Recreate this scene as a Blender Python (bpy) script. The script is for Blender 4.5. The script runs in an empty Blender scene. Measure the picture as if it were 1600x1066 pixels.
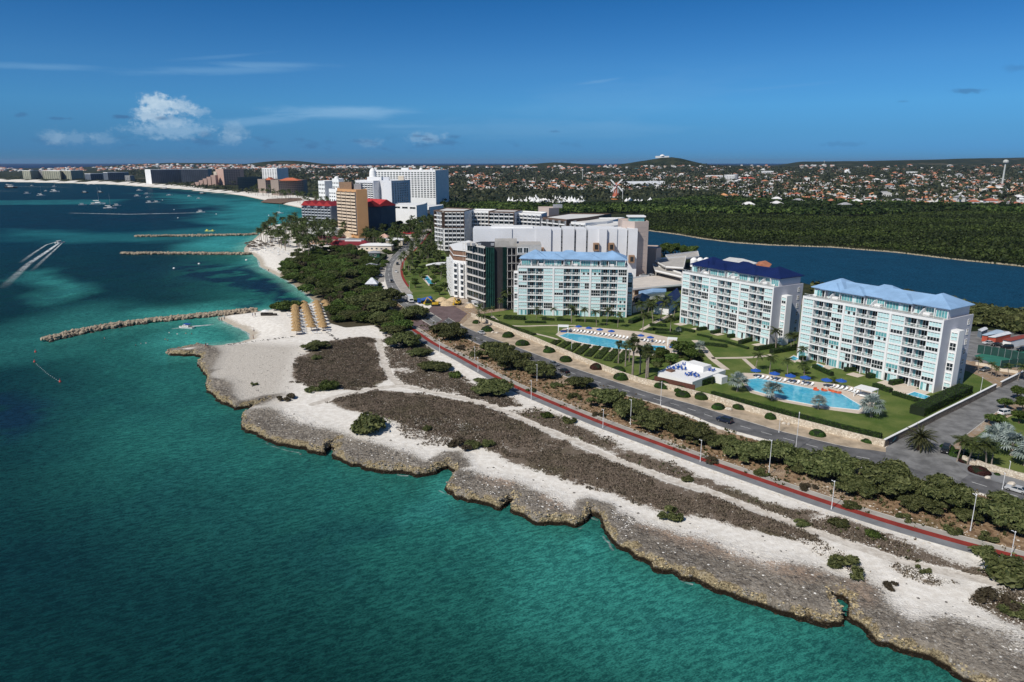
import bpy, math, random
import numpy as np
from mathutils import Vector, Matrix
R = random.Random(11)
NR = np.random.default_rng(7)
scene = bpy.context.scene
COL = scene.collection

# ---------------------------------------------------------------- camera, sky, sun
FPX, HCAM = 1110.0, 72.0
PITCH = math.atan((533 - 252.5) / FPX)
cam_d = bpy.data.cameras.new("camera")
cam_d.sensor_width = 36.0
cam_d.lens = 36.0 * FPX / 1600.0
cam_d.clip_start, cam_d.clip_end = 1.0, 120000.0
cam = bpy.data.objects.new("camera", cam_d)
cam.location = (0, 0, HCAM)
cam.rotation_euler = (math.pi / 2 - PITCH, 0, 0)
COL.objects.link(cam)
scene.camera = cam

SUN_EL, SUN_AZ = math.radians(45), math.atan2(-0.68, -0.73)
world = bpy.data.worlds.new("World")
scene.world = world
world.use_nodes = True
wt = world.node_tree
wt.nodes.clear()
def wn(t, **k):
    n = wt.nodes.new(t)
    for a, b in k.items(): setattr(n, a, b)
    return n
def wl(a, ao, b, bi): wt.links.new(a.outputs[ao], b.inputs[bi])
sky = wn("ShaderNodeTexSky", sky_type='NISHITA', sun_disc=False, sun_elevation=SUN_EL, sun_rotation=SUN_AZ)
sky.altitude, sky.air_density, sky.dust_density, sky.ozone_density = 0, 1.0, 0.0, 4.0
wmath = lambda op, a, b=None, c=None, clamp=False: _wm(op, a, b, c, clamp)
def _wm(op, a, b, c, clamp):
    n = wn("ShaderNodeMath", operation=op, use_clamp=clamp)
    for i, v in enumerate((a, b, c)):
        if v is None: continue
        if isinstance(v, (int, float)): n.inputs[i].default_value = v
        else: wt.links.new(v, n.inputs[i])
    return n.outputs[0]
tc = wn("ShaderNodeTexCoord")
sep = wn("ShaderNodeSeparateXYZ"); wl(tc, "Generated", sep, 0)
DX, DY, DZ = sep.outputs
az = wmath('ARCTAN2', DX, DY)                       # azimuth from +Y, radians
el = wmath('ARCSINE', DZ)
# near the horizon, the deep blue of clear trade-wind air: the sky's own brightness falls off less than NISHITA's horizon glow
ramp = wn("ShaderNodeValToRGB")
wt.links.new(wmath('MULTIPLY', el, 2.0, clamp=True), ramp.inputs[0])
cr = ramp.color_ramp
cr.elements[0].position = 0.0; cr.elements[0].color = (0.085, 0.27, 0.66, 1)
cr.elements[1].position = 1.0; cr.elements[1].color = (0.50, 0.54, 0.56, 1)
for p, c in ((0.03, (0.095, 0.31, 0.78, 1)), (0.075, (0.12, 0.36, 0.76, 1)), (0.14, (0.165, 0.46, 0.82, 1)), (0.24, (0.17, 0.46, 0.78, 1)), (0.40, (0.095, 0.38, 0.68, 1)), (0.55, (0.09, 0.38, 0.68, 1)), (0.66, (0.20, 0.40, 0.58, 1)), (0.78, (0.36, 0.46, 0.55, 1))):  # stops above the frame are greyed and dimmed to set the ambient shade
    e = cr.elements.new(p); e.color = c
mulc = wn("ShaderNodeMix", data_type='RGBA', blend_type='MULTIPLY'); mulc.inputs[0].default_value = 1.0
wl(sky, 0, mulc, 6); wl(ramp, 0, mulc, 7)
skycol = mulc.outputs[2]
# clouds: masks by direction
def ell(az0, el0, ra, re, rot=0.0):
    da = wmath('SUBTRACT', az, math.radians(az0)); de = wmath('SUBTRACT', el, math.radians(el0))
    c, s = math.cos(math.radians(rot)), math.sin(math.radians(rot))
    u = wmath('ADD', wmath('MULTIPLY', da, c), wmath('MULTIPLY', de, s))
    v = wmath('SUBTRACT', wmath('MULTIPLY', de, c), wmath('MULTIPLY', da, s))
    u = wmath('DIVIDE', u, math.radians(ra)); v = wmath('DIVIDE', v, math.radians(re))
    d = wmath('SQRT', wmath('ADD', wmath('MULTIPLY', u, u), wmath('MULTIPLY', v, v)))
    return d
comb = wn("ShaderNodeCombineXYZ")
wt.links.new(az, comb.inputs[0]); wt.links.new(el, comb.inputs[1])
def wnoise(scale, sx=1.0, sy=1.0, detail=6, rough=0.55, dist=0.0):
    m = wn("ShaderNodeMapping"); wt.links.new(comb.outputs[0], m.inputs[0]); m.inputs['Scale'].default_value = (sx, sy, 1)
    n = wn("ShaderNodeTexNoise"); wl(m, 0, n, 0)
    n.inputs['Scale'].default_value = scale; n.inputs['Detail'].default_value = detail
    n.inputs['Roughness'].default_value = rough; n.inputs['Distortion'].default_value = dist
    return n.outputs[0]
n_puff = wnoise(95, 1, 1.25, 8, 0.66)
n_wisp = wnoise(10, 1, 7, 7, 0.6, 0.6)
n_low = wnoise(26, 1, 2.6, 7, 0.62)
def step(x, a, b):
    n = wn("ShaderNodeMapRange", interpolation_type='SMOOTHSTEP'); wt.links.new(x, n.inputs[0])
    n.inputs[1].default_value, n.inputs[2].default_value = a, b
    return n.outputs[0]
def layer(base, mask, color, amount):
    amount = amount * .9
    m = wn("ShaderNodeMix", data_type='RGBA')
    wt.links.new(wmath('MULTIPLY', mask, amount, clamp=True), m.inputs[0])
    wt.links.new(base, m.inputs[6]); m.inputs[7].default_value = (*color, 1)
    return m.outputs[2]
def puff(d, k=1.6, lo=0.35, hi=0.75):
    # ragged blob: the noise eats into the edge
    return step(wmath('ADD', wmath('SUBTRACT', 1.0, d), wmath('MULTIPLY', wmath('SUBTRACT', n_puff, 0.5), k * 1.5)), 0.0, 0.8)
CLOUD = (5.6, 7.0, 8.2)      # radiance of sunlit cloud, before the background strength
GREY = (.55, 1.5, 3.2)
CIR = (2.6, 4.8, 7.2)
c = skycol
# thin cirrus streaks
for (a0, e0, ra, re, rot, amt) in ((-21, 6.25, 8.5, 0.42, 3.5, .30), (-17.5, 6.75, 6.5, 0.26, 1.5, .30), (-32, 5.9, 5, 0.30, 2, .28), (-20.5, 7.2, 4.5, 0.2, 7, .14),
        (-13.0, 3.55, 6.5, 0.62, 0, .62), (-18.5, 2.9, 5.5, 0.5, 5, .42), (-10.5, 3.75, 5.0, 0.42, 0, .34), (-8, 2.6, 3, 0.2, 0, .15),
        (6.9, 5.9, 2.6, 0.17, 7, .22), (8, 4.6, 12, 2.2, 6, .10), (20, 5.2, 5, .16, 3, .08), (2, 2.4, 16, 1.0, 0, .16)):
    d = ell(a0, e0, ra, re, rot)
    c = layer(c, step(wmath('ADD', wmath('SUBTRACT', 1.0, d), wmath('MULTIPLY', wmath('SUBTRACT', n_wisp, 0.5), 1.3)), 0.0, 0.85), CIR, amt)
# the big cumulus over the far shore, its veil, and the row of small ones along the horizon
c = layer(c, puff(ell(-24.3, 2.3, 3.4, 1.0), 1.2), CIR, .32)
for (a0, e0, ra, re, amt) in ((-25.3, 3.75, 1.25, 0.75, .9), (-26.0, 3.15, 1.2, 0.6, .85), (-24.2, 3.75, 1.5, 0.65, .78), (-25.6, 4.1, 1.0, .5, .9), (-24.7, 2.1, 3.2, .7, .3), (-25.0, 2.7, 2.2, 0.42, .5), (-22.9, 3.45, 1.0, 0.36, .45),
        (-31.9, 1.6, .8, .6, .20), (-30.9, 1.5, 1.6, .5, .20), (-20.6, 2.2, 1.1, .7, .26), (-20.9, 1.6, .9, .6, .26), (-29.0, 1.5, 1.0, .5, .18), (-6.6, 1.75, 1.7, .5, .30), (-11, 1.4, 1.2, .4, .16)):
    c = layer(c, puff(ell(a0, e0, ra * 1.15, re * 1.15), 1.5), (4.6, 6.1, 7.5), amt)
c = layer(c, wmath('MULTIPLY', puff(ell(-25.3, 3.75, 1.5, .8), 1.4), step(wnoise(60, 1, 1.4, 6, .6), .44, .62)), CLOUD, .85)
c = layer(c, wmath('MULTIPLY', puff(ell(-24.6, 3.2, 2.0, .5), 1.4), step(wnoise(70, 1, 1.8, 6, .6), .48, .6)), (2.6, 4.0, 5.8), .6)
for (a0, e0, ra, re, amt) in ((-27.6, 2.95, .9, .2, .75), (-25.2, 2.9, .6, .2, .6), (-31.3, 2.75, 1.0, .13, .5), (-33.4, 2.9, .5, .2, .5), (-7.1, 1.9, .8, .16, .55), (-6.6, 1.65, .6, .14, .55), (-4.5, 1.85, .6, .25, .5),
        (31.4, 4.45, 1.3, .22, .55), (27.6, 3.95, .5, .1, .3), (33.6, 5.7, .9, .3, .3), (3.2, 2.25, .7, .12, .4), (-22.5, 1.85, .7, .3, .35), (24, 1.2, 2, .25, .25)):
    c = layer(c, puff(ell(a0, e0, ra, re), 1.5), GREY, amt)
band = wmath('MULTIPLY', step(n_low, .50, .66), step(ell(-14, 1.25, 26, 0.75), 1.0, 0.35))
c = layer(c, band, GREY, .5)
bg = wn("ShaderNodeBackground"); bg.inputs[1].default_value = 0.10
wt.links.new(c, bg.inputs[0])
wo = wn("ShaderNodeOutputWorld"); wl(bg, 0, wo, 0)

sun_d = bpy.data.lights.new("sun", 'SUN')
sun_d.energy, sun_d.angle, sun_d.color = 4.3, math.radians(0.53), (1.0, 0.95, 0.87)
sun = bpy.data.objects.new("sun", sun_d)
sdir = Vector((math.sin(SUN_AZ) * math.cos(SUN_EL), math.cos(SUN_AZ) * math.cos(SUN_EL), math.sin(SUN_EL)))
sun.rotation_euler = sdir.to_track_quat('Z', 'Y').to_euler()
sun.location = (-200, -200, 400)
COL.objects.link(sun)
vs = scene.view_settings
vs.view_transform, vs.look, vs.exposure, vs.gamma = 'Standard', 'None', 0.0, 1.0
vs.use_curve_mapping = False
scene.cycles.max_bounces = 5
scene.cycles.diffuse_bounces = 2
scene.cycles.glossy_bounces = 3
scene.cycles.transparent_max_bounces = 6

HAZE = 0.000022
# ---------------------------------------------------------------- survey: photo bearings to points on the ground
CP, SP = math.cos(PITCH), math.sin(PITCH)
def G(u, v, z=0.0):
    a, b = (u - 800) / FPX, -(v - 533) / FPX
    dy, dz = CP + b * SP, -SP + b * CP
    t = (z - HCAM) / dz
    return (a * t, dy * t)
def GP(pts, z=0.0): return [G(u, v, z) for u, v in pts]
def GD(u, d, v=None):   # a point at ground distance d (along +Y) on bearing column u
    b = -((v if v else 300) - 533) / FPX
    return ((u - 800) / FPX * d / (CP + b * SP), d)
def HT(u, v, vt):
    x, y = G(u, v)
    b = -(vt - 533) / FPX
    dy, dz = CP + b * SP, -SP + b * CP
    return HCAM + dz * y / dy

# ---------------------------------------------------------------- numpy noise and polygons
def _hash(i, j, seed):
    h = (i.astype(np.int64) * 374761393 + j.astype(np.int64) * 668265263 + seed * 144665) & 0x7fffffff
    h = ((h ^ (h >> 13)) * 1274126177) & 0x7fffffff
    return ((h ^ (h >> 16)) & 0xffff) / 65535.0
def vnoise(x, y, seed=0):
    i, j = np.floor(x), np.floor(y)
    fx, fy = x - i, y - j
    fx, fy = fx * fx * (3 - 2 * fx), fy * fy * (3 - 2 * fy)
    a, b = _hash(i, j, seed), _hash(i + 1, j, seed)
    c_, d = _hash(i, j + 1, seed), _hash(i + 1, j + 1, seed)
    return (a * (1 - fx) + b * fx) * (1 - fy) + (c_ * (1 - fx) + d * fx) * fy
def fbm(x, y, seed=0, oct=4):
    s, a, t = 0, .5, 0
    for k in range(oct):
        s = s + a * vnoise(x, y, seed + k * 17); t += a
        x, y, a = x * 2.03 + 5.3, y * 2.03 + 1.7, a * .5
    return s / t
def sdf(X, Y, poly, want_seg=False):
    # signed distance, positive inside
    P = np.array(poly, float); Q = np.roll(P, -1, 0)
    best = np.full(X.shape, 1e18); ins = np.zeros(X.shape, bool); seg = np.zeros(X.shape, np.int32)
    for k in range(len(P)):
        ax, ay = P[k]; bx, by = Q[k]
        dx, dy = bx - ax, by - ay
        L = dx * dx + dy * dy + 1e-12
        t = np.clip(((X - ax) * dx + (Y - ay) * dy) / L, 0, 1)
        d = (X - ax - t * dx) ** 2 + (Y - ay - t * dy) ** 2
        if want_seg: seg = np.where(d < best, k, seg)
        best = np.minimum(best, d)
        if ay != by:
            ins ^= ((ay > Y) != (by > Y)) & (X < dx * (Y - ay) / dy + ax)
    r = np.where(ins, 1, -1) * np.sqrt(best)
    return (r, seg) if want_seg else r
def mask(X, Y, poly, soft):
    P = np.array(poly); m = np.zeros(X.shape, np.float32)
    k = (X > P[:, 0].min() - soft) & (X < P[:, 0].max() + soft) & (Y > P[:, 1].min() - soft) & (Y < P[:, 1].max() + soft)
    if k.any(): m[k] = np.clip(.5 + sdf(X[k], Y[k], poly) / (2 * soft), 0, 1)
    return m
def line_mask(X, Y, pts, half, soft):
    m = np.zeros(X.shape, np.float32); P = np.array(pts)
    k = (X > P[:, 0].min() - half - soft) & (X < P[:, 0].max() + half + soft) & (Y > P[:, 1].min() - half - soft) & (Y < P[:, 1].max() + half + soft)
    if not k.any(): return m
    x, y = X[k], Y[k]; best = np.full(x.shape, 1e18)
    for (ax, ay), (bx, by) in zip(P[:-1], P[1:]):
        dx, dy = bx - ax, by - ay
        t = np.clip(((x - ax) * dx + (y - ay) * dy) / (dx * dx + dy * dy + 1e-9), 0, 1)
        best = np.minimum(best, (x - ax - t * dx) ** 2 + (y - ay - t * dy) ** 2)
    m[k] = np.clip(.5 + (half - np.sqrt(best)) / (2 * soft), 0, 1)
    return m
def sstep(x, a, b):
    t = np.clip((x - a) / (b - a), 0, 1); return t * t * (3 - 2 * t)

# ---------------------------------------------------------------- materials
MATS = {}
class NT:
    def __init__(s, m): s.t = m.node_tree
    def n(s, t, **k):
        o = s.t.nodes.new(t)
        for a, b in k.items(): setattr(o, a, b)
        return o
    def val(s, sock, v):
        if isinstance(v, (int, float)): sock.default_value = v
        elif isinstance(v, (tuple, list)): sock.default_value = (*v, 1) if len(v) == 3 and sock.type == 'RGBA' else v
        else: s.t.links.new(v, sock)
    def math(s, op, a, b=None, clamp=False):
        o = s.n("ShaderNodeMath", operation=op, use_clamp=clamp); s.val(o.inputs[0], a)
        if b is not None: s.val(o.inputs[1], b)
        return o.outputs[0]
    def mix(s, f, a, b, bt='MIX'):
        o = s.n("ShaderNodeMix", data_type='RGBA', blend_type=bt)
        s.val(o.inputs[0], f); s.val(o.inputs[6], a); s.val(o.inputs[7], b)
        return o.outputs[2]
    def noise(s, scale, vec=None, detail=4, rough=.55, sc=None, dist=0):
        o = s.n("ShaderNodeTexNoise"); o.inputs['Scale'].default_value = scale
        o.inputs['Detail'].default_value = detail; o.inputs['Roughness'].default_value = rough; o.inputs['Distortion'].default_value = dist
        if vec is None: vec = s.pos()
        if sc:
            mp = s.n("ShaderNodeMapping"); s.t.links.new(vec, mp.inputs[0]); mp.inputs['Scale'].default_value = sc; vec = mp.outputs[0]
        s.t.links.new(vec, o.inputs[0]); return o.outputs[0]
    def pos(s):
        if not hasattr(s, '_p'): s._p = s.n("ShaderNodeNewGeometry")
        return s._p.outputs['Position']
    def attr(s, name, out='Fac'): return s.n("ShaderNodeAttribute", attribute_name=name).outputs[out]
    def step(s, x, a, b, lo=0., hi=1., smooth=True):
        o = s.n("ShaderNodeMapRange", interpolation_type='SMOOTHSTEP' if smooth else 'LINEAR'); s.val(o.inputs[0], x)
        for i, v in enumerate((a, b, lo, hi)): o.inputs[i + 1].default_value = v
        return o.outputs[0]
    def bump(s, h, strength=.5, dist=.1, normal=None):
        o = s.n("ShaderNodeBump"); o.inputs['Strength'].default_value = strength; o.inputs['Distance'].default_value = dist
        s.val(o.inputs['Height'], h)
        if normal is not None: s.t.links.new(normal, o.inputs['Normal'])
        return o.outputs[0]
    def out(s, col, rough=.7, normal=None, spec=.3, metal=0., **kw):
        b = s.n("ShaderNodeBsdfPrincipled"); s.val(b.inputs['Base Color'], col); s.val(b.inputs['Roughness'], rough)
        b.inputs['Specular IOR Level'].default_value = spec; b.inputs['Metallic'].default_value = metal
        if normal is not None: s.t.links.new(normal, b.inputs['Normal'])
        for k, v in kw.items(): s.val(b.inputs[k.replace('_', ' ')], v)
        o = s.n("ShaderNodeOutputMaterial"); s.t.links.new(b.outputs[0], o.inputs[0]); return b
def newmat(name):
    m = bpy.data.materials.new(name); m.use_nodes = True; m.node_tree.nodes.clear(); MATS[name] = m
    return m, NT(m)
def M(name, col=None, rough=.7, var=.12, scale=.6, spec=.3, bump=0., bscale=8., metal=0., hue=0.):
    if name in MATS: return MATS[name]
    m, t = newmat(name)
    f = t.noise(scale, detail=5)
    c_ = t.mix(t.step(f, .3, .7), tuple(x * (1 - var) for x in col), tuple(min(1, x * (1 + var)) for x in col))
    if hue:
        rnd = t.n("ShaderNodeObjectInfo").outputs['Random']
        hs = t.n("ShaderNodeHueSaturation"); t.val(hs.inputs['Color'], c_)
        t.val(hs.inputs['Value'], t.math('ADD', 1 - hue, t.math('MULTIPLY', rnd, 2 * hue)))
        t.val(hs.inputs['Hue'], t.math('ADD', .5 - hue * .06, t.math('MULTIPLY', rnd, hue * .12)))
        c_ = hs.outputs[0]
    nr = t.bump(t.noise(bscale, detail=4), bump, .1) if bump else None
    t.out(c_, rough, nr, spec, metal)
    return m

# ---------------------------------------------------------------- objects
def tag(o, label=None, cat=None, group=None, kind=None):
    if label: o["label"] = label
    if cat: o["category"] = cat
    if group: o["group"] = group
    if kind: o["kind"] = kind
    return o
def empty(name, loc=(0, 0, 0), rz=0.):
    o = bpy.data.objects.new(name, None); o.location = loc; o.rotation_euler = (0, 0, rz)
    o.empty_display_size = .1
    COL.objects.link(o); return o
def link(name, me, parent=None, loc=(0, 0, 0), rz=0., sc=None):
    o = bpy.data.objects.new(name, me); o.location = loc; o.rotation_euler = (0, 0, rz)
    if sc is not None: o.scale = sc if isinstance(sc, (tuple, list)) else (sc, sc, sc)
    if parent: o.parent = parent
    COL.objects.link(o); return o
def kids(o): return KIDS.get(o.name, [])
def copy_tree(o, parent=None):
    c_ = o.copy(); COL.objects.link(c_)
    if parent: c_.parent = parent
    for ch in o.children: copy_tree(ch, c_)
    return c_
def npmesh(name, V, Fq, mats, midx=None, smooth=False):
    me = bpy.data.meshes.new(name)
    V = np.ascontiguousarray(V, np.float32); Fq = np.ascontiguousarray(Fq, np.int32)
    k = Fq.shape[1]
    me.vertices.add(len(V)); me.vertices.foreach_set("co", V.ravel())
    me.loops.add(Fq.size); me.loops.foreach_set("vertex_index", Fq.ravel())
    me.polygons.add(len(Fq)); me.polygons.foreach_set("loop_start", np.arange(0, Fq.size, k, dtype=np.int32))
    me.polygons.foreach_set("loop_total", np.full(len(Fq), k, np.int32))
    for m in mats: me.materials.append(m)
    if midx is not None: me.polygons.foreach_set("material_index", np.ascontiguousarray(midx, np.int32))
    me.polygons.foreach_set("use_smooth", np.full(len(Fq), smooth, bool))
    me.update(calc_edges=True); me.validate()
    return me
class MB:
    def __init__(s): s.v, s.f, s.m = [], [], []
    def add(s, vs, fs, m=0):
        b = len(s.v); s.v += [tuple(v) for v in vs]; s.f += [tuple(i + b for i in f) for f in fs]; s.m += [m] * len(fs); return s
    def box(s, x0, x1, y0, y1, z0, z1, m=0):
        return s.add([(x0, y0, z0), (x1, y0, z0), (x1, y1, z0), (x0, y1, z0), (x0, y0, z1), (x1, y0, z1), (x1, y1, z1), (x0, y1, z1)],
                     [(0, 3, 2, 1), (4, 5, 6, 7), (0, 1, 5, 4), (1, 2, 6, 5), (2, 3, 7, 6), (3, 0, 4, 7)], m)
    def prism(s, poly, z0, z1, m=0, mtop=None):
        n = len(poly)
        a = sum(poly[i][0] * poly[(i + 1) % n][1] - poly[(i + 1) % n][0] * poly[i][1] for i in range(n))
        if a < 0: poly = poly[::-1]
        vs = [(x, y, z0) for x, y in poly] + [(x, y, z1) for x, y in poly]
        s.add(vs, [(i, (i + 1) % n, n + (i + 1) % n, n + i) for i in range(n)] + [tuple(range(n - 1, -1, -1))], m)
        b = len(s.v) - 2 * n
        s.f.append(tuple(b + n + i for i in range(n))); s.m.append(m if mtop is None else mtop)
        return s
    def hip(s, x0, x1, y0, y1, z0, z1, inset=None, m=0, th=.25):
        # hipped roof with a little eave thickness
        w, d = x1 - x0, y1 - y0
        if w >= d:
            i = d / 2 if inset is None else inset
            r0, r1 = (x0 + i, (y0 + y1) / 2, z1), (x1 - i, (y0 + y1) / 2, z1)
            fs = [(4, 5, 9, 8), (5, 6, 9), (6, 7, 8, 9), (7, 4, 8)]
        else:
            i = w / 2 if inset is None else inset
            r0, r1 = ((x0 + x1) / 2, y0 + i, z1), ((x0 + x1) / 2, y1 - i, z1)
            fs = [(4, 5, 8), (5, 6, 9, 8), (6, 7, 9), (7, 4, 8, 9)]
        vs = [(x0, y0, z0 - th), (x1, y0, z0 - th), (x1, y1, z0 - th), (x0, y1, z0 - th), (x0, y0, z0), (x1, y0, z0), (x1, y1, z0), (x0, y1, z0), r0, r1]
        return s.add(vs, fs + [(0, 1, 5, 4), (1, 2, 6, 5), (2, 3, 7, 6), (3, 0, 4, 7), (0, 3, 2, 1)], m)
    def tube(s, p, q, r0, r1=None, n=8, m=0, caps=True):
        r1 = r0 if r1 is None else r1
        p, q = Vector(p), Vector(q); d = (q - p)
        if d.length < 1e-6: return s
        d.normalize(); a = d.orthogonal().normalized(); b_ = d.cross(a)
        vs = []
        for c0, r in ((p, r0), (q, r1)):
            for k in range(n):
                t = 2 * math.pi * k / n; vs.append(tuple(c0 + a * (r * math.cos(t)) + b_ * (r * math.sin(t))))
        fs = [(k, (k + 1) % n, n + (k + 1) % n, n + k) for k in range(n)]
        if caps: fs += [tuple(range(n - 1, -1, -1)), tuple(range(n, 2 * n))]
        return s.add(vs, fs, m)
    def lathe(s, prof, n=10, m=0, cx=0, cy=0):
        vs = []; k = len(prof)
        for r, z in prof:
            for i in range(n):
                t = 2 * math.pi * i / n; vs.append((cx + r * math.cos(t), cy + r * math.sin(t), z))
        fs = [(j * n + i, j * n + (i + 1) % n, (j + 1) * n + (i + 1) % n, (j + 1) * n + i) for j in range(k - 1) for i in range(n)]
        fs += [tuple(range(n - 1, -1, -1)), tuple((k - 1) * n + i for i in range(n))]
        return s.add(vs, fs, m)
    def mesh(s, name, mats):
        me = bpy.data.meshes.new(name)
        me.from_pydata(s.v, [], s.f)
        for m in (mats if isinstance(mats, (list, tuple)) else [mats]): me.materials.append(m)
        me.polygons.foreach_set("material_index", s.m); me.update(); return me
    def build(s, name, mats, parent=None, loc=(0, 0, 0), rz=0.): return link(name, s.mesh(name, mats), parent, loc, rz)
def sheet(name, poly, z, mat, kind='structure', thick=0.0):
    # flat ground sheet from a world polygon (n-gon)
    o = MB().prism(poly, z - max(thick, .02), z).build(name, mat)
    if kind: tag(o, kind=kind)
    return o
def offset_line(pts, d):
    # polyline shifted to its left by d
    out = []
    for i, p in enumerate(pts):
        a, b = pts[max(i - 1, 0)], pts[min(i + 1, len(pts) - 1)]
        dx, dy = b[0] - a[0], b[1] - a[1]; L = math.hypot(dx, dy) or 1
        out.append((p[0] - dy / L * d, p[1] + dx / L * d))
    return out
def smooth_line(pts, n=4):
    # Catmull-Rom through the points
    out = []
    for i in range(len(pts) - 1):
        p0, p1, p2, p3 = pts[max(i - 1, 0)], pts[i], pts[i + 1], pts[min(i + 2, len(pts) - 1)]
        for k in range(n):
            t = k / n
            out.append(tuple(.5 * (2 * p1[a] + (p2[a] - p0[a]) * t + (2 * p0[a] - 5 * p1[a] + 4 * p2[a] - p3[a]) * t * t + (3 * p1[a] - p0[a] - 3 * p2[a] + p3[a]) * t ** 3) for a in (0, 1)))
    out.append(tuple(pts[-1])); return out
def strip(name, left, right, z, mat, kind='structure', parent=None):
    # ribbon between two polylines with the same number of points
    n = len(left); mb = MB()
    mb.add([(x, y, z) for x, y in left] + [(x, y, z) for x, y in right], [(i, n + i, n + i + 1, i + 1) for i in range(n - 1)])
    o = mb.build(name, mat, parent)
    me = o.data
    if me.polygons and me.polygons[0].normal.z < 0: me.flip_normals()
    if kind: tag(o, kind=kind)
    return o
def resample(pts, n):
    P = np.array(pts); d = np.r_[0, np.cumsum(np.hypot(*np.diff(P, axis=0).T))]
    t = np.linspace(0, d[-1], n); return list(zip(np.interp(t, d, P[:, 0]), np.interp(t, d, P[:, 1])))
# ================================================================ coast, terrain
SEA = -2.2
rock_px = [(1560, 1100), (1500, 1062), (1487, 1057), (1450, 1037), (1412, 1022), (1375, 1010), (1350, 990), (1336, 974), (1330, 960), (1330, 945), (1316, 935), (1296, 933),
    (1303, 950), (1309, 963), (1308, 976), (1297, 979), (1262, 972), (1225, 966), (1185, 950), (1147, 937), (1110, 924), (1085, 912), (1065, 905), (1047, 897), (1020, 892), (1005, 882),
    (980, 866), (960, 859), (954, 847), (944, 836), (936, 812), (922, 804), (914, 822), (905, 825), (885, 822), (860, 820), (850, 820), (820, 812), (802, 804), (806, 786), (798, 784), (780, 798), (757, 792), (725, 784), (707, 772), (688, 765),
    (698, 752), (710, 741), (700, 731), (684, 742), (652, 748), (640, 742), (622, 740), (600, 741), (577, 736), (555, 731), (530, 725), (519, 715), (522, 698), (512, 700), (508, 712), (495, 711), (470, 706), (432, 697), (417, 690), (384, 676), (377, 655),
    (386, 645), (402, 640), (420, 632), (412, 633), (392, 640), (365, 642), (337, 627), (324, 610), (322, 590), (312, 572), (318, 562), (303, 556), (285, 557), (264, 557), (264, 553), (285, 550), (302, 547), (310, 544)]
beach_px = [(332, 540), (352, 538), (375, 535), (390, 530), (388, 522), (375, 514), (357, 508), (345, 502), (340, 497), (352, 493), (385, 489),
    (420, 484), (455, 478), (485, 474), (489, 470), (479, 461), (463, 449), (446, 438), (424, 427), (406, 417), (403, 407), (394, 398), (381, 394), (380, 388), (388, 380), (398, 372), (408, 362), (418, 353.5), (447, 349), (472, 345), (480, 337), (473, 326), (444, 320), (426, 316), (408, 312), (380, 306), (340, 300.5),
    (300, 297), (250, 292), (200, 288.6), (100, 285.8), (0, 283.6), (-150, 281.5), (-700, 276)]
COAST = GP(rock_px, SEA) + GP(beach_px, SEA)
NROCK = len(rock_px)
COAST = COAST + [(-14000, 3600), (-14000, 7000), (16000, 7000), (16000, -400), (200, -400), (140, -60)]
COAST_NEAR = COAST

# surface regions, as surveyed outlines
def W(*p): return GP(p)
TRACK = W((592, 530), (600, 568), (610, 589), (626, 603), (680, 614), (720, 622), (770, 635), (800, 648), (850, 671), (900, 690), (950, 714), (1000, 734), (1050, 751), (1100, 766), (1150, 785), (1200, 804), (1260, 826), (1320, 848), (1400, 876), (1480, 895), (1560, 912), (1640, 926))
TRACK2 = W((626, 603), (590, 607), (555, 613), (520, 622), (490, 632))
TRACK3 = W((787, 645), (815, 643), (840, 640))
SCRUB = [(W((460, 582), (468, 560), (480, 551), (488, 540), (520, 533), (565, 527), (588, 530), (592, 570), (604, 592), (575, 606), (520, 612), (488, 603), (463, 592)), 1.0),
    (W((597, 535), (612, 518), (642, 540), (690, 573), (740, 600), (795, 622), (812, 632), (790, 636), (720, 618), (660, 608), (626, 598), (606, 575)), .62),
    (W((720, 598), (800, 622), (812, 634), (790, 636), (740, 624), (700, 612)), .8),
    (W((515, 624), (550, 616), (587, 611), (675, 619), (750, 635), (800, 652), (870, 685), (990, 735), (1120, 777), (1260, 828), (1275, 845), (1200, 836), (1110, 806), (1060, 803), (1010, 790), (960, 768), (900, 752), (850, 736), (800, 720), (770, 700), (730, 690), (660, 672), (600, 650), (545, 640)), .98),
    (W((600, 646), (700, 655), (790, 690), (800, 712), (740, 700), (690, 696), (640, 688), (620, 672)), .45),
    (W((640, 650), (720, 655), (760, 672), (700, 680), (650, 668)), .2),
    (W((795, 646), (835, 638), (870, 650), (950, 690), (1050, 728), (1150, 766), (1190, 785), (1275, 803), (1252, 816), (1180, 796), (1100, 762), (1000, 729), (900, 685), (840, 662)), .92),
    (W((1262, 820), (1310, 810), (1400, 842), (1500, 880), (1560, 898), (1640, 925), (1545, 906), (1480, 894), (1400, 868), (1330, 846), (1280, 836)), .95),
    (W((1402, 882), (1440, 888), (1490, 910), (1455, 909), (1412, 896)), .8),
    (W((1532, 935), (1570, 915), (1640, 928), (1640, 985), (1575, 972), (1540, 950)), .85),
    (W((1225, 832), (1310, 858), (1360, 895), (1330, 898), (1270, 862)), .3)]
DIRT = [(W((600, 470), (640, 505), (690, 540), (800, 596), (900, 640), (1000, 678), (1100, 718), (1200, 748), (1300, 782), (1400, 812), (1500, 840), (1640, 880), (1640, 806), (1515, 769), (1392, 744), (1250, 707), (1125, 671), (1015, 628), (930, 604), (867, 581), (755, 541), (717, 519), (680, 500), (640, 478)), 1.0)]
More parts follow.
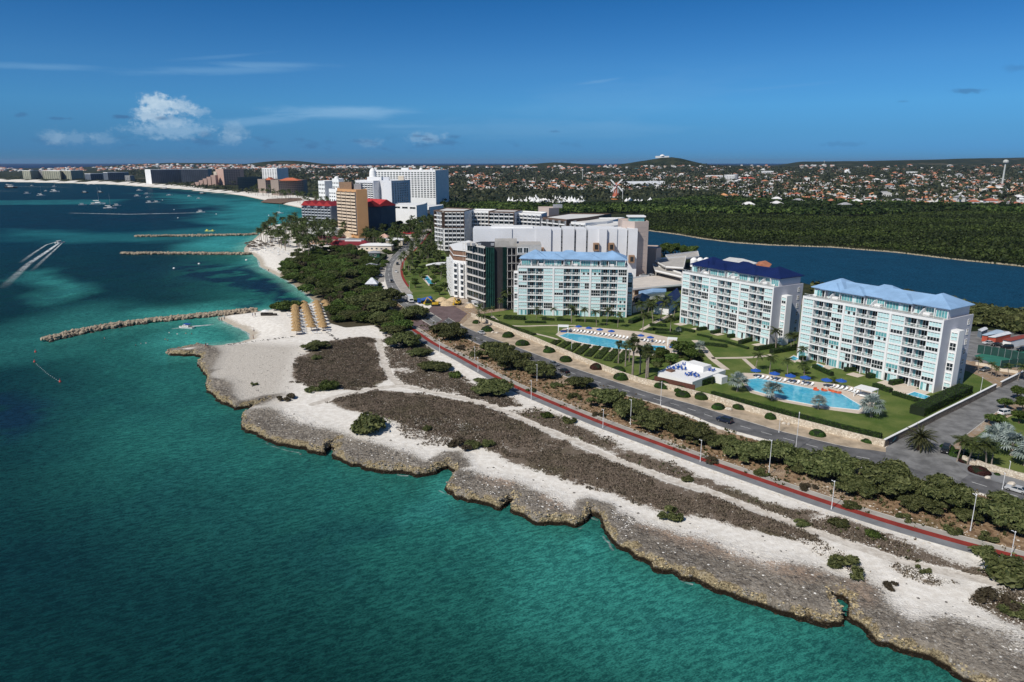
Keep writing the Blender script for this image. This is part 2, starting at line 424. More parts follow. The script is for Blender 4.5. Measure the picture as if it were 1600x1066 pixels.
ROCK = [W((384, 680), (370, 655), (390, 640), (420, 637), (450, 640), (482, 655), (520, 671), (562, 690), (535, 706), (517, 716), (470, 708), (420, 694)),
    W((510, 715), (522, 688), (560, 686), (602, 692), (640, 704), (662, 721), (700, 716), (708, 733), (690, 745), (650, 752), (577, 740), (530, 730)),
    W((683, 764), (700, 745), (712, 732), (740, 737), (762, 744), (802, 752), (825, 762), (802, 798), (780, 802), (725, 790)),
    W((790, 803), (806, 783), (826, 770), (855, 770), (872, 783), (890, 800), (914, 792), (922, 812), (905, 830), (850, 825)),
    W((914, 812), (918, 790), (938, 792), (985, 808), (995, 815), (960, 842), (944, 836), (932, 812)),
    W((948, 845), (975, 822), (990, 814), (1060, 828), (1112, 840), (1150, 851), (1200, 865), (1250, 879), (1300, 899), (1322, 914), (1328, 936), (1300, 940), (1315, 972), (1300, 984), (1225, 975), (1147, 945), (1047, 905), (980, 872)),
    W((1322, 955), (1318, 925), (1332, 907), (1348, 903), (1375, 922), (1388, 944), (1425, 966), (1482, 954), (1552, 966), (1700, 990), (1700, 1150), (1560, 1110), (1450, 1042), (1375, 1016), (1335, 980)),
    W((345, 645), (328, 618), (332, 595), (350, 592), (366, 600), (362, 618), (380, 632), (390, 642), (365, 648)),
    W((300, 560), (305, 540), (340, 536), (345, 552), (330, 575), (312, 580))]
PALE = [W((300, 560), (310, 540), (380, 534), (470, 540), (462, 575), (450, 610), (430, 635), (380, 640), (345, 620), (322, 590))]   # worn pale shelf behind the rim
ORANGE = [W((752, 746), (780, 740), (808, 752), (800, 760), (775, 756)), W((848, 774), (862, 770), (874, 784), (884, 796), (862, 792)), W((1005, 822), (1060, 832), (1200, 870), (1240, 880), (1290, 900), (1250, 905), (1150, 872), (1050, 845)), W((1325, 915), (1340, 908), (1358, 920), (1358, 940), (1335, 940))]
WOODFLOOR = [W((437, 425), (450, 408), (480, 395), (545, 388), (575, 400), (590, 430), (600, 470), (625, 500), (640, 515), (600, 520), (585, 508), (540, 512), (515, 505), (500, 470), (465, 452), (445, 437)),
    W((600, 490), (640, 520), (680, 548), (660, 560), (620, 535))]

INLAND = W((690, 500), (1015, 612), (1390, 705), (1720, 790), (1720, 440), (1000, 395), (720, 400), (660, 420), (640, 450))
TOWNGREEN = [W((1180, 425), (1260, 470), (1330, 470), (1540, 540), (1720, 560), (1720, 440), (1500, 440)), W((1030, 398), (1090, 400), (1090, 412), (1030, 412)), W((640, 400), (690, 440), (700, 470), (640, 440))]
ROCKFLAG = np.array([1.0] * (NROCK - 1) + [0.0] * (len(COAST) - NROCK + 1))
ROCKFLAG[-3:] = 1
HILLS = [(960, 4700, 300, 330, 52), (1000, 4550, 150, 170, 22), (293, 5000, 260, 300, 34), (-1680, 5400, 330, 330, 44), (-2700, 6000, 700, 350, 34), (-120, 5600, 500, 400, 10)]
def far_h(X, Y):
    D = np.hypot(X, Y)
    a = X / np.maximum(Y, 1)
    h = sstep(D, 1500, 6200) * (12 + 24 * sstep(a, -.75, -.2)) + 3 * fbm(X / 300, Y / 300, 5, 3) * sstep(D, 1200, 2500)
    for hx, hy, sx, sy, hh in HILLS:
        h = h + hh * np.exp(-((X - hx) / sx) ** 2 - ((Y - hy) / sy) ** 2) * (.85 + .3 * fbm(X / 200, Y / 200, 9, 3))
    r = sstep(a, .355, .40) * sstep(Y, 4200, 5600)
    h = h + r * (31 + 34 * sstep(a, .38, .75) + 12 * (fbm(X / 420, Y / 420, 21, 3) - .5))
    return h * (1 - sstep(D, 7600, 8900)) - 4 * sstep(D, 8400, 9200)
def land(X, Y, near):
    wob = (fbm(X / 5.5, Y / 5.5, 3, 4) - .5) * 3.2 + (fbm(X / 1.6, Y / 1.6, 4, 2) - .5) * 1.1
    d, seg = sdf(X, Y, COAST, True)
    rk = ROCKFLAG[seg]
    dr = d + wob * (1 if near else .3)
    zr = SEA - .9 + 3.1 * sstep(dr, -.5, .9) + .25 * sstep(dr, .5, 6)
    zb = np.clip(SEA - 1.0 + (d + 6 + wob * .5) * .16, SEA - 3, 0)
    z = rk * np.minimum(zr, 0.05) + (1 - rk) * zb
    rim = rk * sstep(dr + (fbm(X / 2.3, Y / 2.3, 14, 3) - .5) * 3.2, 1.9, .2) * (dr > -1.2)
    if near:
        knob = fbm(X / .9, Y / .9, 8, 2)
        z = z + rim * (knob - .5) * 1.3 * sstep(dr, -.3, 1.0) - rim * .35 * sstep(dr, 3, 0)
    return d, rk, rim, z
def paint(X, Y, d, rk):
    A = {k: np.zeros(X.shape, np.float32) for k in ("rock", "scrub", "dirt", "pale", "orange", "wood", "veg")}
    for p in ROCK: A["rock"] = np.maximum(A["rock"], mask(X, Y, p, 4.0) * (.40 + .62 * sstep(d + 7 * (fbm(X / 9, Y / 9, 66, 3) - .5), 15, 3)))
    for p in PALE: A["pale"] = np.maximum(A["pale"], mask(X, Y, p, 5))
    for p in ORANGE: A["orange"] = np.maximum(A["orange"], mask(X, Y, p, 2.5))
    for p in WOODFLOOR: A["wood"] = np.maximum(A["wood"], mask(X, Y, p, 3))
    for p, s in SCRUB: A["scrub"] = np.maximum(A["scrub"], np.minimum(1, 1.25 * mask(X, Y, p, 3.6)) * s)
    for p, s in DIRT: A["dirt"] = np.maximum(A["dirt"], mask(X, Y, p, 1.2) * s)
    tr = np.maximum(line_mask(X, Y, TRACK, 1.3, .8), np.maximum(line_mask(X, Y, TRACK2, 1.5, 1.0), line_mask(X, Y, TRACK3, 1.5, 1.0)))
    A["scrub"] *= (1 - tr) * (1 - .30 * sstep(fbm(X / 13 + Y / 30, Y / 9, 88, 4), .56, .68)) * (1 - .22 * sstep(fbm(X / 3.5, Y / 3.5, 89, 3), .56, .68))
    A["track"] = tr.astype(np.float32)
    inland = sstep(d, 60, 130) * sstep(Y, 420, 560)
    A["rock"] = np.maximum(A["rock"], rk * sstep(d + 7 * (fbm(X / 6, Y / 6, 67, 3) - .5), 6.5, 0.5) * .85)
    A["veg"] = (inland * 1.0).astype(np.float32)
    for p in TOWNGREEN: A["veg"] = np.maximum(A["veg"], mask(X, Y, p, 4))
    A["dirt"] = np.maximum(A["dirt"], .55 * mask(X, Y, INLAND, 3))
    return A

def land_material():
    m, t = newmat("land")
    n1 = t.noise(.05, detail=6); n2 = t.noise(.6, detail=6, rough=.65); n3 = t.noise(3.2, detail=5, rough=.7); n4 = t.noise(.012, detail=6)
    a = t.attr
    def th(attr, k, lo=.42, hi=.58, nz=None):     # attribute edge broken up by noise
        return t.step(t.math('ADD', a(attr), t.math('MULTIPLY', t.math('SUBTRACT', nz or n2, .5), k)), lo, hi)
    sand = t.mix(t.step(n2, .35, .7), (.69, .645, .58), (.86, .825, .765))
    sand = t.mix(t.math('MULTIPLY', t.step(n3, .62, .7), .35), sand, (.30, .27, .23))
    pale = t.mix(t.step(n3, .40, .62), (.27, .24, .20), (.70, .645, .57))
    col = t.mix(t.math('MULTIPLY', a("pale"), .8), sand, pale)
    # limestone shelf: grey, pitted, speckled white, orange on the inner edge
    v = t.n("ShaderNodeTexVoronoi", feature='F1'); v.inputs['Scale'].default_value = 1.25; t.t.links.new(t.pos(), v.inputs['Vector'])
    pits = t.step(v.outputs['Distance'], .18, .5)
    rockc = t.mix(t.step(n1, .35, .68), t.mix(t.step(n2, .3, .75), (.135, .115, .095), (.31, .27, .22)), t.mix(t.step(n2, .3, .7), (.22, .19, .155), (.44, .385, .315)))
    n6 = t.noise(1.15, detail=6, rough=.72)
    rockc = t.mix(t.math('MULTIPLY', t.step(n6, .52, .66), .85), rockc, (.50, .46, .40))
    rockc = t.mix(t.math('MULTIPLY', t.step(n6, .46, .34), .85), rockc, (.045, .041, .037))
    rockc = t.mix(t.step(t.noise(2.3, detail=3), .64, .68), rockc, (.66, .63, .57))
    rockc = t.mix(t.math('MULTIPLY', a("orange"), t.step(n2, .3, .6)), rockc, (.47, .34, .25))
    col = t.mix(th("rock", 2.0, .30, .62, t.math("ADD", t.math("MULTIPLY", n2, .35), t.math("MULTIPLY", n3, .65))), col, rockc)
    rimc = t.mix(t.step(n3, .38, .62), (.10, .075, .04), (.52, .42, .25))
    rimc = t.mix(t.step(n2, .55, .75), rimc, (.52, .46, .36))
    col = t.mix(t.math('MULTIPLY', th("rim", 1.3, .42, .70, n2), .9), col, rimc)
    # dry brush
    n5 = t.noise(5.0, detail=5, rough=.75)
    scr = t.mix(t.step(n5, .36, .66), (.068, .051, .038), (.32, .255, .195))
    scr = t.mix(t.step(n1, .5, .68), scr, t.mix(t.step(n5, .36, .66), (.046, .042, .022), (.20, .17, .105)))
    col = t.mix(th("scrub", 2.4, .36, .52, t.math('ADD', t.math('MULTIPLY', n2, .45), t.math('ADD', t.math('MULTIPLY', n3, .3), t.math('MULTIPLY', n5, .25)))), col, scr)
    dirt = t.mix(t.step(n2, .35, .65), (.155, .095, .055), (.34, .235, .145))
    dirt = t.mix(t.math('MULTIPLY', t.step(n1, .52, .66), t.step(n3, .45, .6)), dirt, (.58, .51, .42))
    dirt = t.mix(t.math('MULTIPLY', t.step(n1, .42, .30), t.step(n3, .4, .55)), dirt, (.075, .085, .03))
    col = t.mix(th("dirt", .3), col, dirt)
    trk = t.mix(t.step(n2, .3, .7), (.46, .41, .35), (.70, .655, .59))
    col = t.mix(th("track", .5), col, trk)
    woodc = t.mix(n2, (.03, .026, .016), (.10, .085, .05))
    col = t.mix(th("wood", .3), col, woodc)
    veg = t.mix(t.step(n4, .38, .64), (.020, .030, .010), (.060, .062, .026))
    veg = t.mix(t.step(t.noise(.09, detail=5), .35, .7), veg, (.012, .019, .007))
    veg = t.mix(t.math('MULTIPLY', t.step(t.noise(.006, detail=7), .56, .68), .6), veg, (.15, .125, .085))
    col = t.mix(th("veg", .4), col, veg)
    # dark waterline band, weed plus painted undercut shade, and damp sand along the wash
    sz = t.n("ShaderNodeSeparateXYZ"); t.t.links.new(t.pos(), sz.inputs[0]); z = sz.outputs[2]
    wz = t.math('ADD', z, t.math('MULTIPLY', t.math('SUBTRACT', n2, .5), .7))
    wet_shade = t.step(wz, -1.05, -1.55)
    col = t.mix(t.math('MULTIPLY', wet_shade, a("rk")), col, (.020, .014, .008))
    damp = t.math('MULTIPLY', t.step(wz, -1.35, -1.9), t.math('SUBTRACT', 1, a("rk")))
    col = t.mix(t.math('MULTIPLY', damp, .75), col, (.36, .30, .22))
    h = t.math('ADD', t.math('MULTIPLY', n3, t.math('ADD', .25, t.math('ADD', t.math('MULTIPLY', a("scrub"), 1.2), t.math('MULTIPLY', a("rock"), 1.3)))), t.math('MULTIPLY', t.math('MULTIPLY', pits, a("rock")), .55))
    h = t.math('ADD', h, t.math('MULTIPLY', n2, .4))
    h = t.math('ADD', h, t.math('MULTIPLY', t.math('MULTIPLY', n6, a("rock")), 1.6))
    t.out(col, .9, t.bump(h, .85, .42), .12)
    return m
LAND = land_material()

def land_grid(name, x0, x1, y0, y1, st, keep, dz=0.0, near=False, far=False):
    xs, ys = np.arange(x0, x1 + st * .5, st), np.arange(y0, y1 + st * .5, st)
    X, Y = np.meshgrid(xs, ys); nx, ny = len(xs), len(ys)
    K = keep(X, Y)
    cell = K[:-1, :-1] | K[1:, :-1] | K[:-1, 1:] | K[1:, 1:]
    used = np.zeros((ny, nx), bool)
    used[:-1, :-1] |= cell; used[1:, :-1] |= cell; used[:-1, 1:] |= cell; used[1:, 1:] |= cell
    idx = np.cumsum(used.ravel()).reshape(ny, nx) - 1
    x, y = X[used], Y[used]
    d, rk, rim, z = land(x, y, near)
    if far: z = z + np.where(d > 0, far_h(x, y), 0)
    else: z = z + np.where(d > 0, far_h(x, y), 0) * (y > 900)
    if near and not far:
        sc0 = np.zeros(x.shape)
        for p, s in SCRUB: sc0 = np.maximum(sc0, mask(x, y, p, 2.0) * s)
        z = z + sc0 * (fbm(x / 1.6, y / 1.6, 31, 2) - .25) * .22 * (1 - line_mask(x, y, TRACK, 1.5, 1))
        rr = np.zeros(x.shape)
        for p in ROCK: rr = np.maximum(rr, mask(x, y, p, 1.6))
        z = z + rr * (fbm(x / 1.3, y / 1.3, 41, 3) - .45) * .5 * (z > -1)
    A = paint(x, y, d, rk) if not far else {"veg": np.where(rk > .5, 0, sstep(d, 20, 45)).astype(np.float32)}
    A["rk"], A["rim"] = rk.astype(np.float32), rim.astype(np.float32)
    q = np.stack([idx[:-1, :-1][cell], idx[:-1, 1:][cell], idx[1:, 1:][cell], idx[1:, :-1][cell]], 1)
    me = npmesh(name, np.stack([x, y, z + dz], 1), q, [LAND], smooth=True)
    for k, v_ in A.items():
        at = me.attributes.new(k, 'FLOAT', 'POINT'); at.data.foreach_set("value", np.ascontiguousarray(v_, np.float32))
    return tag(link(name, me), kind='structure')
def infrus(X, Y, pad): return (np.abs(X) < Y * .76 + pad) & (Y > 40)
def near_band(X, Y):   # the rocky shore in front
    d = sdf(X, Y, COAST)
    return (d > -5) & infrus(X, Y, 25)
FINE = (-150, 140, 62, 262)
SHOREP = [(x, y) for x, y in W((1700, 880), (1450, 842), (1300, 800), (1150, 760), (1000, 700), (850, 640), (640, 530), (440, 520), (300, 510))] + [(-175, 330), (-175, 60), (150, 60)]
def in_fine(X, Y): return sdf(X, Y, SHOREP)
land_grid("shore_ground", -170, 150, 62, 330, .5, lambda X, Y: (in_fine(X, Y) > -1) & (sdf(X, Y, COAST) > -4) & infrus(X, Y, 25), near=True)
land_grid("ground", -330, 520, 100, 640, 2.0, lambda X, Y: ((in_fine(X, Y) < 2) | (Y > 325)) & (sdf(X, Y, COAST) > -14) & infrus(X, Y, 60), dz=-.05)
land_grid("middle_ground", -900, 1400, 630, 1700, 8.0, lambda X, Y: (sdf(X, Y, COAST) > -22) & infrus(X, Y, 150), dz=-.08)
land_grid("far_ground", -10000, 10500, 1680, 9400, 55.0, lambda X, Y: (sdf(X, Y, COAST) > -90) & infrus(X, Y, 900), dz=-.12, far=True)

# ---------------------------------------------------------------- the sea
DARKWEED = [(W((388, 440), (420, 425), (440, 432), (462, 447), (478, 462), (470, 472), (440, 470), (425, 462), (430, 452), (410, 455), (392, 452)), 2, .95), (W((250, 415), (300, 405), (370, 410), (400, 408), (398, 425), (420, 440), (400, 460), (360, 447), (320, 441), (260, 430)), 8, .9), (W((-60, 595), (20, 600), (62, 628), (60, 650), (0, 680), (-80, 690)), 6, .95),
    (W((370, 470), (400, 455), (415, 468), (395, 478)), 2.5, .8), (W((200, 330), (330, 320), (340, 338), (180, 345)), 30, .5), (W((-100, 300), (220, 305), (230, 312), (-100, 322)), 80, .4), (W((-100, 328), (180, 330), (330, 322), (330, 338), (120, 356), (-100, 362)), 50, .45),
    (W((300, 390), (180, 392), (120, 420), (200, 470), (260, 455), (250, 420)), 25, .35), (W((560, 800), (650, 770), (740, 800), (700, 850), (600, 860)), 12, .35), (W((1040, 930), (1080, 920), (1090, 950), (1050, 960)), 4, .55), (W((1290, 985), (1330, 985), (1340, 1000), (1300, 1000)), 2, .6), (W((-60, 380), (100, 395), (140, 440), (60, 480), (-60, 490)), 25, .35), (W((230, 560), (420, 690), (560, 760), (300, 800), (60, 640)), 40, .25)]
LIGHTSAND = [(W((280, 510), (340, 500), (388, 525), (350, 540), (300, 545), (230, 530)), 14, .85), (W((230, 480), (330, 470), (470, 465), (485, 474), (360, 488), (240, 500)), 14, .75), (W((255, 392), (345, 366), (410, 366), (395, 385), (330, 391)), 14, .95), (W((330, 415), (400, 420), (405, 412), (395, 405)), 8, .4), (W((390, 395), (410, 395), (400, 420), (388, 415)), 6, .7),
    (W((310, 330), (400, 312), (470, 322), (466, 345), (420, 352), (340, 350)), 22, .85), (W((230, 300), (380, 308), (440, 330), (330, 322)), 30, .6), (W((40, 420), (75, 415), (110, 425), (110, 455), (60, 470), (35, 450)), 10, .6), (W((-60, 312), (60, 311), (190, 310), (150, 318), (-60, 319)), 18, .55), (W((690, 765), (700, 735), (712, 745), (700, 790), (650, 790)), 5, .7), (W((940, 830), (915, 820), (900, 835), (935, 850)), 3, .55),
    (W((0, 355), (200, 362), (350, 350), (420, 356), (390, 368), (210, 376), (0, 372)), 20, .38), (W((800, 820), (1000, 880), (1200, 985), (1150, 1010), (950, 930), (760, 830)), 12, .42), (W((860, 870), (800, 930), (840, 960), (900, 890)), 8, .25), (W((0, 500), (100, 475), (240, 480), (250, 500), (80, 540), (0, 560)), 20, .4)]
def sea_color(X, Y):
    D = np.hypot(X, Y)
    d = -sdf(X, Y, COAST)
    c_deep, c_mid, c_sh, c_vs = (np.array(v) for v in ((.0025, .030, .065), (.005, .044, .039), (.020, .155, .128), (.15, .40, .33)))
    w = (fbm(X / 60, Y / 60, 51, 4) - .5)
    base = np.zeros(X.shape + (3,))
    fr = sstep(D, 330, 900)[..., None]
    base = c_mid * (1 - fr) + np.array((.0014, .030, .052)) * fr
    off = sstep(-X - .45 * Y + 60 * w, -70, 80)[..., None] * (1 - fr)
    base = base * (1 - .7 * off) + np.array((.001, .021, .027)) * .7 * off
    s = (sstep(d + w * 30, 70, 2) * .80 * (1 - .3 * fr[..., 0]))[..., None]
    base = base * (1 - s) + c_sh * s
    for p, soft, k in LIGHTSAND:
        m = (mask(X + w * soft * 2.5, Y + w * soft * 3, p, soft) * k * (.75 + .5 * (fbm(X / 14, Y / 14, 61, 3)))).clip(0, 1)[..., None]
        lt = np.array((.050, .33, .285)) * (1 - .2 * fr) + np.array((-.012, -.03, .02)) * fr
        base = base * (1 - m) + lt * m
    for p, soft, k in DARKWEED:
        m = mask(X + w * soft * 3, Y + w * soft * 3, p, soft) * k * sstep(fbm(X / 9, Y / 9, 71, 4), .36, .50)
        base = base * (1 - m[..., None]) + np.array((.004, .022, .045)) * m[..., None]
    bch = (sstep(d + w * 6, 9, .5) * (ROCKFLAG[sdf(X, Y, COAST, True)[1]] < .5) * (Y < 1000))[..., None]
    base = base * (1 - bch * .7) + c_vs * bch * .7
    far = sstep(D, 2600, 6500)[..., None]
    return base * (1 - far) + np.array((.002, .022, .075)) * far
def sea_material(name="sea", wave=1.0, use_attr=True, col=None):
    m, t = newmat(name)
    base = t.attr("tint", 'Color') if use_attr else col
    n = t.noise(.035, detail=6, rough=.6); n2 = t.noise(.22, detail=5, rough=.65)
    n4 = t.noise(.09, detail=6, rough=.65)
    f = t.math('ADD', .30, t.math('ADD', t.math('MULTIPLY', n, .42), t.math('ADD', t.math('MULTIPLY', n2, .42), t.math('MULTIPLY', n4, .56))))
    comb = t.n("ShaderNodeCombineXYZ")
    for i in range(3): t.val(comb.inputs[i], f)
    c_ = t.mix(1.0, base, comb.outputs[0], 'MULTIPLY')
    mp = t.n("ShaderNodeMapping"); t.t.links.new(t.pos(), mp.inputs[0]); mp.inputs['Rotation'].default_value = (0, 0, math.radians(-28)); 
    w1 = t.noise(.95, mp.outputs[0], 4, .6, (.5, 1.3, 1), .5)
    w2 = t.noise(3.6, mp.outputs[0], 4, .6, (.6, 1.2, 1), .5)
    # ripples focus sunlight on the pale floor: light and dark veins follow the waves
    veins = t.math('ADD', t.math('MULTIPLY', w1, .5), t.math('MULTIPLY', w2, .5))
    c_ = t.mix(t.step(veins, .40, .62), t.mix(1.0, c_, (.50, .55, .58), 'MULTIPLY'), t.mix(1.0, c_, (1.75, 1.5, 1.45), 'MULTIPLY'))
    h = t.math('ADD', t.math('MULTIPLY', w1, 1.0), t.math('MULTIPLY', w2, .35))
    nr = t.bump(h, .32 * wave, .55)
    # open water ruffled by wind: the mirror of the sky never becomes complete at grazing view
    fz = t.n("ShaderNodeFresnel"); fz.inputs[0].default_value = 1.33; t.t.links.new(nr, fz.inputs[1])
    df = t.n("ShaderNodeBsdfDiffuse"); t.t.links.new(c_, df.inputs[0]); t.t.links.new(nr, df.inputs[2])
    gl = t.n("ShaderNodeBsdfGlossy"); gl.inputs['Roughness'].default_value = .22; t.t.links.new(nr, gl.inputs['Normal'])
    mx = t.n("ShaderNodeMixShader"); t.val(mx.inputs[0], t.math('MINIMUM', t.math('MULTIPLY', fz.outputs[0], .8), .085))
    t.t.links.new(df.outputs[0], mx.inputs[1]); t.t.links.new(gl.outputs[0], mx.inputs[2])
    o = t.n("ShaderNodeOutputMaterial"); t.t.links.new(mx.outputs[0], o.inputs[0])
    return m
SEAM = sea_material()
def sea_grid(name, x0, x1, y0, y1, st, keep):
    xs, ys = np.arange(x0, x1 + st * .5, st), np.arange(y0, y1 + st * .5, st)
    X, Y = np.meshgrid(xs, ys); nx, ny = len(xs), len(ys); K = keep(X, Y)
    cell = K[:-1, :-1] | K[1:, :-1] | K[:-1, 1:] | K[1:, 1:]
    used = np.zeros((ny, nx), bool)
    used[:-1, :-1] |= cell; used[1:, :-1] |= cell; used[:-1, 1:] |= cell; used[1:, 1:] |= cell
    idx = np.cumsum(used.ravel()).reshape(ny, nx) - 1
    q = np.stack([idx[:-1, :-1][cell], idx[:-1, 1:][cell], idx[1:, 1:][cell], idx[1:, :-1][cell]], 1)
    return X[used], Y[used], q
parts = [sea_grid("a", -600, 180, 20, 500, 2.5, lambda X, Y: (sdf(X, Y, COAST) < 8) & infrus(X, Y, 80)),
         sea_grid("b", -1300, 100, 500, 1500, 8, lambda X, Y: (sdf(X, Y, COAST) < 24) & infrus(X, Y, 200)),
         sea_grid("c", -6000, 400, 1500, 5004, 32, lambda X, Y: (sdf(X, Y, COAST) < 90) & infrus(X, Y, 900)),
         sea_grid("d", -26000, 26000, 5004, 26004, 1500, lambda X, Y: X == X)]
vs_, qs_, nb = [], [], 0
for x, y, q in parts:
    vs_.append(np.stack([x, y, np.full(x.shape, SEA)], 1)); qs_.append(q + nb); nb += len(x)
V = np.concatenate(vs_)
me = npmesh("sea", V, np.concatenate(qs_), [SEAM], smooth=True)
at = me.attributes.new("tint", 'FLOAT_COLOR', 'POINT')
rgba = np.ones((len(V), 4), np.float32); rgba[:, :3] = sea_color(V[:, 0], V[:, 1]).clip(0, 1)
at.data.foreach_set("color", rgba.ravel())
tag(link("sea", me), kind='structure')

# ---------------------------------------------------------------- lagoon behind the hotels
LAGM = sea_material("lagoon_water", .8, False, (.006, .045, .085))
LAG = GP([(1005, 361), (1018, 361), (1060, 367), (1100, 374), (1150, 380), (1200, 383.5), (1300, 387), (1400, 395), (1500, 407), (1600, 418), (1760, 440),
     (1760, 520), (1600, 490), (1525, 478), (1450, 466), (1390, 458), (1330, 448), (1270, 446), (1180, 425), (1085, 403), (1050, 400), (1016, 398), (1005, 395)])
sheet("lagoon", LAG, .05, LAGM)
for k, poly in enumerate(([(1185, 343), (1220, 346), (1222, 349), (1190, 348)], [(1228, 334), (1260, 337), (1330, 345), (1350, 347), (1320, 348), (1250, 340)], [(1080, 321), (1092, 326), (1094, 334), (1085, 329)])):
    sheet("pond", GP(poly), .05, LAGM)

# ---------------------------------------------------------------- roads and paths
def pave_mat(name, col, streak=.12, bump=.25, rough=.85):
    m, t = newmat(name)
    n = t.noise(.25, detail=6, rough=.6); n2 = t.noise(6, detail=4, rough=.7)
    c_ = t.mix(t.step(n, .3, .7), tuple(x * (1 - streak * 1.6) for x in col), tuple(x * (1 + streak) for x in col))
    c_ = t.mix(t.math('MULTIPLY', t.step(n2, .3, .7), .5), c_, t.mix(1., c_, (.8, .8, .8), 'MULTIPLY'))
    t.out(c_, rough, t.bump(n2, bump, .03), .2); return m
ASPH = pave_mat("asphalt", (.135, .135, .14), .22)
ASPH2 = pave_mat("worn_asphalt", (.20, .20, .20), .24)
CONC = pave_mat("concrete", (.40, .37, .33))
REDP = pave_mat("red_paving", (.27, .040, .030), .15)
GREYP = pave_mat("grey_paving", (.22, .225, .235))
SANDP = pave_mat("sandy_verge", (.46, .37, .27), .2, .6)
DECK = pave_mat("pool_deck", (.62, .53, .44), .06)
MAUVE = pave_mat("mauve_brick", (.16, .115, .115), .15)
KERB = M("kerb", (.50, .48, .44), .85)
PAINT = M("road_paint", (.70, .70, .68), .7)
PEN = [(640, 507.5), (660, 521), (680, 534), (720, 554.5), (760, 576.5), (802, 598), (860, 623), (940, 655.5), (1020, 684.5), (1100, 713), (1200, 747.5), (1300, 781), (1400, 812), (1500, 840), (1600, 865.5), (1700, 890)]
redc = smooth_line(GP([(u, v + 5.6 * (v - 252.5) / 500 + 1) for u, v in PEN]), 4)
def ribbon(name, line, a, b, z, mat): return strip(name, offset_line(line, a), offset_line(line, b), z, mat)
ribbon("cycle_path", redc, .95, -.95, .075, REDP)
ribbon("footpath", redc, 2.9, .95, .07, CONC)
ribbon("promenade", redc, -.95, -3.5, .07, GREYP)
roadU = [(700, 497), (720, 508.5), (760, 526), (805, 542), (880, 570), (955, 595), (1017, 615), (1080, 632), (1140, 650.5), (1212, 672), (1260, 684), (1325, 699), (1392, 708.5), (1512, 739), (1562, 755), (1700, 796)]
roadL = [(690, 504), (714, 521), (755, 541), (800, 556), (867, 582), (930, 605), (1015, 628), (1070, 645), (1125, 667), (1200, 688), (1250, 703), (1320, 723), (1387, 721), (1515, 766), (1562, 781), (1700, 824)]
roadL[12] = (1387, 740)
RU, RL = resample(smooth_line(GP(roadU), 5), 80), resample(smooth_line(GP(roadL), 5), 80)
strip("road", RU, RL, .06, ASPH)
mid = [((a[0] + b[0]) / 2, (a[1] + b[1]) / 2) for a, b in zip(RU, RL)]
for i in range(0, 78, 2):   # dashed centre line
    a, b = mid[i], mid[i + 1]
    strip("road_marking", offset_line([a, b], .08), offset_line([a, b], -.08), .068, PAINT)
def kerb(line, side, h=.13, w=.2, mat=KERB, z0=0.0):
    a, b = offset_line(line, 0), offset_line(line, side * w); mb = MB(); n = len(a)
    vs = [(x, y, z0) for x, y in a] + [(x, y, h) for x, y in a] + [(x, y, h) for x, y in b] + [(x, y, z0) for x, y in b]
    fs = []
    for i in range(n - 1):
        for k in range(3): fs.append((k * n + i, k * n + i + 1, (k + 1) * n + i + 1, (k + 1) * n + i))
    mb.add(vs, fs); return tag(mb.build("kerb", mat), kind='structure')
kerb(RU[:57], 1); kerb(RL, -1)
kerb(offset_line(redc, -3.5), -1, .12, .15); kerb(offset_line(redc, 2.9), 1, .12, .15)
# the road past the hotels: a broad curve away to the north
nr = [(690, 500), (668, 486), (648, 474), (632, 462), (621, 448), (614, 434), (613, 420), (618, 408), (630, 397), (640, 388), (650, 378), (658, 368), (668, 358), (690, 345), (720, 334)]
nl = [(676, 510), (650, 494), (628, 478), (614, 465), (606, 450), (602, 436), (603, 420), (608, 408), (618, 397), (628, 387), (638, 377), (646, 367), (655, 357), (676, 345), (704, 334)]
NRr, NLr = resample(smooth_line(GP(nr), 5), 60), resample(smooth_line(GP(nl), 5), 60)
strip("north_road", NRr, NLr, .056, ASPH2)
NMID = [((a[0] + b[0]) / 2, (a[1] + b[1]) / 2) for a, b in zip(NRr, NLr)]
for i in range(0, 34, 2): strip("road_marking", offset_line(NMID[i:i + 2], .1), offset_line(NMID[i:i + 2], -.1), .068, PAINT)
kerb(NRr[:44], -1, .14, .3); kerb(NLr[:44], 1, .14, .3)
strip("pavement", offset_line(NRr, -.3)[6:40], offset_line(NRr, -5.5)[6:40], .1, CONC)
strip("pavement", offset_line(NRr, -5.5)[8:38], offset_line(NRr, -7.0)[8:38], .1, REDP)
sheet("plaza", GP([(640, 507), (676, 478), (664, 470), (690, 467), (730, 490), (722, 498), (712, 510), (690, 505), (668, 518)]), .04, MAUVE)
sheet("pavement", GP([(640, 508), (634, 504), (606, 480), (598, 464), (590, 440), (600, 420), (606, 408), (616, 396), (600, 400), (586, 420), (575, 445), (585, 470), (610, 492), (625, 506)]), .036, CONC)
sheet("parking_ground", GP([(600, 440), (604, 418), (612, 400), (590, 392), (575, 400), (572, 430), (580, 445)]), .03, CONC)
# verge below the long wall
vu = [(736, 494), (760, 504), (830, 531), (905, 563), (955, 583), (1003, 599), (1060, 612), (1107, 624), (1150, 637), (1250, 665), (1382, 699)]
VU = resample(GP(vu), 60); VL = resample(smooth_line(GP(roadU[1:13]), 3), 60)
strip("verge", VU, offset_line(VL, .3), .05, SANDP)
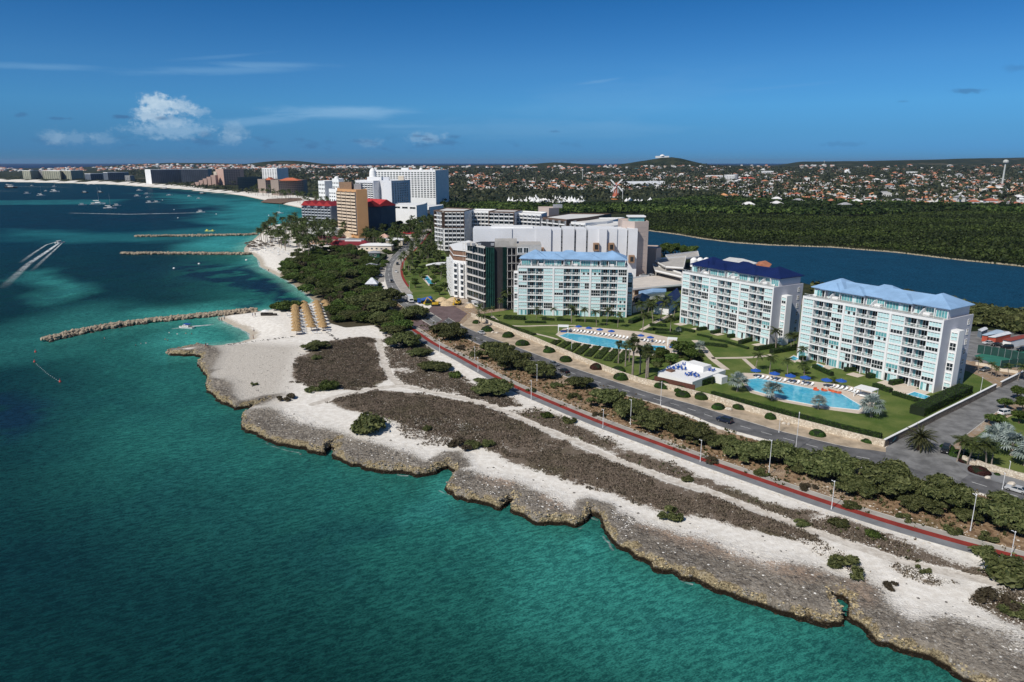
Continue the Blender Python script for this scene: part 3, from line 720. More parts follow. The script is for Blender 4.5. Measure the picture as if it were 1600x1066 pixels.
# side road to the car park
sl = GP([(1386, 694), (1425, 673), (1465, 652), (1515, 628), (1564, 603.5), (1640, 562)]); sr = GP([(1500, 738), (1478, 712), (1492, 694), (1530, 664), (1562, 641), (1650, 590)])
SL, SR = resample(sl, 24), resample(smooth_line(sr, 3), 24)
strip("side_road", SL, SR, .072, ASPH2)
sheet("junction", GP([(1384, 700), (1400, 686), (1440, 690), (1480, 704), (1490, 716), (1514, 742), (1500, 752), (1440, 738), (1384, 716)]), .078, ASPH2)
kerb(SL[1:], 1); kerb(SR[5:], -1)
sheet("pavement", GP([(1480, 712), (1512, 740), (1600, 766), (1700, 797), (1700, 780), (1600, 752), (1540, 735), (1500, 720), (1490, 700)]), .09, GREYP)
sheet("car_park", GP([(1490, 560), (1500, 520), (1560, 515), (1700, 540), (1700, 600), (1640, 562), (1590, 575)]), .04, ASPH2)
# ================================================================ buildings
WHITE = M("white_paint", (.80, .80, .79), .6, .04, .15, bump=.04)
OFFW = M("pale_render", (.68, .685, .72), .75, .05, .1, bump=.05)
ENDW = M("shade_grey_render", (.50, .50, .545), .8, .06, .12, bump=.05)  # white end walls, their grazing-light shade put into the colour
CREAM = M("cream_render", (.66, .58, .47), .75, .06, .1)
CYAN = M("pale_blue_shutter", (.53, .735, .735), .45, .10, 1.5, spec=.5)
TEAL = M("teal_glass", (.12, .34, .36), .2, .2, .8, spec=.6)
GLASS = M("dark_glass", (.014, .022, .026), .08, .3, 1.0, spec=.6)
GREYM = M("grey_metal", (.30, .31, .33), .5, .08)
CONC2 = M("raw_concrete", (.42, .40, .37), .85, .12, .4, bump=.1)
TERR = M("terrace_tile", (.40, .35, .30), .8, .1, 1.)
def roof_mat(name, col, scale=3.2):
    m, t = newmat(name)
    w = t.n("ShaderNodeTexWave", wave_type='BANDS', bands_direction='X'); w.inputs['Scale'].default_value = scale; w.inputs['Distortion'].default_value = 0
    tcn = t.n("ShaderNodeTexCoord"); t.t.links.new(tcn.outputs['Object'], w.inputs[0])
    n = t.noise(.18, detail=5)
    c_ = t.mix(t.step(n, .3, .7), tuple(x * .86 for x in col), tuple(x * 1.12 for x in col))
    t.out(c_, .45, t.bump(w.outputs[0], .25, .05), .35); return m
ROOFB = roof_mat("sky_blue_metal_roof", (.26, .42, .63))
ROOFN = roof_mat("navy_metal_roof", (.007, .017, .085))
ROOFR = roof_mat("red_metal_roof", (.46, .045, .045))
ROOFO = M("orange_roof_tile", (.48, .19, .095), .8, .2, .3, hue=.25)
ROOFM = roof_mat("maroon_metal_roof", (.19, .022, .028))
_g, _t = newmat("balcony_glass")
_b = _t.out((.12, .17, .18), .1, None, .5, Alpha=.22)
BGL = _g
MC = {}
def cached(key, fn):
    if key not in MC: MC[key] = fn()
    return MC[key]

def win_frame(w, h, cols=4, split=.46, t=.09):
    def f():
        b = MB(); d0, d1 = -.10, .02
        b.box(0, w, d0, d1, 0, t); b.box(0, w, d0, d1, h - t, h); b.box(0, t, d0, d1, t, h - t); b.box(w - t, w, d0, d1, t, h - t)
        if split: b.box(t, w - t, d0, d1, h * split - t * .8, h * split + t * .8)
        for i in range(1, cols):
            x = w * i / cols; 
            if split: b.box(x - .04, x + .04, d0 + .01, d1, t, h * split - t * .8); b.box(x - .04, x + .04, d0 + .01, d1, h * split + t * .8, h - t)
            else: b.box(x - .04, x + .04, d0 + .01, d1, t, h - t)
        return b.mesh("window_frame", WHITE)
    return cached(("wf", round(w, 1), round(h, 1), cols, split), f)
def win_pane(w, z0, z1, cols, kinds):
    def f():
        b = MB()
        for i, k in enumerate(kinds):
            x0, x1 = w * i / cols, w * (i + 1) / cols
            y = -.045 if k == 0 else -.015
            b.box(x0 + .05, x1 - .05, y, .01, z0, z1 - (.2 if k == 0 else 0), k)
            if k == 0: b.box(x0 + .05, x1 - .05, -.015, .009, z1 - .2, z1, 1)
            if k == 0:   # shutter louvre break
                b.box(x0 + .05, x1 - .05, y - .012, y - .002, (z0 + z1) / 2 - .03, (z0 + z1) / 2 + .03, 0)
        return b.mesh("pane", [CYAN, GLASS, TEAL])
    return cached(("wp", round(w, 1), round(z0, 2), round(z1, 2), cols, tuple(kinds)), f)
def window(root, x, y, z, w, h, top, bot, rz=0., cols=4, split=.46):
    o = link("window", win_frame(w, h, cols, split), root, (x, y, z), rz)
    if split:
        link("pane", win_pane(w, h * split + .08, h - .09, cols, top), o); link("pane", win_pane(w, .09, h * split - .08, cols, bot), o)
    else: link("pane", win_pane(w, .09, h - .09, cols, top), o)
    return o
def railing_mesh(w):
    def f():
        b = MB()
        b.box(0, w, -.06, .02, 1.02, 1.10, 0); n = max(2, int(w / 1.3))
        for i in range(n + 1):
            x = min(max(w * i / n, .03), w - .03); b.box(x - .025, x + .025, -.05, .01, 0, 1.02, 0)
        b.box(.04, w - .04, -.025, -.005, .06, .98, 1)
        return b.mesh("railing", [WHITE, BGL])
    return cached(("rail", round(w, 1)), f)
def door_mesh(w, h, n=4):
    def f():
        b = MB()
        for i in range(n):
            x0, x1 = w * i / n, w * (i + 1) / n
            b.box(x0 + .06, x1 - .06, -.04, 0, .05, h - .08, 1 if i % 3 else 2)
        b.box(0, w, -.05, .0, h - .08, h, 0); b.box(0, w, -.05, .0, 0, .05, 0)
        for i in range(n + 1):
            x = w * i / n; b.box(max(0, x - .06), min(w, x + .06), -.05, 0, .05, h - .08, 0)
        return b.mesh("sliding_door", [WHITE, GLASS, TEAL])
    return cached(("door", round(w, 1), round(h, 1), n), f)
def table_mesh(k):
    def f():
        b = MB(); r = random.Random(k)
        for i in range(2):
            x = .4 + i * 1.4 + r.random() * .4
            b.box(x, x + .55, .3, .9, .38, .45); b.box(x, x + .55, .86, .92, .45, .95)
            for a in (0, .5):
                for c_ in (.3, .85): b.box(x + a, x + a + .05, c_, c_ + .05, 0, .38)
        b.tube((1.15, .6, 0), (1.15, .6, .6), .05); b.tube((1.15, .6, .6), (1.15, .6, .65), .35)
        return b.mesh("balcony_chairs", WHITE)
    return cached(("tab", k), f)
BAYS = [("W", .55, 4.5), ("B", 4.8, 8.5), ("B", 8.7, 12.3), ("W", 12.5, 16.6), ("W", 17.5, 21.6), ("B", 21.9, 25.5), ("B", 25.7, 29.4), ("W", 29.6, 33.7), ("W", 34.7, 38.9), ("B", 39.2, 42.9), ("B", 43.1, 46.8), ("W", 47.0, 50.9)]
def condo(fl, fr, roofm, label, seed, mirror_stack=(1, 1)):
    r = random.Random(seed)
    L0 = math.hypot(fr[0] - fl[0], fr[1] - fl[1]); k = L0 / 51.5
    root = empty("apartment_building", (fl[0], fl[1], 0), math.atan2(fr[1] - fl[1], fr[0] - fl[0]))
    root.scale = (k, k, 1)
    tag(root, label, "apartment block", "apartment blocks with blue roofs")
    L, D, FH, NF = 51.5, 18.5, 3.32, 7
    top = NF * FH + .1
    b = MB()
    b.box(.45, L - .45, 1.95, D, 0, top)                                       # body
    b.box(0, .45, -.15, 0, 0, top + .55); b.box(L - .45, L, -.15, 0, 0, top + .55)    # white front edges of the end walls
    for kind, x0, x1 in BAYS:
        if kind == "W": b.box(x0 - .12, x1 + .12, .03, 1.95, 0, top - .02)
    for x in (16.7, 33.85): b.box(x, x + .7, -.3, 1.95, 0, top)
    for f_ in range(1, NF + 1):
        z = f_ * FH
        b.box(.45, L - .45, -.12 if f_ < NF else -.25, 1.94, z - .30, z + (.12 if f_ < NF else .55))
    for x in (8.5, 25.5, 42.9): b.box(x, x + .2, .15, 1.95, .1, top - .3)       # dividers between twin balconies
    for x0, x1 in ((12.3, 12.38), (29.4, 29.48), (4.7, 4.8), (21.7, 21.8), (38.98, 39.1), (46.8, 46.9)): b.box(x0, x1, .02, 1.9, 0, top - .3)
    b.build("wall", WHITE, root)
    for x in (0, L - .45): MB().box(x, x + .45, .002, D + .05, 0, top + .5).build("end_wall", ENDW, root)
    MB().box(.46, L - .46, 1.0, D - .1, top + .02, top + .06).build("terrace", TERR, root)
    for f_ in range(NF):
        z = f_ * FH
        for i, (kind, x0, x1) in enumerate(BAYS):
            w = x1 - x0
            if kind == "W":
                if f_ == 0:
                    window(root, x0, 0.0, .12, w, 2.75, [r.choice((0, 0, 2)) if r.random() < .8 else 1 for _ in range(4)], [], split=0, cols=4); continue
                q = r.random()
                if q < .52: tp, bt = [0] * 4, [0] * 4
                elif q < .68: tp, bt = [0] * 4, [1] * 4
                elif q < .80: tp, bt = [1] * 4, [1] * 4
                elif q < .90: tp, bt = [0, 0, 1, 1], [0, 0, 1, 1]
                else: tp, bt = [2] * 4, [0, 1, 0, 1]
                window(root, x0, 0.0, z + .14, w, 2.84, tp, bt)
            else:
                o = link("balcony", railing_mesh(w), root, (x0, -.02, z + .12)) if f_ else None
                d_ = link("sliding_door", door_mesh(w, 2.6), o or root, (0, 1.95, 0) if o else (x0, 1.93, z + .08))
                if o and r.random() < .75: link("balcony_chairs", table_mesh(r.randrange(4)), o, (.3 + .6 * r.random(), .15, 0))
    # projecting window stacks on both ends
    for side, on in ((0, mirror_stack[0]), (1, mirror_stack[1])):
        if not on: continue
        x0, x1 = (-2.4, -.02) if side == 0 else (L + .02, L + 2.6)
        st = MB(); st.box(x0, x1, 5.2, 8.6, 0, 6 * FH + .3); st.box(x0 + (0 if side else .15), x1 - (0 if not side else .15), 5.35, 8.5, 6 * FH + .3, 6 * FH + .34)
        so = st.build("window_stack", WHITE, root)
        for f_ in range(6):
            q = r.random(); tp = [0, 0] if q < .6 else [1, 1]; bt = [0, 0] if q < .5 else [1, 1]
            link("window", win_frame(2.0, 2.5, 2), so, (x0 + .25, 5.17, f_ * FH + .45))
            link("pane", win_pane(2.0, 2.5 * .46 + .08, 2.41, 2, tp), so, (x0 + .25, 5.17, f_ * FH + .45)); link("pane", win_pane(2.0, .09, 2.5 * .46 - .08, 2, bt), so, (x0 + .25, 5.17, f_ * FH + .45))
        for f_ in range(7):        # narrow windows towards the back
            link("window", win_frame(1.3, 1.9, 2), root, (L + .03 if side else -.03, 15.2 if side else 16.5, f_ * FH + .7), math.pi / 2 if side else -math.pi / 2)
            link("pane", win_pane(1.3, .1, .79, 2, [1, 1]), root, (L + .04 if side else -.04, 15.2 if side else 16.5, f_ * FH + .7), math.pi / 2 if side else -math.pi / 2)
            link("pane", win_pane(1.3, .95, 1.8, 2, [1, 1]), root, (L + .04 if side else -.04, 15.2 if side else 16.5, f_ * FH + .7), math.pi / 2 if side else -math.pi / 2)
    # roof terrace and penthouse
    pz, py = top + .06, 4.6
    p = MB(); p.box(1.3, L - 1.3, py + 1.1, D - .4, pz, pz + 3.5)
    for x0, x1 in ((1.3, 6), (12.4, 17.2), (17.2, 21.5), (29.4, 34.2), (34.2, 38.5), (46.2, L - 1.3)): p.box(x0, x1, py, py + 1.1, pz, pz + 3.05)
    ph = p.build("penthouse", OFFW, root)
    for x0, x1, y in ((1.5, 5.8, py), (12.6, 17.0, py), (17.4, 21.3, py), (29.6, 34, py), (34.4, 38.3, py), (46.4, L - 1.5, py), (6.3, 9.1, py + 1.1), (9.4, 12.1, py + 1.1), (21.8, 25.3, py + 1.1), (25.6, 29.1, py + 1.1), (38.8, 42.3, py + 1.1), (42.6, 46, py + 1.1)):
        kinds = [2] * 4 if r.random() < .6 else [0, 2, 2, 1]
        link("window", win_frame(x1 - x0, 2.6, 4, 0), ph, (x0, y - .02, pz + .1)); link("pane", win_pane(x1 - x0, .1, 2.5, 4, kinds), ph, (x0, y - .02, pz + .1))
    for x in (6.2, 12.2, 21.7, 29.2, 38.7, 46.1): MB().tube((x, py - .5, pz), (x, py - .5, pz + 3.1), .14, n=8).build("column", WHITE, root)
    for x in (9.3, 25.4, 42.4):            # curved white screens that divide the terraces
        q = MB(); n = 8
        for i in range(n):
            a0, a1 = i / n, (i + 1) / n
            h0, h1 = 2.5 * math.cos(a0 * 1.35), 2.5 * math.cos(a1 * 1.35)
            y0, y1 = py + 1.0 - a0 * 4.3, py + 1.0 - a1 * 4.3
            q.add([(x, y0, pz), (x, y1, pz), (x, y1, pz + h1), (x, y0, pz + h0), (x + .2, y0, pz), (x + .2, y1, pz), (x + .2, y1, pz + h1), (x + .2, y0, pz + h0)], [(0, 3, 2, 1), (4, 5, 6, 7), (3, 7, 6, 2), (0, 4, 7, 3), (1, 2, 6, 5)])
        q.box(x + .4, x + 2.6, py - 1.2, py + .9, pz, pz + 1.2)
        q.build("terrace_screen", WHITE, root)
    tr = MB()
    tr.box(.5, L - .5, -.12, -.06, top + 1.35, top + 1.42); tr.box(.5, L - .5, -.1, -.08, top + .55, top + 1.35, 1)
    tr.build("terrace_railing", [WHITE, BGL], root)
    for i in range(16):
        x = 1.5 + (L - 4) * r.random()
        f3 = MB(); f3.box(0, .6, 0, 1.7, .25, .34); f3.box(0, .6, 1.7, 1.78, .3, .85)
        for a in (0, .54):
            for c_ in (0.02, 1.6): f3.box(a, a + .06, c_, c_ + .06, 0, .25)
        link("terrace_lounger", cached("tlo", lambda: f3.mesh("terrace_lounger", WHITE)), root, (x, .8 + 1.6 * r.random(), pz), r.choice((0, .3, 1.5, -.4)))
    ez = pz + 3.55
    rf = MB()
    rf.hip(.6, L - .6, py - .1, D + .4, ez, ez + 2.5, 5.5)
    ro = rf.build("roof", roofm, root)
    for x0, x1, y0, h in ((.3, 14.5, py - .9, 3.4), (L - 14.5, L - .3, py - .9, 3.4)):
        MB().hip(x0, x1, y0, D + .7, ez + .02, ez + h, 7.05).build("roof_pavilion", roofm, ro)
    for x0, x1 in ((11.5, 22), (28.8, 39.2), (4.5, 12.5)): MB().hip(x0, x1, py - 1.6, py + 9, ez - .03, ez + 2.1, (x1 - x0) / 2 - .2).build("roof_gablet", roofm, ro)
    MB().hip(17, 30, D - 9, D + 2, ez + .01, ez + 2.9, 5).build("roof_gablet", roofm, ro)
    return root
condo((107.9, 259.2), (135.0, 216.6), ROOFB, "white apartment block with a sky blue roof beside the side road", 3)
condo((77.3, 319.5), (103.5, 277.0), ROOFN, "white apartment block with a dark navy roof", 5)
condo((2.6, 336.8), (54.4, 330.4), ROOFB, "white apartment block with a sky blue roof, left one facing the long pool", 8)

# ---- generic blocks: a footprint whose visible corners are given as (bearing column, distance)
def wbox(w, h, frame=None, glass=None):
    def f():
        b = MB(); t = .07 * min(w, h)
        b.box(0, w, -.08, .02, 0, t); b.box(0, w, -.08, .02, h - t, h); b.box(0, t, -.08, .02, t, h - t); b.box(w - t, w, -.08, .02, t, h - t)
        b.box(t, w - t, -.04, .02, t, h - t, 1); b.box(w / 2 - t * .3, w / 2 + t * .3, -.07, -.04, t, h - t, 0)
        return b.mesh("window", [frame or WHITE, glass or GLASS])
    return cached(("wb", round(w, 2), round(h, 2), (frame or WHITE).name, (glass or GLASS).name), f)
def balc(w, h, d=1.3, wall=None, par=1.0, glass=None):
    def f():
        b = MB()
        b.box(0, w, -d, .02, 0, .18); b.box(0, w, -d - .04, -d + .12, -.06, par); b.box(0, .12, -d + .12, .02, .18, h - .05); b.box(w - .12, w, -d + .12, .02, .18, h - .05)
        b.box(.25, w - .25, -.04, .02, .2, h * .78, 1); b.box(w / 2 - .06, w / 2 + .06, -.07, -.04, .2, h * .78, 0)
        return b.mesh("balcony", [wall or WHITE, glass or GLASS])
    return cached(("bc", round(w, 2), round(h, 2), d, (wall or WHITE).name, par), f)
def face_grid(root, P, Q, z0, z1, rows, cols, kind="window", wf=.6, hf=.55, wall=None, glass=None, pad=0.0, d=1.3, par=1.0):
    dx, dy = Q[0] - P[0], Q[1] - P[1]; L = math.hypot(dx, dy); rz = math.atan2(dy, dx); ux, uy = dx / L, dy / L
    cw, rh = (L - 2 * pad) / cols, (z1 - z0) / rows
    me = wbox(cw * wf, rh * hf, wall, glass) if kind == "window" else balc(cw * wf, rh, d, wall, par, glass)
    for j in range(rows):
        for i in range(cols):
            s = pad + cw * (i + (1 - wf) / 2)
            link(kind, me, root, (P[0] + ux * s + uy * .02 - root.location.x, P[1] + uy * s - ux * .02 - root.location.y, z0 + rh * (j + ((1 - hf) / 2 if kind == "window" else 0))), rz)
def block(name, label, cat, chain, back, z, mat, rmat=None, group=None, z0=0.0, parapet=.6, roof_hip=None, hip_h=3.5):
    pts = [GD(u, d) for u, d in chain]
    (x0, y0), (x1, y1) = pts[0], pts[-1]
    c0 = ((x0 + x1) / 2, (y0 + y1) / 2)
    poly = pts + [(x1 + back[0], y1 + back[1]), (x0 + back[0], y0 + back[1])]
    root = empty(name, (c0[0], c0[1], 0))
    tag(root, label, cat, group)
    rel = [(x - c0[0], y - c0[1]) for x, y in poly]
    b = MB().prism(rel, z0, z); b.build("wall", mat, root)
    if parapet:
        q = MB(); n = len(rel)
        for i in range(n):
            (ax, ay), (bx, by) = rel[i], rel[(i + 1) % n]; L = math.hypot(bx - ax, by - ay) or 1; nx, ny = -(by - ay) / L * .35, (bx - ax) / L * .35
            q.add([(ax, ay, z), (bx, by, z), (bx, by, z + parapet), (ax, ay, z + parapet), (ax + nx, ay + ny, z), (bx + nx, by + ny, z), (bx + nx, by + ny, z + parapet), (ax + nx, ay + ny, z + parapet)], [(0, 1, 2, 3), (4, 7, 6, 5), (3, 2, 6, 7)])
        q.build("parapet", rmat or mat, root)
    root["_n"] = 0; del root["_n"]
    return root, pts, rel
def ztop(v, d): return HCAM - (v - 252.5) * d / FPX / 1.0
def zt(v, d):
    b = -(v - 533) / FPX; dy, dz = CP + b * SP, -SP + b * CP
    return HCAM + dz * d / dy
def lbox(root, name, mat, x0, x1, y0, y1, z0, z1): return MB().box(x0, x1, y0, y1, z0, z1).build(name, mat, root)

# tan tower by the beach
TAN = M("tan_render", (.60, .33, .155), .75, .05, .1); TANP = M("cream_balcony", (.70, .56, .42), .7, .05)
r_, p, rel = block("hotel_tower", "tan high rise hotel tower with rows of cream balconies", "hotel", [(527, 716), (556.5, 690), (573.6, 695)], (-6, 26), zt(297, 700), TAN)
face_grid(r_, p[0], p[1], 4, zt(299, 700), 13, 4, "balcony", .92, wall=TANP, d=1.5, par=1.75)
lbox(r_, "roof_plant", M("brown_plant", (.30, .20, .13)), -14, -2, 8, 18, zt(297, 700), zt(297, 700) + 7); lbox(r_, "roof_plant", GREYM, 0, 7, 10, 18, zt(297, 700), zt(297, 700) + 5)
lbox(r_, "podium", TANP, -16, 18, -6, 10, 0, 4.5)
# steel-blue hotel with red gables
STEEL = M("steel_blue_render", (.22, .25, .29), .7, .08); SLATE = M("slate_grey_render", (.115, .12, .135), .75, .08, .1)
r_, p, rel = block("gabled_hotel", "steel blue hotel with a row of red gabled roofs by the sea", "hotel", [(470, 815), (516, 795)], (8, 20), zt(322, 800), STEEL, parapet=0)
face_grid(r_, p[0], p[1], 1, zt(324, 800), 7, 9, "balcony", .8, wall=M("pale_blue_render", (.50, .54, .58)), d=1.2)
for i in range(4):
    a = (i + .5) / 4; x, y = rel[0][0] + (rel[1][0] - rel[0][0]) * a, rel[0][1] + (rel[1][1] - rel[0][1]) * a; z = zt(322, 800)
    q = MB(); q.add([(x - 5, y - 2, z), (x + 5, y - 2, z), (x, y - 2, z + 5), (x - 5 + 7, y + 19, z), (x + 5 + 7, y + 19, z), (x + 7, y + 19, z + 5)], [(0, 1, 2), (3, 5, 4), (0, 2, 5, 3), (1, 4, 5, 2), (0, 3, 4, 1)]); q.build("roof", ROOFR, r_)
r_, p, rel = block("gabled_hotel", "dark slate hotel wing with red gabled roofs behind the tan tower", "hotel", [(571, 735), (594, 750), (617, 790)], (-25, 20), zt(322, 750), SLATE, parapet=0)
face_grid(r_, (p[0][0] - 1, p[0][1] + 12), p[0], 4, zt(324, 750), 9, 2, "balcony", .85)
for (ax, ay), w in ((rel[0], 12), (rel[1], 12)):
    z = zt(322, 750); q = MB(); q.add([(ax - 3, ay - 1.5, z), (ax + 15, ay + 9, z), (ax + 6, ay + 3, z + 6.5), (ax - 28, ay + 18, z), (ax - 10, ay + 30, z), (ax - 19, ay + 24, z + 6.5)], [(0, 1, 2), (3, 5, 4), (0, 2, 5, 3), (1, 4, 5, 2), (0, 3, 4, 1)]); q.build("roof", ROOFR, r_)
# white slab hotel with a grid of windows
zr = zt(267, 1205)
r_, p, rel = block("slab_hotel", "largest white slab hotel with a grid of dark windows and a small dome on top", "hotel", [(587, 1230), (681, 1190), (690, 1240)], (10, 30), zr, WHITE, parapet=1.2)
face_grid(r_, p[0], p[1], zt(309, 1205), zr - 1.5, 14, 20, "window", .70, .64)
xx, yy = rel[0]; lbox(r_, "roof_plant", WHITE, xx - 1, xx + 3, yy + 1, yy + 8, zr, zr + 5)
lbox(r_, "roof_plant", WHITE, -12, 0, 4, 12, zr, zr + 4.5)
MB().lathe([(3.2, zr), (3.0, zr + 2), (2.2, zr + 3.6), (.9, zr + 4.6), (.1, zr + 5)], 12, 0, 22, 0).build("dome", WHITE, r_); lbox(r_, "roof_plant", OFFW, 38, 42, -8, 4, zr, zr + 4)
lbox(r_, "podium", WHITE, -30, 48, -14, -4, 0, 9)
# folded white hotel in front of it
FOLD = M("cool_white_render", (.66, .67, .70), .7, .04)
z1 = zt(283, 1000)
r_, p, rel = block("folded_hotel", "white hotel of folded slabs with a stepped roof, left of the white slab", "hotel", [(556, 1015), (571, 1003), (584, 990), (603, 1015)], (0, 30), z1, FOLD, WHITE)
face_grid(r_, p[1], p[2], 12, z1 - 2, 11, 3, "balcony", .8)
face_grid(r_, p[0], p[1], 12, z1 - 2, 11, 2, "balcony", .8)
lbox(r_, "roof_plant", WHITE, -6, 14, 8, 22, z1, z1 + 5); MB().lathe([(5, z1), (5, z1 + 9), (4.4, z1 + 13), (2.6, z1 + 16), (.2, z1 + 17.5)], 14, 0, -1, 25).build("dome", WHITE, r_)
z1 = zt(283, 980)
r_, p, rel = block("folded_hotel", "tall white hotel wing with a blank lit wall and a dark ribbed side", "hotel", [(591, 1010), (612, 970), (624, 985), (638, 1015)], (0, 22), z1, FOLD)
face_grid(r_, p[2], p[3], 6, z1 - 2, 12, 5, "window", .45, .7); face_grid(r_, p[1], p[2], 6, z1 - 2, 12, 3, "window", .3, .8)
lbox(r_, "roof_plant", FOLD, -14, -6, 3, 9, z1, z1 + 4.5); lbox(r_, "roof_plant", CREAM, 6, 14, 8, 16, z1, z1 + 6)
z1 = zt(322, 850)
r_, p, rel = block("low_hall", "low white windowless hall in front of the white hotels", "hall", [(614, 868), (650, 850), (662, 880)], (0, 34), z1, WHITE)
face_grid(r_, p[0], p[1], z1 - 4, z1 - 1, 1, 3, "window", .75, .8)
z1 = zt(323, 930)
r_, p, rel = block("low_hall", "white entrance hall with slanted roof below the white slab hotel", "hall", [(660, 930), (672, 915), (690, 950)], (0, 20), z1, WHITE); face_grid(r_, p[0], p[1], 1, z1 - 1, 1, 2, "window", .7, .7)
# terraced brown and white resort, a long row running to the right
BROWN = M("brown_cladding", (.125, .085, .065), .7, .1, .3); BEIGE = M("beige_render", (.52, .43, .38), .75, .05, .1)
def resort(label, chain, back, v, dref, mat, faces, roofmat=None):
    z = zt(v, dref); r_, p, rel = block("resort_wing", label, "resort", chain, back, z, mat, roofmat, "wings of the terraced resort", parapet=.8)
    for i, rows, cols, wall in faces: face_grid(r_, p[i], p[i + 1], .5, z - .4, rows, cols, "balcony", .9, wall=wall, d=1.6)
    q = MB(); q.prism([(x * .93, y * .93 + .4) for x, y in rel], z + .02, z + .1); q.build("roof_deck", M("pale_roof", (.66, .65, .63), .8, .06, .1), r_)
    return r_
resort("brown and white resort wing with balconies, leftmost of the terraced row", [(680, 602), (693, 590), (725, 590)], (6, 30), 331, 590, WHITE, [(1, 9, 5, WHITE), (0, 9, 3, WHITE)], BROWN)
resort("white resort wing with four rows of windows behind the building site", [(728, 618), (764, 612)], (6, 24), 331, 615, WHITE, [(0, 9, 6, WHITE)])
resort("brown framed resort wing with two balcony rows, beside the white wing", [(764, 606), (804, 600)], (6, 24), 332, 603, OFFW, [(0, 9, 5, WHITE)], BROWN)
resort("narrow white resort wing behind a beige pier", [(806, 612), (846, 596)], (6, 24), 335, 604, WHITE, [(0, 9, 6, WHITE)])
resort("brown ended resort wing with a wide pale roof", [(848, 585), (886, 560), (918, 580)], (26, 45), 343, 570, BROWN, [(0, 8, 4, WHITE)])
resort("white stepped resort wing with brown end panel", [(893, 560), (916, 548), (950, 565)], (20, 40), 349, 555, WHITE, [(0, 8, 3, WHITE)])
resort("low white resort wing nearest the beige tower", [(918, 540), (948, 532), (978, 548)], (20, 36), 355, 536, WHITE, [(0, 7, 4, BROWN)])
r_, p, rel = block("stair_tower", "beige stair tower with a stepped top above the resort roofs", "tower", [(842, 640), (858, 632), (874, 640)], (0, 16), zt(326, 636), BEIGE)
face_grid(r_, p[0], p[1], 26, zt(327, 636) - 1, 1, 1, "window", .5, .6); lbox(r_, "roof_plant", GREYM, 4, 12, 2, 9, zt(326, 636), zt(326, 636) + 3)
# long white wall of the wing behind the first apartment block
PANEL = M("white_wall_panel", (.70, .715, .74), .7, .05, .08)
zb = zt(357.5, 440)
root = empty("panelled_wing", (25, 440, 0)); tag(root, "long white panelled wing with blank walls behind the blue roofed block", "resort")
segs = [(738, 800, 0.0), (800, 838, .6), (838, 862, 0), (862, 878, 1.2), (881, 899, 0.2), (902, 918, 1.0), (921, 938, .2), (938, 950, -1.6), (950, 967, .3), (967, 983, 1.0), (985, 999, -.4)]
for a, b_, off in segs:
    (xa, ya), (xb, yb) = GD(a, 440), GD(b_, 440)
    o = MB().box(xa - 25, xb - 25, off, off + 18, 0, zb + (0 if off < .9 else -.4)).build("wall_panel", PANEL, root)
for u in (879.5, 900.5, 919.5, 984):
    x, y = GD(u, 440); q = MB().box(x - 25 - .55, x - 25 + .55, 2.2, 12, 0, zb - 1).build("recess", GREYM, root)
    for k in range(8): link("window", wbox(.9, 1.4), root, (x - 25 - .45, 2.18, 3 + k * 3.3))
for u, v in ((934, 384), (958, 384), (991, 403), (846, 391)):
    x, y = GD(u, 438); z = zt(v, 438)
    q = MB().box(x - 25 - 1.7, x - 25 + 1.7, -3.4, 1, z - 3, z + 1.6).build("bay_window", M("bronze_panel", (.30, .19, .12)), root)
    link("window", wbox(2.0, 3.0, BROWN), q, (x - 25 - 1.0, -3.42, z - 2.2))
lbox(root, "roof_plant", WHITE, -38, -12, 4, 16, zb, zb + .8)
z1 = zt(348, 443)
r_, p, rel = block("beige_tower", "tall blank beige tower with a glass pavilion on top", "tower", [(974, 452), (994, 442), (1016, 446)], (0, 18), z1, BEIGE)
lbox(r_, "roof_pavilion", WHITE, -4, 7, 3, 12, z1 + 2.6, z1 + 3.4); lbox(r_, "roof_pavilion_glass", TEAL, -3.2, 6.2, 4, 11, z1, z1 + 2.6)
for k in range(12): link("joint", cached("joint", lambda: MB().box(0, 8.6, -.03, .02, 0, .06).mesh("joint", GREYM)), r_, (rel[1][0] + .1, rel[1][1] + .03, 2.5 + k * 2.7), math.atan2(rel[2][1] - rel[1][1], rel[2][0] - rel[1][0]))
r_, p, rel = block("service_block", "small beige service block against the tall beige tower", "building", [(1016, 470), (1030, 462), (1038, 468)], (0, 12), zt(389, 465), BEIGE); face_grid(r_, p[1], p[2], 2, 6, 1, 1, "window", .4, .5)
# the building site: bare floors, green netting
NET = M("green_netting", (.012, .060, .050), .9, .35, .5, bump=.6, bscale=.8)
zc = zt(384, 358)
(xa, ya), (xb, yb) = GD(727, 366), GD(756, 350)
root = empty("unfinished_building", (xb, yb, 0)); tag(root, "unfinished concrete block half wrapped in dark green netting", "building site")
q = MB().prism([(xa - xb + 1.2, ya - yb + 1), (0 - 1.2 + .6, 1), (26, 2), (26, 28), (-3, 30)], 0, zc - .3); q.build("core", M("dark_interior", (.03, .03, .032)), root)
for k in range(9):
    z = k * zc / 8
    MB().prism([(xa - xb - .4, ya - yb), (0.2, -.4), (.5, 2), (-4, 14), (xa - xb + 2, ya - yb + 10)], max(z - .35, .02), z + .25).build("floor_slab", M("pale_slab", (.60, .57, .52), .8), root)
    if k < 8:
        face_grid(root, (xa + .5, ya + .6), (xb - .3, yb + .3), z + .2, z + zc / 8 - .2, 1, 3, "window", .94, .95, glass=GLASS, wall=GREYM)
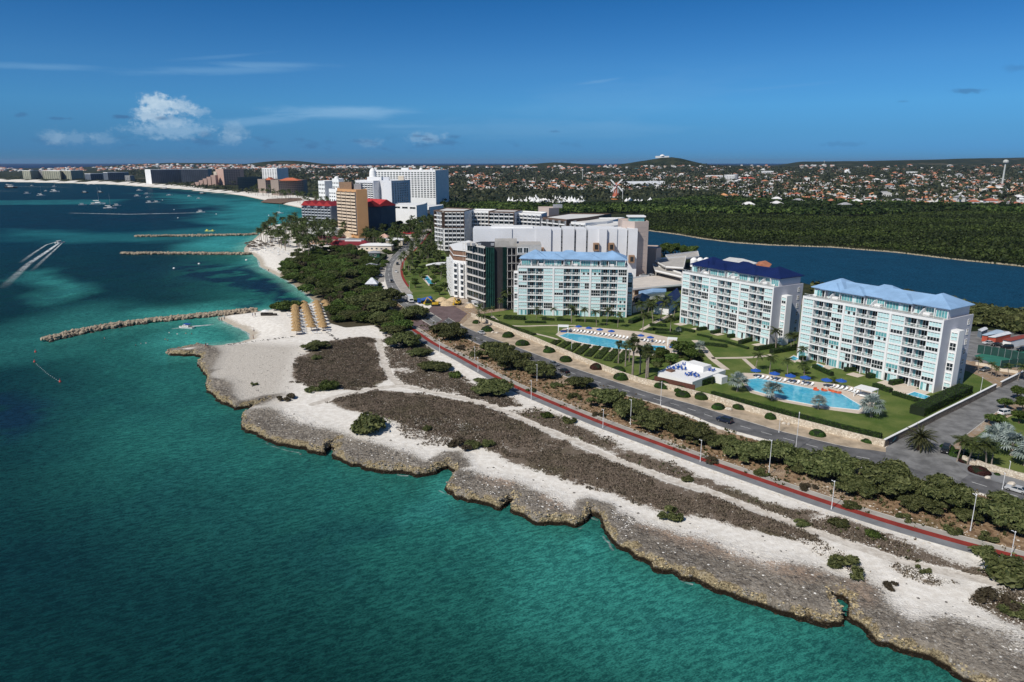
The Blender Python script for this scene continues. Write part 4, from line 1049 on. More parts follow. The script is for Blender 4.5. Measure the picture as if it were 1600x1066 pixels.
for x, y, w in ((.6, 0.0, 4.2), (9, .4, 2.0)):
    q = MB(); n = 14
    for i in range(n):
        a0, a1 = i / n, (i + 1) / n
        q.add([(x + w * a0, y + .35 * math.sin(i * 2.1), .5), (x + w * a1, y + .35 * math.sin(i * 2.1 + 2.1), .5), (x + w * a1, y + .35 * math.sin(i * 2.1 + 2.1), zc), (x + w * a0, y + .35 * math.sin(i * 2.1), zc), (x + w * a0, y + 1, zc), (x + w * a1, y + 1, zc)], [(0, 1, 2, 3), (3, 2, 5, 4)])
    q.build("netting", NET, root)
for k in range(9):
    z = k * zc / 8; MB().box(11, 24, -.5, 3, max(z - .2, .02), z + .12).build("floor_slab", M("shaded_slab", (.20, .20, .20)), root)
for x in np.arange(11.2, 24, 2.1): MB().box(x, x + .3, -.3, .1, 0, zc).build("column", CONC2, root)
lbox(root, "upper_floor", CONC2, 16, 28, -1, 14, zc - 3.5, zc + 1.5); lbox(root, "upper_floor", CONC2, 5, 16, 4, 14, zc - .2, zc + 3)
face_grid(root, (xb + 16, yb - 1.02), (xb + 22, yb - 1.02), zc - 3, zc + .5, 1, 2, "window", .85, .8)
for x in (-9, -6.5, -3.5, 3, 6.4): MB().box(x, x + 1.6, 6, 9, zc + .2, zc + 1.2).build("roof_plant", GREYM, root)
for k in range(12):   # scaffold at the left edge
    z = k * zc / 11
    MB().tube((xa - xb - 1.6, ya - yb, z), (xa - xb - .2, ya - yb + .3, z), .06, n=5).build("scaffold_bar", CONC2, root)
for x in (-1.6, -.3): MB().tube((xa - xb + x, ya - yb, 0), (xa - xb + x, ya - yb, zc + 1), .08, n=5).build("scaffold_pole", CREAM, root)
# stepped white wing beside it
z1 = zt(409, 385)
r_, p, rel = block("stepped_wing", "white stepped wing with a brown top storey beside the building site", "resort", [(700, 408), (706, 384), (727, 378)], (10, 22), z1, WHITE)
face_grid(r_, p[0], p[1], .4, z1 - .3, 6, 2, "balcony", .95, d=1.8); face_grid(r_, p[1], p[2], .4, z1 - .3, 6, 2, "balcony", .55, d=1.0)
q = MB().prism([(x * .95, y * .95 + .6) for x, y in rel], z1 + .6, z1 + 6.5).build("upper_storey", M("brown_brick_cladding", (.21, .12, .08), .8, .15, 1.), r_)
for k in range(3): MB().prism([(x * .99, y * .99 + .3) for x, y in rel], z1 + .61 + k * 2.9, z1 + .95 + k * 2.9).build("floor_band", WHITE, r_)
# curved white pavilion roof in the resort garden
x, y = GD(684, 470); root = empty("garden_pavilion", (x, y, 0)); tag(root, "garden pavilion with a broad white curved roof", "pavilion")
q = MB(); n = 10; top = []
for i in range(n + 1):
    for j in range(n + 1):
        a, b_ = i / n * 2 - 1, j / n * 2 - 1
        top.append((a * 9 * (1 + .1 * b_), b_ * 6, 5.2 + 1.2 * (1 - a * a) + .5 * a * b_))
fs = [(i * (n + 1) + j, (i + 1) * (n + 1) + j, (i + 1) * (n + 1) + j + 1, i * (n + 1) + j + 1) for i in range(n) for j in range(n)]
q.add(top, fs); q.add([(x_, y_, z_ - .35) for x_, y_, z_ in top], [f[::-1] for f in fs]); q.build("roof", WHITE, root)
for a in (-7, 0, 7):
    for b_ in (-4.5, 4.5): MB().tube((a, b_, 0), (a, b_, 5.4), .18, n=8).build("column", BROWN, root)
lbox(root, "bar_counter", BROWN, -5, 5, -2, 2, 0, 1.3)
# maroon-roofed building by the beach palms
x, y = GD(540, 600); root = empty("maroon_roofed_hall", (x, y, 0), -.05); tag(root, "low hall with a long maroon roof at the edge of the grove", "hall")
lbox(root, "wall", CREAM, -15, 15, 0, 11, 0, 4); MB().hip(-17.5, 17.5, -2, 13, 4, 7.5, 5).build("roof", ROOFM, root); lbox(root, "roof_plant", GREYM, -10, 12, 5, 9, 6.2, 8.4); lbox(root, "roof_plant", WHITE, -4, 10, 3.5, 4.6, 5.4, 7.6)
for i in range(8): link("window", wbox(2.4, 1.8), root, (-14 + 3.6 * i, -.03, 1.2))
for lab, u, d, w, dd, h, mt, rm in (("low white roofed shop beside the maroon roof", 583, 590, 26, 14, 4.5, CREAM, WHITE), ("low cream and maroon bar building at the foot of the tan tower", 505, 640, 30, 12, 5, M("brick_cream", (.50, .33, .24)), ROOFM),
        ("white canopied beach restaurant, left of the steel blue hotel foot", 492, 700, 18, 14, 7, WHITE, WHITE), ("domed white canopy left of the tan tower foot", 512, 690, 14, 14, 8, WHITE, WHITE), ("salmon pavilion with a pyramid roof by the dark slate hotel", 596, 640, 9, 9, 6, CREAM, M("salmon_tile", (.60, .38, .30))),
        ("low white roofed shop beside the road bend", 606, 628, 22, 12, 5, CREAM, WHITE), ("small dark blue kiosk in the grove", 571, 480, 7, 6, 3.5, M("blue_kiosk", (.05, .08, .20)), GREYM), ("small grey roofed beach hut at the grove edge", 573, 408, 6, 5, 3.2, M("blue_hut", (.10, .18, .30)), M("pale_roof2", (.62, .64, .68))),
        ("red roofed gatehouse among palms", 633, 690, 16, 9, 4.5, CREAM, ROOFR), ("green shed in the car park", 580, 545, 8, 7, 4, M("green_shed", (.02, .09, .06)), GREYM)):
    x, y = GD(u, d); root = empty("low_building", (x, y, 0), R.uniform(-.3, .3)); tag(root, lab, "building")
    lbox(root, "wall", mt, -w / 2, w / 2, 0, dd, 0, h); MB().hip(-w / 2 - .6, w / 2 + .6, -.6, dd + .6, h + .02, h + (3.2 if "pyramid" in lab or "canop" in lab or "hut" in lab else 1.4)).build("roof", rm, root)
    for i in range(max(2, int(w / 4))): link("window", wbox(1.8, 1.5), root, (-w / 2 + .8 + i * (w - 2) / max(2, int(w / 4)), -.03, 1.2))

# ---- right: parking decks, pool house, navy gables, tanks, sheds
def deck(label, poly, z, mat=CONC2):
    P = GP(poly, z); c0 = (sum(a for a, _ in P) / len(P), sum(b for _, b in P) / len(P)); root = empty("parking_deck", (*c0, 0)); tag(root, label, "parking deck")
    rel = [(x - c0[0], y - c0[1]) for x, y in P]
    MB().prism(rel, z - .5, z).build("slab", mat, root)
    for i, (x, y) in enumerate(rel): MB().box(x * .95 - .25, x * .95 + .25, y * .95 - .25, y * .95 + .25, 0, z - .5).build("column", mat, root)
    for i in range(len(rel)):
        (ax, ay), (bx, by) = rel[i], rel[(i + 1) % len(rel)]; L = math.hypot(bx - ax, by - ay) or 1; nx, ny = (by - ay) / L * .2, -(bx - ax) / L * .2
        MB().add([(ax, ay, z), (bx, by, z), (bx, by, z + .9), (ax, ay, z + .9), (ax - nx, ay - ny, z), (bx - nx, by - ny, z), (bx - nx, by - ny, z + .9), (ax - nx, ay - ny, z + .9)], [(0, 1, 2, 3), (4, 7, 6, 5), (3, 2, 6, 7)]).build("parapet", WHITE, root)
    return root
PALEC = M("pale_concrete", (.58, .53, .48), .85, .08, .2)
deck("lowest pale parking deck beside the navy roofed block", [(987, 436), (1064, 424), (1068, 446), (988, 453)], 3.2, PALEC)
deck("middle grey parking deck with white edges", [(1020, 414), (1064, 428), (1066, 434), (1024, 424)], 6.2, CONC2)
deck("upper grey parking deck under the tanks", [(1018, 406), (1072, 402), (1068, 420), (1040, 418)], 8.5, CONC2)
deck("far grey parking roof near the lagoon trees", [(1040, 400), (1090, 394), (1092, 402), (1046, 408)], 7, CONC2)
for k, u in enumerate((1091, 1101, 1111, 1120)):
    x, y = GD(u, 420); root = empty("water_tank", (x, y, 0)); tag(root, "white cylindrical tank on a frame, %s of four behind the navy roof" % ("leftmost", "second from left", "third from left", "rightmost")[k], "tank", "white tanks behind the navy roof")
    MB().lathe([(2.0, 11.5), (2.1, 15.5), (1.2, 16.6), (.1, 17)], 14).build("tank", WHITE, root)
    for a in range(4): MB().tube((1.6 * math.cos(a * 1.57 + .7), 1.6 * math.sin(a * 1.57 + .7), 0), (1.6 * math.cos(a * 1.57 + .7), 1.6 * math.sin(a * 1.57 + .7), 11.5), .15, n=5).build("leg", GREYM, root)
def gabled(name, label, cat, poly, h, rise, wall, roofm):
    P = GP(poly, h); c0 = (sum(a for a, _ in P) / 4, sum(b for _, b in P) / 4); root = empty(name, (*c0, 0)); tag(root, label, cat)
    A = [(x - c0[0], y - c0[1]) for x, y in P]
    MB().prism([(x * .93, y * .93) for x, y in A], 0, h - .1).build("wall", wall, root)
    m0 = ((A[0][0] + A[1][0]) / 2, (A[0][1] + A[1][1]) / 2, h + rise); m1 = ((A[2][0] + A[3][0]) / 2, (A[2][1] + A[3][1]) / 2, h + rise)
    vs = [(*a, h) for a in A] + [m0, m1] + [(*a, h - .2) for a in A]
    MB().add(vs, [(0, 1, 4), (2, 3, 5), (1, 2, 5, 4), (3, 0, 4, 5), (6, 7, 1, 0), (7, 8, 2, 1), (8, 9, 3, 2), (9, 6, 0, 3), (9, 8, 7, 6)]).build("roof", roofm, root)
    d = Vector((A[3][0] - A[0][0], A[3][1] - A[0][1], 0)); rz = math.atan2(d.y, d.x)
    for i in range(3):
        a = (i + .5) / 3 * .86 + .04; x, y = (A[0][0] + d.x * a) * .93, (A[0][1] + d.y * a) * .93
        link("window", wbox(1.6, 1.6), root, (x + math.sin(rz) * .04, y - math.cos(rz) * .04, 1), rz)
    return root
gabled("clubhouse", "clubhouse with a steep navy gabled roof between the two pools", "clubhouse", [(1020, 477), (1045, 479), (1064, 462), (1052, 455)], 4.5, 3.0, WHITE, ROOFN)
gabled("clubhouse", "low clubhouse with a grey navy roof half hidden by palms", "clubhouse", [(988, 478), (1010, 472), (1016, 463), (990, 464)], 4.0, 2.0, WHITE, M("grey_navy_roof", (.045, .055, .10), .5))
gabled("pool_house", "white pool house with a light blue flat gable roof", "pool house", [(998, 462), (1041, 456), (1041, 451), (998, 455)], 4.0, .8, WHITE, ROOFB)
gabled("warehouse", "white warehouse with a pale roof behind the navy roofed block", "warehouse", [(1122, 409), (1160, 418), (1184, 411), (1140, 402)], 12.0, .8, OFFW, M("pale_metal_roof", (.72, .70, .66), .5))
gabled("orange_roofed_house", "house with an orange tiled roof just behind the navy roof", "house", [(1176, 414), (1200, 420), (1206, 413), (1186, 409)], 9.0, 1.5, WHITE, ROOFO)
REDC = M("red_container", (.45, .09, .055), .6, .15, .5)
for lab, poly, h, w_, rm in (("red shipping container shed with a pale blue roof", [(1534, 523), (1543, 524), (1571, 519), (1557, 515)], 2.9, REDC, M("blue_grey_tin", (.42, .52, .62), .5)), ("red shipping container shed with a white roof", [(1544, 526), (1556, 527), (1581, 521), (1571, 518)], 2.9, REDC, M("white_tin", (.68, .70, .72), .5)),
        ("white shed with a rust red tin roof at the car park", [(1566, 530), (1580, 533), (1610, 526), (1598, 523)], 3, WHITE, M("rust_tin", (.26, .06, .04), .6)), ("blue grey shed with a pale roof nearest the block", [(1528, 515), (1534, 518), (1544, 514), (1538, 511)], 3, M("blue_grey_wall", (.2, .26, .32)), M("white_tin", (.68, .70, .72), .5))):
    gabled("storage_shed", lab, "shed", poly, h, .35, w_, rm)

# ---- far hotels round the bay
OLIVE = M("olive_grey_render", (.36, .36, .27), .8, .1, .05); DARKB = M("dark_blue_glass_front", (.105, .12, .145), .3, .15, .05, spec=.5); GREYB = M("grey_render", (.27, .27, .27), .8, .08, .05)
FAR = [("far_hotel", "olive grey far hotel, leftmost block on the bay", [(40, 2840), (52, 2800), (58, 2880)], 267, OLIVE, (0, 9, 4)), ("far_hotel", "dark gap fronted far hotel behind the leftmost olive block", [(54, 2920), (72, 2900)], 268, GREYB, (0, 8, 6)),
    ("far_hotel", "olive grey far hotel with two stepped fronts on the bay", [(71, 2840), (98, 2760), (104, 2820)], 267, OLIVE, (0, 9, 8)), ("far_hotel", "olive grey far hotel, right end of the pale group on the bay", [(100, 2800), (115, 2750), (127, 2800)], 267, OLIVE, (0, 9, 5)),
    ("far_hotel", "low white fronted far hotel with dark floors", [(136, 2700), (145, 2680), (163, 2720)], 272, DARKB, (1, 5, 6)), ("far_hotel", "wide dark far hotel with a white roof line", [(165, 2640), (172, 2620), (198, 2660)], 270, DARKB, (1, 6, 9)), ("far_hotel", "pale square far building right of the dark wide hotel", [(198, 2560), (206, 2540)], 275, GREYB, (0, 4, 3)),
    ("far_hotel", "tall dark far hotel with a white left end", [(231, 2330), (239, 2300), (284, 2360)], 265.5, DARKB, (1, 11, 16)), ("far_hotel", "tall dark ribbed far hotel right of the white ended one", [(286, 2350), (328, 2390)], 265, DARKB, (0, 11, 14)),
    ("far_hotel", "salmon far hotel with a cream twin tower", [(340, 2180), (352, 2150), (378, 2200)], 265, M("salmon_render", (.50, .34, .28)), (1, 9, 7)), ("far_hotel", "grey green far hotel behind the salmon terraces", [(373, 1800), (405, 1840)], 278, M("dark_olive_render", (.13, .15, .13)), (0, 7, 12)),
    ("far_tower", "white far tower with blue grey side above the brown hotels", [(412, 2200), (435, 2160), (448, 2200)], 263.5, WHITE, (0, 13, 6)), ("far_hotel", "brown far hotel with an orange roof on the near bay", [(424, 1600), (436, 1565), (475, 1610)], 282, M("brown_grey_render", (.30, .24, .20)), (1, 7, 14)), ("far_hotel", "brown far hotel partly hidden, left of the orange roofed one", [(404, 1700), (416, 1670), (430, 1700)], 281, M("brown_grey_render", (.30, .24, .20)), (1, 7, 5)),
    ("far_block", "white far apartment block with open balconies behind the palms", [(498, 1250), (508, 1230), (519, 1250)], 284, WHITE, (0, 5, 4)), ("far_block", "white terraced block left of the tan tower top", [(514, 900), (527, 885)], 297, WHITE, (0, 8, 4)),
    ("far_block", "white domed block behind the terraced one", [(520, 1000), (530, 985)], 281, WHITE, (0, 8, 4)), ("far_block", "white block with a round silver drum in the town", [(1134, 2480), (1146, 2440)], 274, WHITE, (0, 6, 5)), ("far_block", "red roofed white long block in the town", [(1156, 2480), (1180, 2480)], 280, CREAM, (0, 3, 10)),
    ("far_block", "white office cluster block in the town", [(1104, 2700), (1128, 2700)], 275, WHITE, (0, 4, 10)), ("far_block", "white upper block on the town slope", [(1190, 3200), (1206, 3200)], 268, WHITE, (0, 4, 6)), ("far_block", "white pair of blocks mid right of the town", [(1418, 3000), (1430, 3000)], 269, WHITE, (0, 4, 5))]
for nm, lab, ch, v, mt, (fi, rows, cols) in FAR:
    d = ch[0][1]; z = max(zt(v, d), 8)
    r_, p, rel = block(nm, lab, "hotel" if "hotel" in lab else "building", ch, (0, 30), z, mt, WHITE if mt in (DARKB, OLIVE) else None, parapet=1.6)
    g = M("far_window", (.03, .04, .05), .2, .1)
    face_grid(r_, p[fi], p[fi + 1], 3, z - 1.5, rows, cols, "window", .6, .5, wall=mt if mt is not DARKB else GREYB, glass=g)
    if "orange roof" in lab: MB().hip(rel[1][0] - 2, rel[2][0] + 2, rel[1][1] + 2, rel[1][1] + 34, z + .5, z + 6).build("roof", M("orange_hotel_roof", (.55, .16, .08)), r_)
    if "white left end" in lab:
        MB().prism([(rel[0][0] - 1, rel[0][1] - 1), (rel[1][0] + .5, rel[1][1] - 1), (rel[1][0] + .5, rel[1][1] + 20), (rel[0][0] - 1, rel[0][1] + 20)], 0, z + 1).build("end_wall", WHITE, r_)
    if "twin tower" in lab:
        for dx in (-4, 12): MB().box(rel[0][0] + dx, rel[0][0] + dx + 9, rel[0][1] - 6, rel[0][1] + 8, 0, z + (4 if dx > 0 else -6)).build("tower", CREAM, r_)
        for k in range(6): MB().box(rel[0][0] - 60 + k * 12, rel[0][0] - 46 + k * 12, rel[0][1] - 40, rel[0][1] - 20, 0, 8 + k * 5).build("terrace_step", M("salmon_render", (.50, .34, .28)), r_)
    if "silver drum" in lab: MB().lathe([(9, 0), (9, z + 2), (8, z + 4), (.1, z + 5)], 16, 0, 18, 6).build("drum", GREYM, r_)
    if "red roofed" in lab: MB().hip(rel[0][0] - 1, rel[1][0] + 1, -1, 31, z + 1.7, z + 6).build("roof", M("far_red_roof", (.46, .10, .06)), r_)
    if "domed" in lab: MB().lathe([(3.5, z), (3.3, z + 2), (2.2, z + 4), (.2, z + 5)], 12, 0, 0, 8).build("dome", WHITE, r_)
# brown frames round the upper storeys of two resort wings
for ob in [o for o in bpy.data.objects if o.get("label", "").startswith(("brown and white resort wing", "brown framed resort wing"))]:
    w_ = [c for c in ob.children if c.name.startswith("wall")][0]; vs_ = w_.data.vertices; zt_ = max(v.co.z for v in vs_); pts_ = {}
    P = [(v.co.x, v.co.y) for v in vs_ if v.co.z > 1]; front = sorted(P, key=lambda p: p[1])[:len(P) - 2]; front.sort()
    for (ax, ay), (bx, by) in zip(front[:-1], front[1:]):
        d = Vector((bx - ax, by - ay)); rz_ = math.atan2(d.y, d.x); L = d.length
        q = MB(); q.box(0, L, -1.95, -1.6, zt_ - .3, zt_ + .9); q.box(0, .5, -1.95, 0, zt_ - 13, zt_ - .31); q.box(L - .5, L, -1.95, 0, zt_ - 13, zt_ - .31); q.box(.51, L - .51, -1.95, -1.62, zt_ - 13, zt_ - 12.4)
        q.build("facade_frame", BROWN, ob, (ax, ay, 0), rz_)
# ================================================================ vegetation
def foliage(name, c1, c2, hue=.22, rough=.6):
    m, t = newmat(name)
    rnd = t.n("ShaderNodeNewGeometry").outputs['Random Per Island']
    c_ = t.mix(rnd, c1, c2)
    c_ = t.mix(t.step(t.noise(.35, detail=3), .35, .68), t.mix(1., c_, (.62, .66, .6), 'MULTIPLY'), c_)
    orn = t.n("ShaderNodeObjectInfo").outputs['Random']
    hs = t.n("ShaderNodeHueSaturation"); t.val(hs.inputs['Color'], c_)
    t.val(hs.inputs['Value'], t.math('ADD', 1 - hue, t.math('MULTIPLY', orn, 2 * hue))); t.val(hs.inputs['Hue'], t.math('ADD', .488, t.math('MULTIPLY', orn, .024)))
    b = t.out(hs.outputs[0], rough, None, .2)
    tr = t.n("ShaderNodeBsdfTranslucent"); t.t.links.new(hs.outputs[0], tr.inputs[0]); mx = t.n("ShaderNodeMixShader"); mx.inputs[0].default_value = .28
    t.t.links.new(b.outputs[0], mx.inputs[1]); t.t.links.new(tr.outputs[0], mx.inputs[2])
    o = [n for n in t.t.nodes if n.type == 'OUTPUT_MATERIAL'][0]; t.t.links.new(mx.outputs[0], o.inputs[0])
    return m
F_ACA = foliage("acacia_leaf", (.042, .058, .016), (.205, .215, .085), .32)
F_SEA = foliage("seagrape_leaf", (.030, .060, .011), (.165, .225, .055), .36)
F_BRI = foliage("bright_leaf", (.040, .075, .010), (.13, .17, .040))
F_CLIP = foliage("clipped_leaf", (.022, .060, .010), (.085, .155, .030), .15)
F_RED = foliage("dark_red_leaf", (.035, .012, .010), (.095, .035, .030), .15)
F_PALM = foliage("palm_leaf", (.030, .050, .012), (.145, .175, .058))
F_DATE = foliage("date_palm_leaf", (.030, .036, .012), (.13, .13, .055))
F_SILV = foliage("silver_palm_leaf", (.20, .26, .25), (.50, .56, .54), .1)
F_DRY = foliage("dry_leaf", (.055, .042, .026), (.15, .12, .075), .25)
F_MANG = foliage("mangrove_leaf", (.014, .025, .006), (.066, .092, .025), .0)
F_FAR = foliage("far_tree_leaf", (.036, .048, .022), (.125, .130, .068), .0)
BARK = M("bark", (.12, .085, .06), .9, .3, 3., bump=.4)
PBARK = M("palm_bark", (.26, .22, .18), .9, .25, 3., bump=.4)
def leaf_quads(P, N, s, rng, aspect=1.6):
    # P points, N normals, s sizes -> quads
    n = len(P); r = rng.normal(size=(n, 3)); N = N / (np.linalg.norm(N, axis=1, keepdims=True) + 1e-9)
    A = np.cross(N, r); A /= np.linalg.norm(A, axis=1, keepdims=True) + 1e-9; B = np.cross(N, A)
    a, b = A * s[:, None] * aspect * .5, B * s[:, None] * .5
    # pointed leaf spray: a rhombus, slightly folded
    V = np.stack([P - a, P - b * .9 + N * s[:, None] * .12, P + a, P + b * .9 + N * s[:, None] * .12], 1).reshape(-1, 3)
    return V, np.arange(4 * n).reshape(-1, 4)
def cloud_pts(blobs, n, rng, inner=.55, zcut=None):
    B = np.array(blobs, float); w = B[:, 3] * B[:, 4] * B[:, 5]; w = w ** .75; w /= w.sum()
    k = rng.choice(len(B), n, p=w); d = rng.normal(size=(n, 3)); d /= np.linalg.norm(d, axis=1, keepdims=True)
    d[:, 2] = np.where((d[:, 2] < -.25) & (rng.random(n) < .75), -d[:, 2], d[:, 2])
    r = (inner + (1 - inner) * rng.random(n) ** .6) * (1 + .38 * (rng.random(n) > .8) * rng.random(n))
    P = B[k, :3] + d * B[k, 3:6] * r[:, None]
    N = d * .8 + rng.normal(size=(n, 3)) * .55 + np.array((0, 0, .45))
    return P, N
def crown_mesh(name, blobs, n, size, mat, seed, inner=.55, aspect=1.6):
    rng = np.random.default_rng(seed); P, N = cloud_pts(blobs, n, rng, inner)
    s = size * (.55 + .9 * rng.random(n)); V, Fq = leaf_quads(P, N, s, rng, aspect)
    return npmesh(name, V, Fq, [mat])
def trunk_mesh(seed, h, spread, r0, limbs=5, mat=None):
    r = random.Random(seed); b = MB()
    for i in range(limbs):
        a = 2 * math.pi * (i + r.random() * .7) / limbs; p = Vector((r.uniform(-.15, .15), r.uniform(-.15, .15), -.2)); q0 = p; rad = r0
        for k in range(3):
            f = (k + 1) / 3; q1 = Vector((math.cos(a) * spread * f ** 1.3 * r.uniform(.8, 1.1), math.sin(a) * spread * f ** 1.3 * r.uniform(.8, 1.1), h * f ** .8))
            b.tube(q0, q1, rad, rad * .65, 5, caps=False); rad *= .62; q0 = q1
            if k == 1: b.tube(q1, q1 + Vector((math.cos(a + .9) * spread * .4, math.sin(a + .9) * spread * .4, h * .3)), rad * .8, rad * .3, 4, caps=False)
    return b.mesh("trunk", mat or BARK)
def variants(kind, k):
    r = random.Random(hash(kind) % 1000 + k * 31 + len(kind)) if False else random.Random(sum(map(ord, kind)) * 7 + k * 31)
    if kind == "acacia":       # 10 m wide low umbrella of several flat tiers
        bl = [(0, 0, 2.7, 3.0, 2.8, 1.1)]
        for i in range(30):
            a = r.random() * 6.28; d = 4.6 * math.sqrt(r.random()); q_ = r.uniform(.5, 1.7); bl.append((math.cos(a) * d, math.sin(a) * d * .85, 3.4 - .26 * d + r.uniform(-.9, .7), q_, q_ * r.uniform(.7, 1.2), q_ * r.uniform(.3, .6)))
        return crown_mesh("crown", bl, 10500, .31, F_ACA, k, .15, 2.1), trunk_mesh(k, 2.8, 2.8, .22, 5), 10.5
    if kind == "seagrape":     # 9 m mound
        bl = [(0, 0, 1.9, 3.4, 3.4, 2.0)]
        for i in range(22):
            a = r.random() * 6.28; d = 3.6 * math.sqrt(r.random()); bl.append((math.cos(a) * d, math.sin(a) * d, 2.6 - .22 * d + r.uniform(-.4, .8), r.uniform(.7, 1.7), r.uniform(.7, 1.7), r.uniform(.6, 1.2)))
        return crown_mesh("crown", bl, 5200, .46, F_SEA if k % 5 else F_BRI, k + 40, .4, 1.4), trunk_mesh(k, 2.2, 1.6, .25, 4), 9.2
    if kind == "tree":         # round garden tree, 6 m
        bl = [(0, 0, 4, 1.9, 1.9, 1.5)]
        for i in range(8):
            a = r.random() * 6.28; d = 1.8 * math.sqrt(r.random()); bl.append((math.cos(a) * d, math.sin(a) * d, 4.1 + r.uniform(-.9, 1.0), r.uniform(.8, 1.3), r.uniform(.8, 1.3), r.uniform(.7, 1.1)))
        return crown_mesh("crown", bl, 2200, .42, F_BRI if k % 3 == 0 else F_SEA, k + 80, .5, 1.5), trunk_mesh(k, 3.6, 1.0, .16, 4), 6.0
    if kind == "bush":         # 4 m loose bush
        bl = [(0, 0, .6, 1.4, 1.4, .8)]
        for i in range(9):
            a = r.random() * 6.28; d = 1.5 * math.sqrt(r.random()); bl.append((math.cos(a) * d, math.sin(a) * d, .7 + r.uniform(-.3, .4), r.uniform(.4, .8), r.uniform(.4, .8), r.uniform(.35, .6)))
        return crown_mesh("crown", bl, 1900, .26, F_SEA if k % 2 else F_ACA, k + 120, .35, 1.6), trunk_mesh(k, .8, .9, .06, 5), 4.0
    if kind == "drybush":
        bl = []
        for i in range(12):
            a = r.random() * 6.28; d = 1.7 * math.sqrt(r.random()); bl.append((math.cos(a) * d, math.sin(a) * d, .55 + r.uniform(-.25, .3), r.uniform(.4, .8), r.uniform(.4, .8), r.uniform(.3, .5)))
        return crown_mesh("crown", bl, 1500, .22, F_DRY if k % 2 else F_ACA, k + 160, .2, 2.2), trunk_mesh(k, .7, 1.1, .05, 7), 4.0
    if kind in ("clipped", "clippedred"):
        rng = np.random.default_rng(k + 7); n = 2600; d = rng.normal(size=(n, 3)); d /= np.linalg.norm(d, axis=1, keepdims=True); d[:, 2] = np.abs(d[:, 2]) * 1.0 - .12
        wob = 1 + .05 * np.sin(d[:, 0] * 5 + k) * np.cos(d[:, 1] * 4); P = d * np.array((1.9, 1.6, 1.25)) * wob[:, None] * (.93 + .07 * rng.random((n, 1))) + np.array((0, 0, .25))
        V, Fq = leaf_quads(P, d + rng.normal(size=(n, 3)) * .35, .20 * (.7 + .6 * rng.random(n)), rng, 1.3)
        return npmesh("crown", V, Fq, [F_RED if kind.endswith("red") else F_CLIP]), MB().lathe([(1.45, -.05), (1.55, .5), (1.2, 1.1), (.5, 1.3)], 10).mesh("branch_core", M("hedge_core", (.012, .02, .008), .9)), 3.8
def frond(b, base, az, elev, L, droop, w, nl=9, seg=5, m=0):
    # arched rachis with a comb of leaflets on both sides
    p = Vector(base); e = elev; pts = [p.copy()]
    for i in range(seg):
        p = p + Vector((math.cos(az) * math.cos(e), math.sin(az) * math.cos(e), math.sin(e))) * (L / seg); e -= droop / seg; pts.append(p.copy())
    side = Vector((-math.sin(az), math.cos(az), 0))
    for i in range(nl):
        f = .12 + .86 * i / (nl - 1); k = min(int(f * seg), seg - 1); t = f * seg - k
        q = pts[k].lerp(pts[k + 1], t); d = (pts[k + 1] - pts[k]).normalized(); ww = w * math.sin(math.pi * min(.97, .18 + .8 * f)) ** .7
        for s_ in (-1, 1):
            tip = q + side * (s_ * ww) + d * ww * .75 + Vector((0, 0, -ww * .45)); h = d * (L / nl * .5)
            b.add([q - h, q + h, tip], [(0, 1, 2)], m)
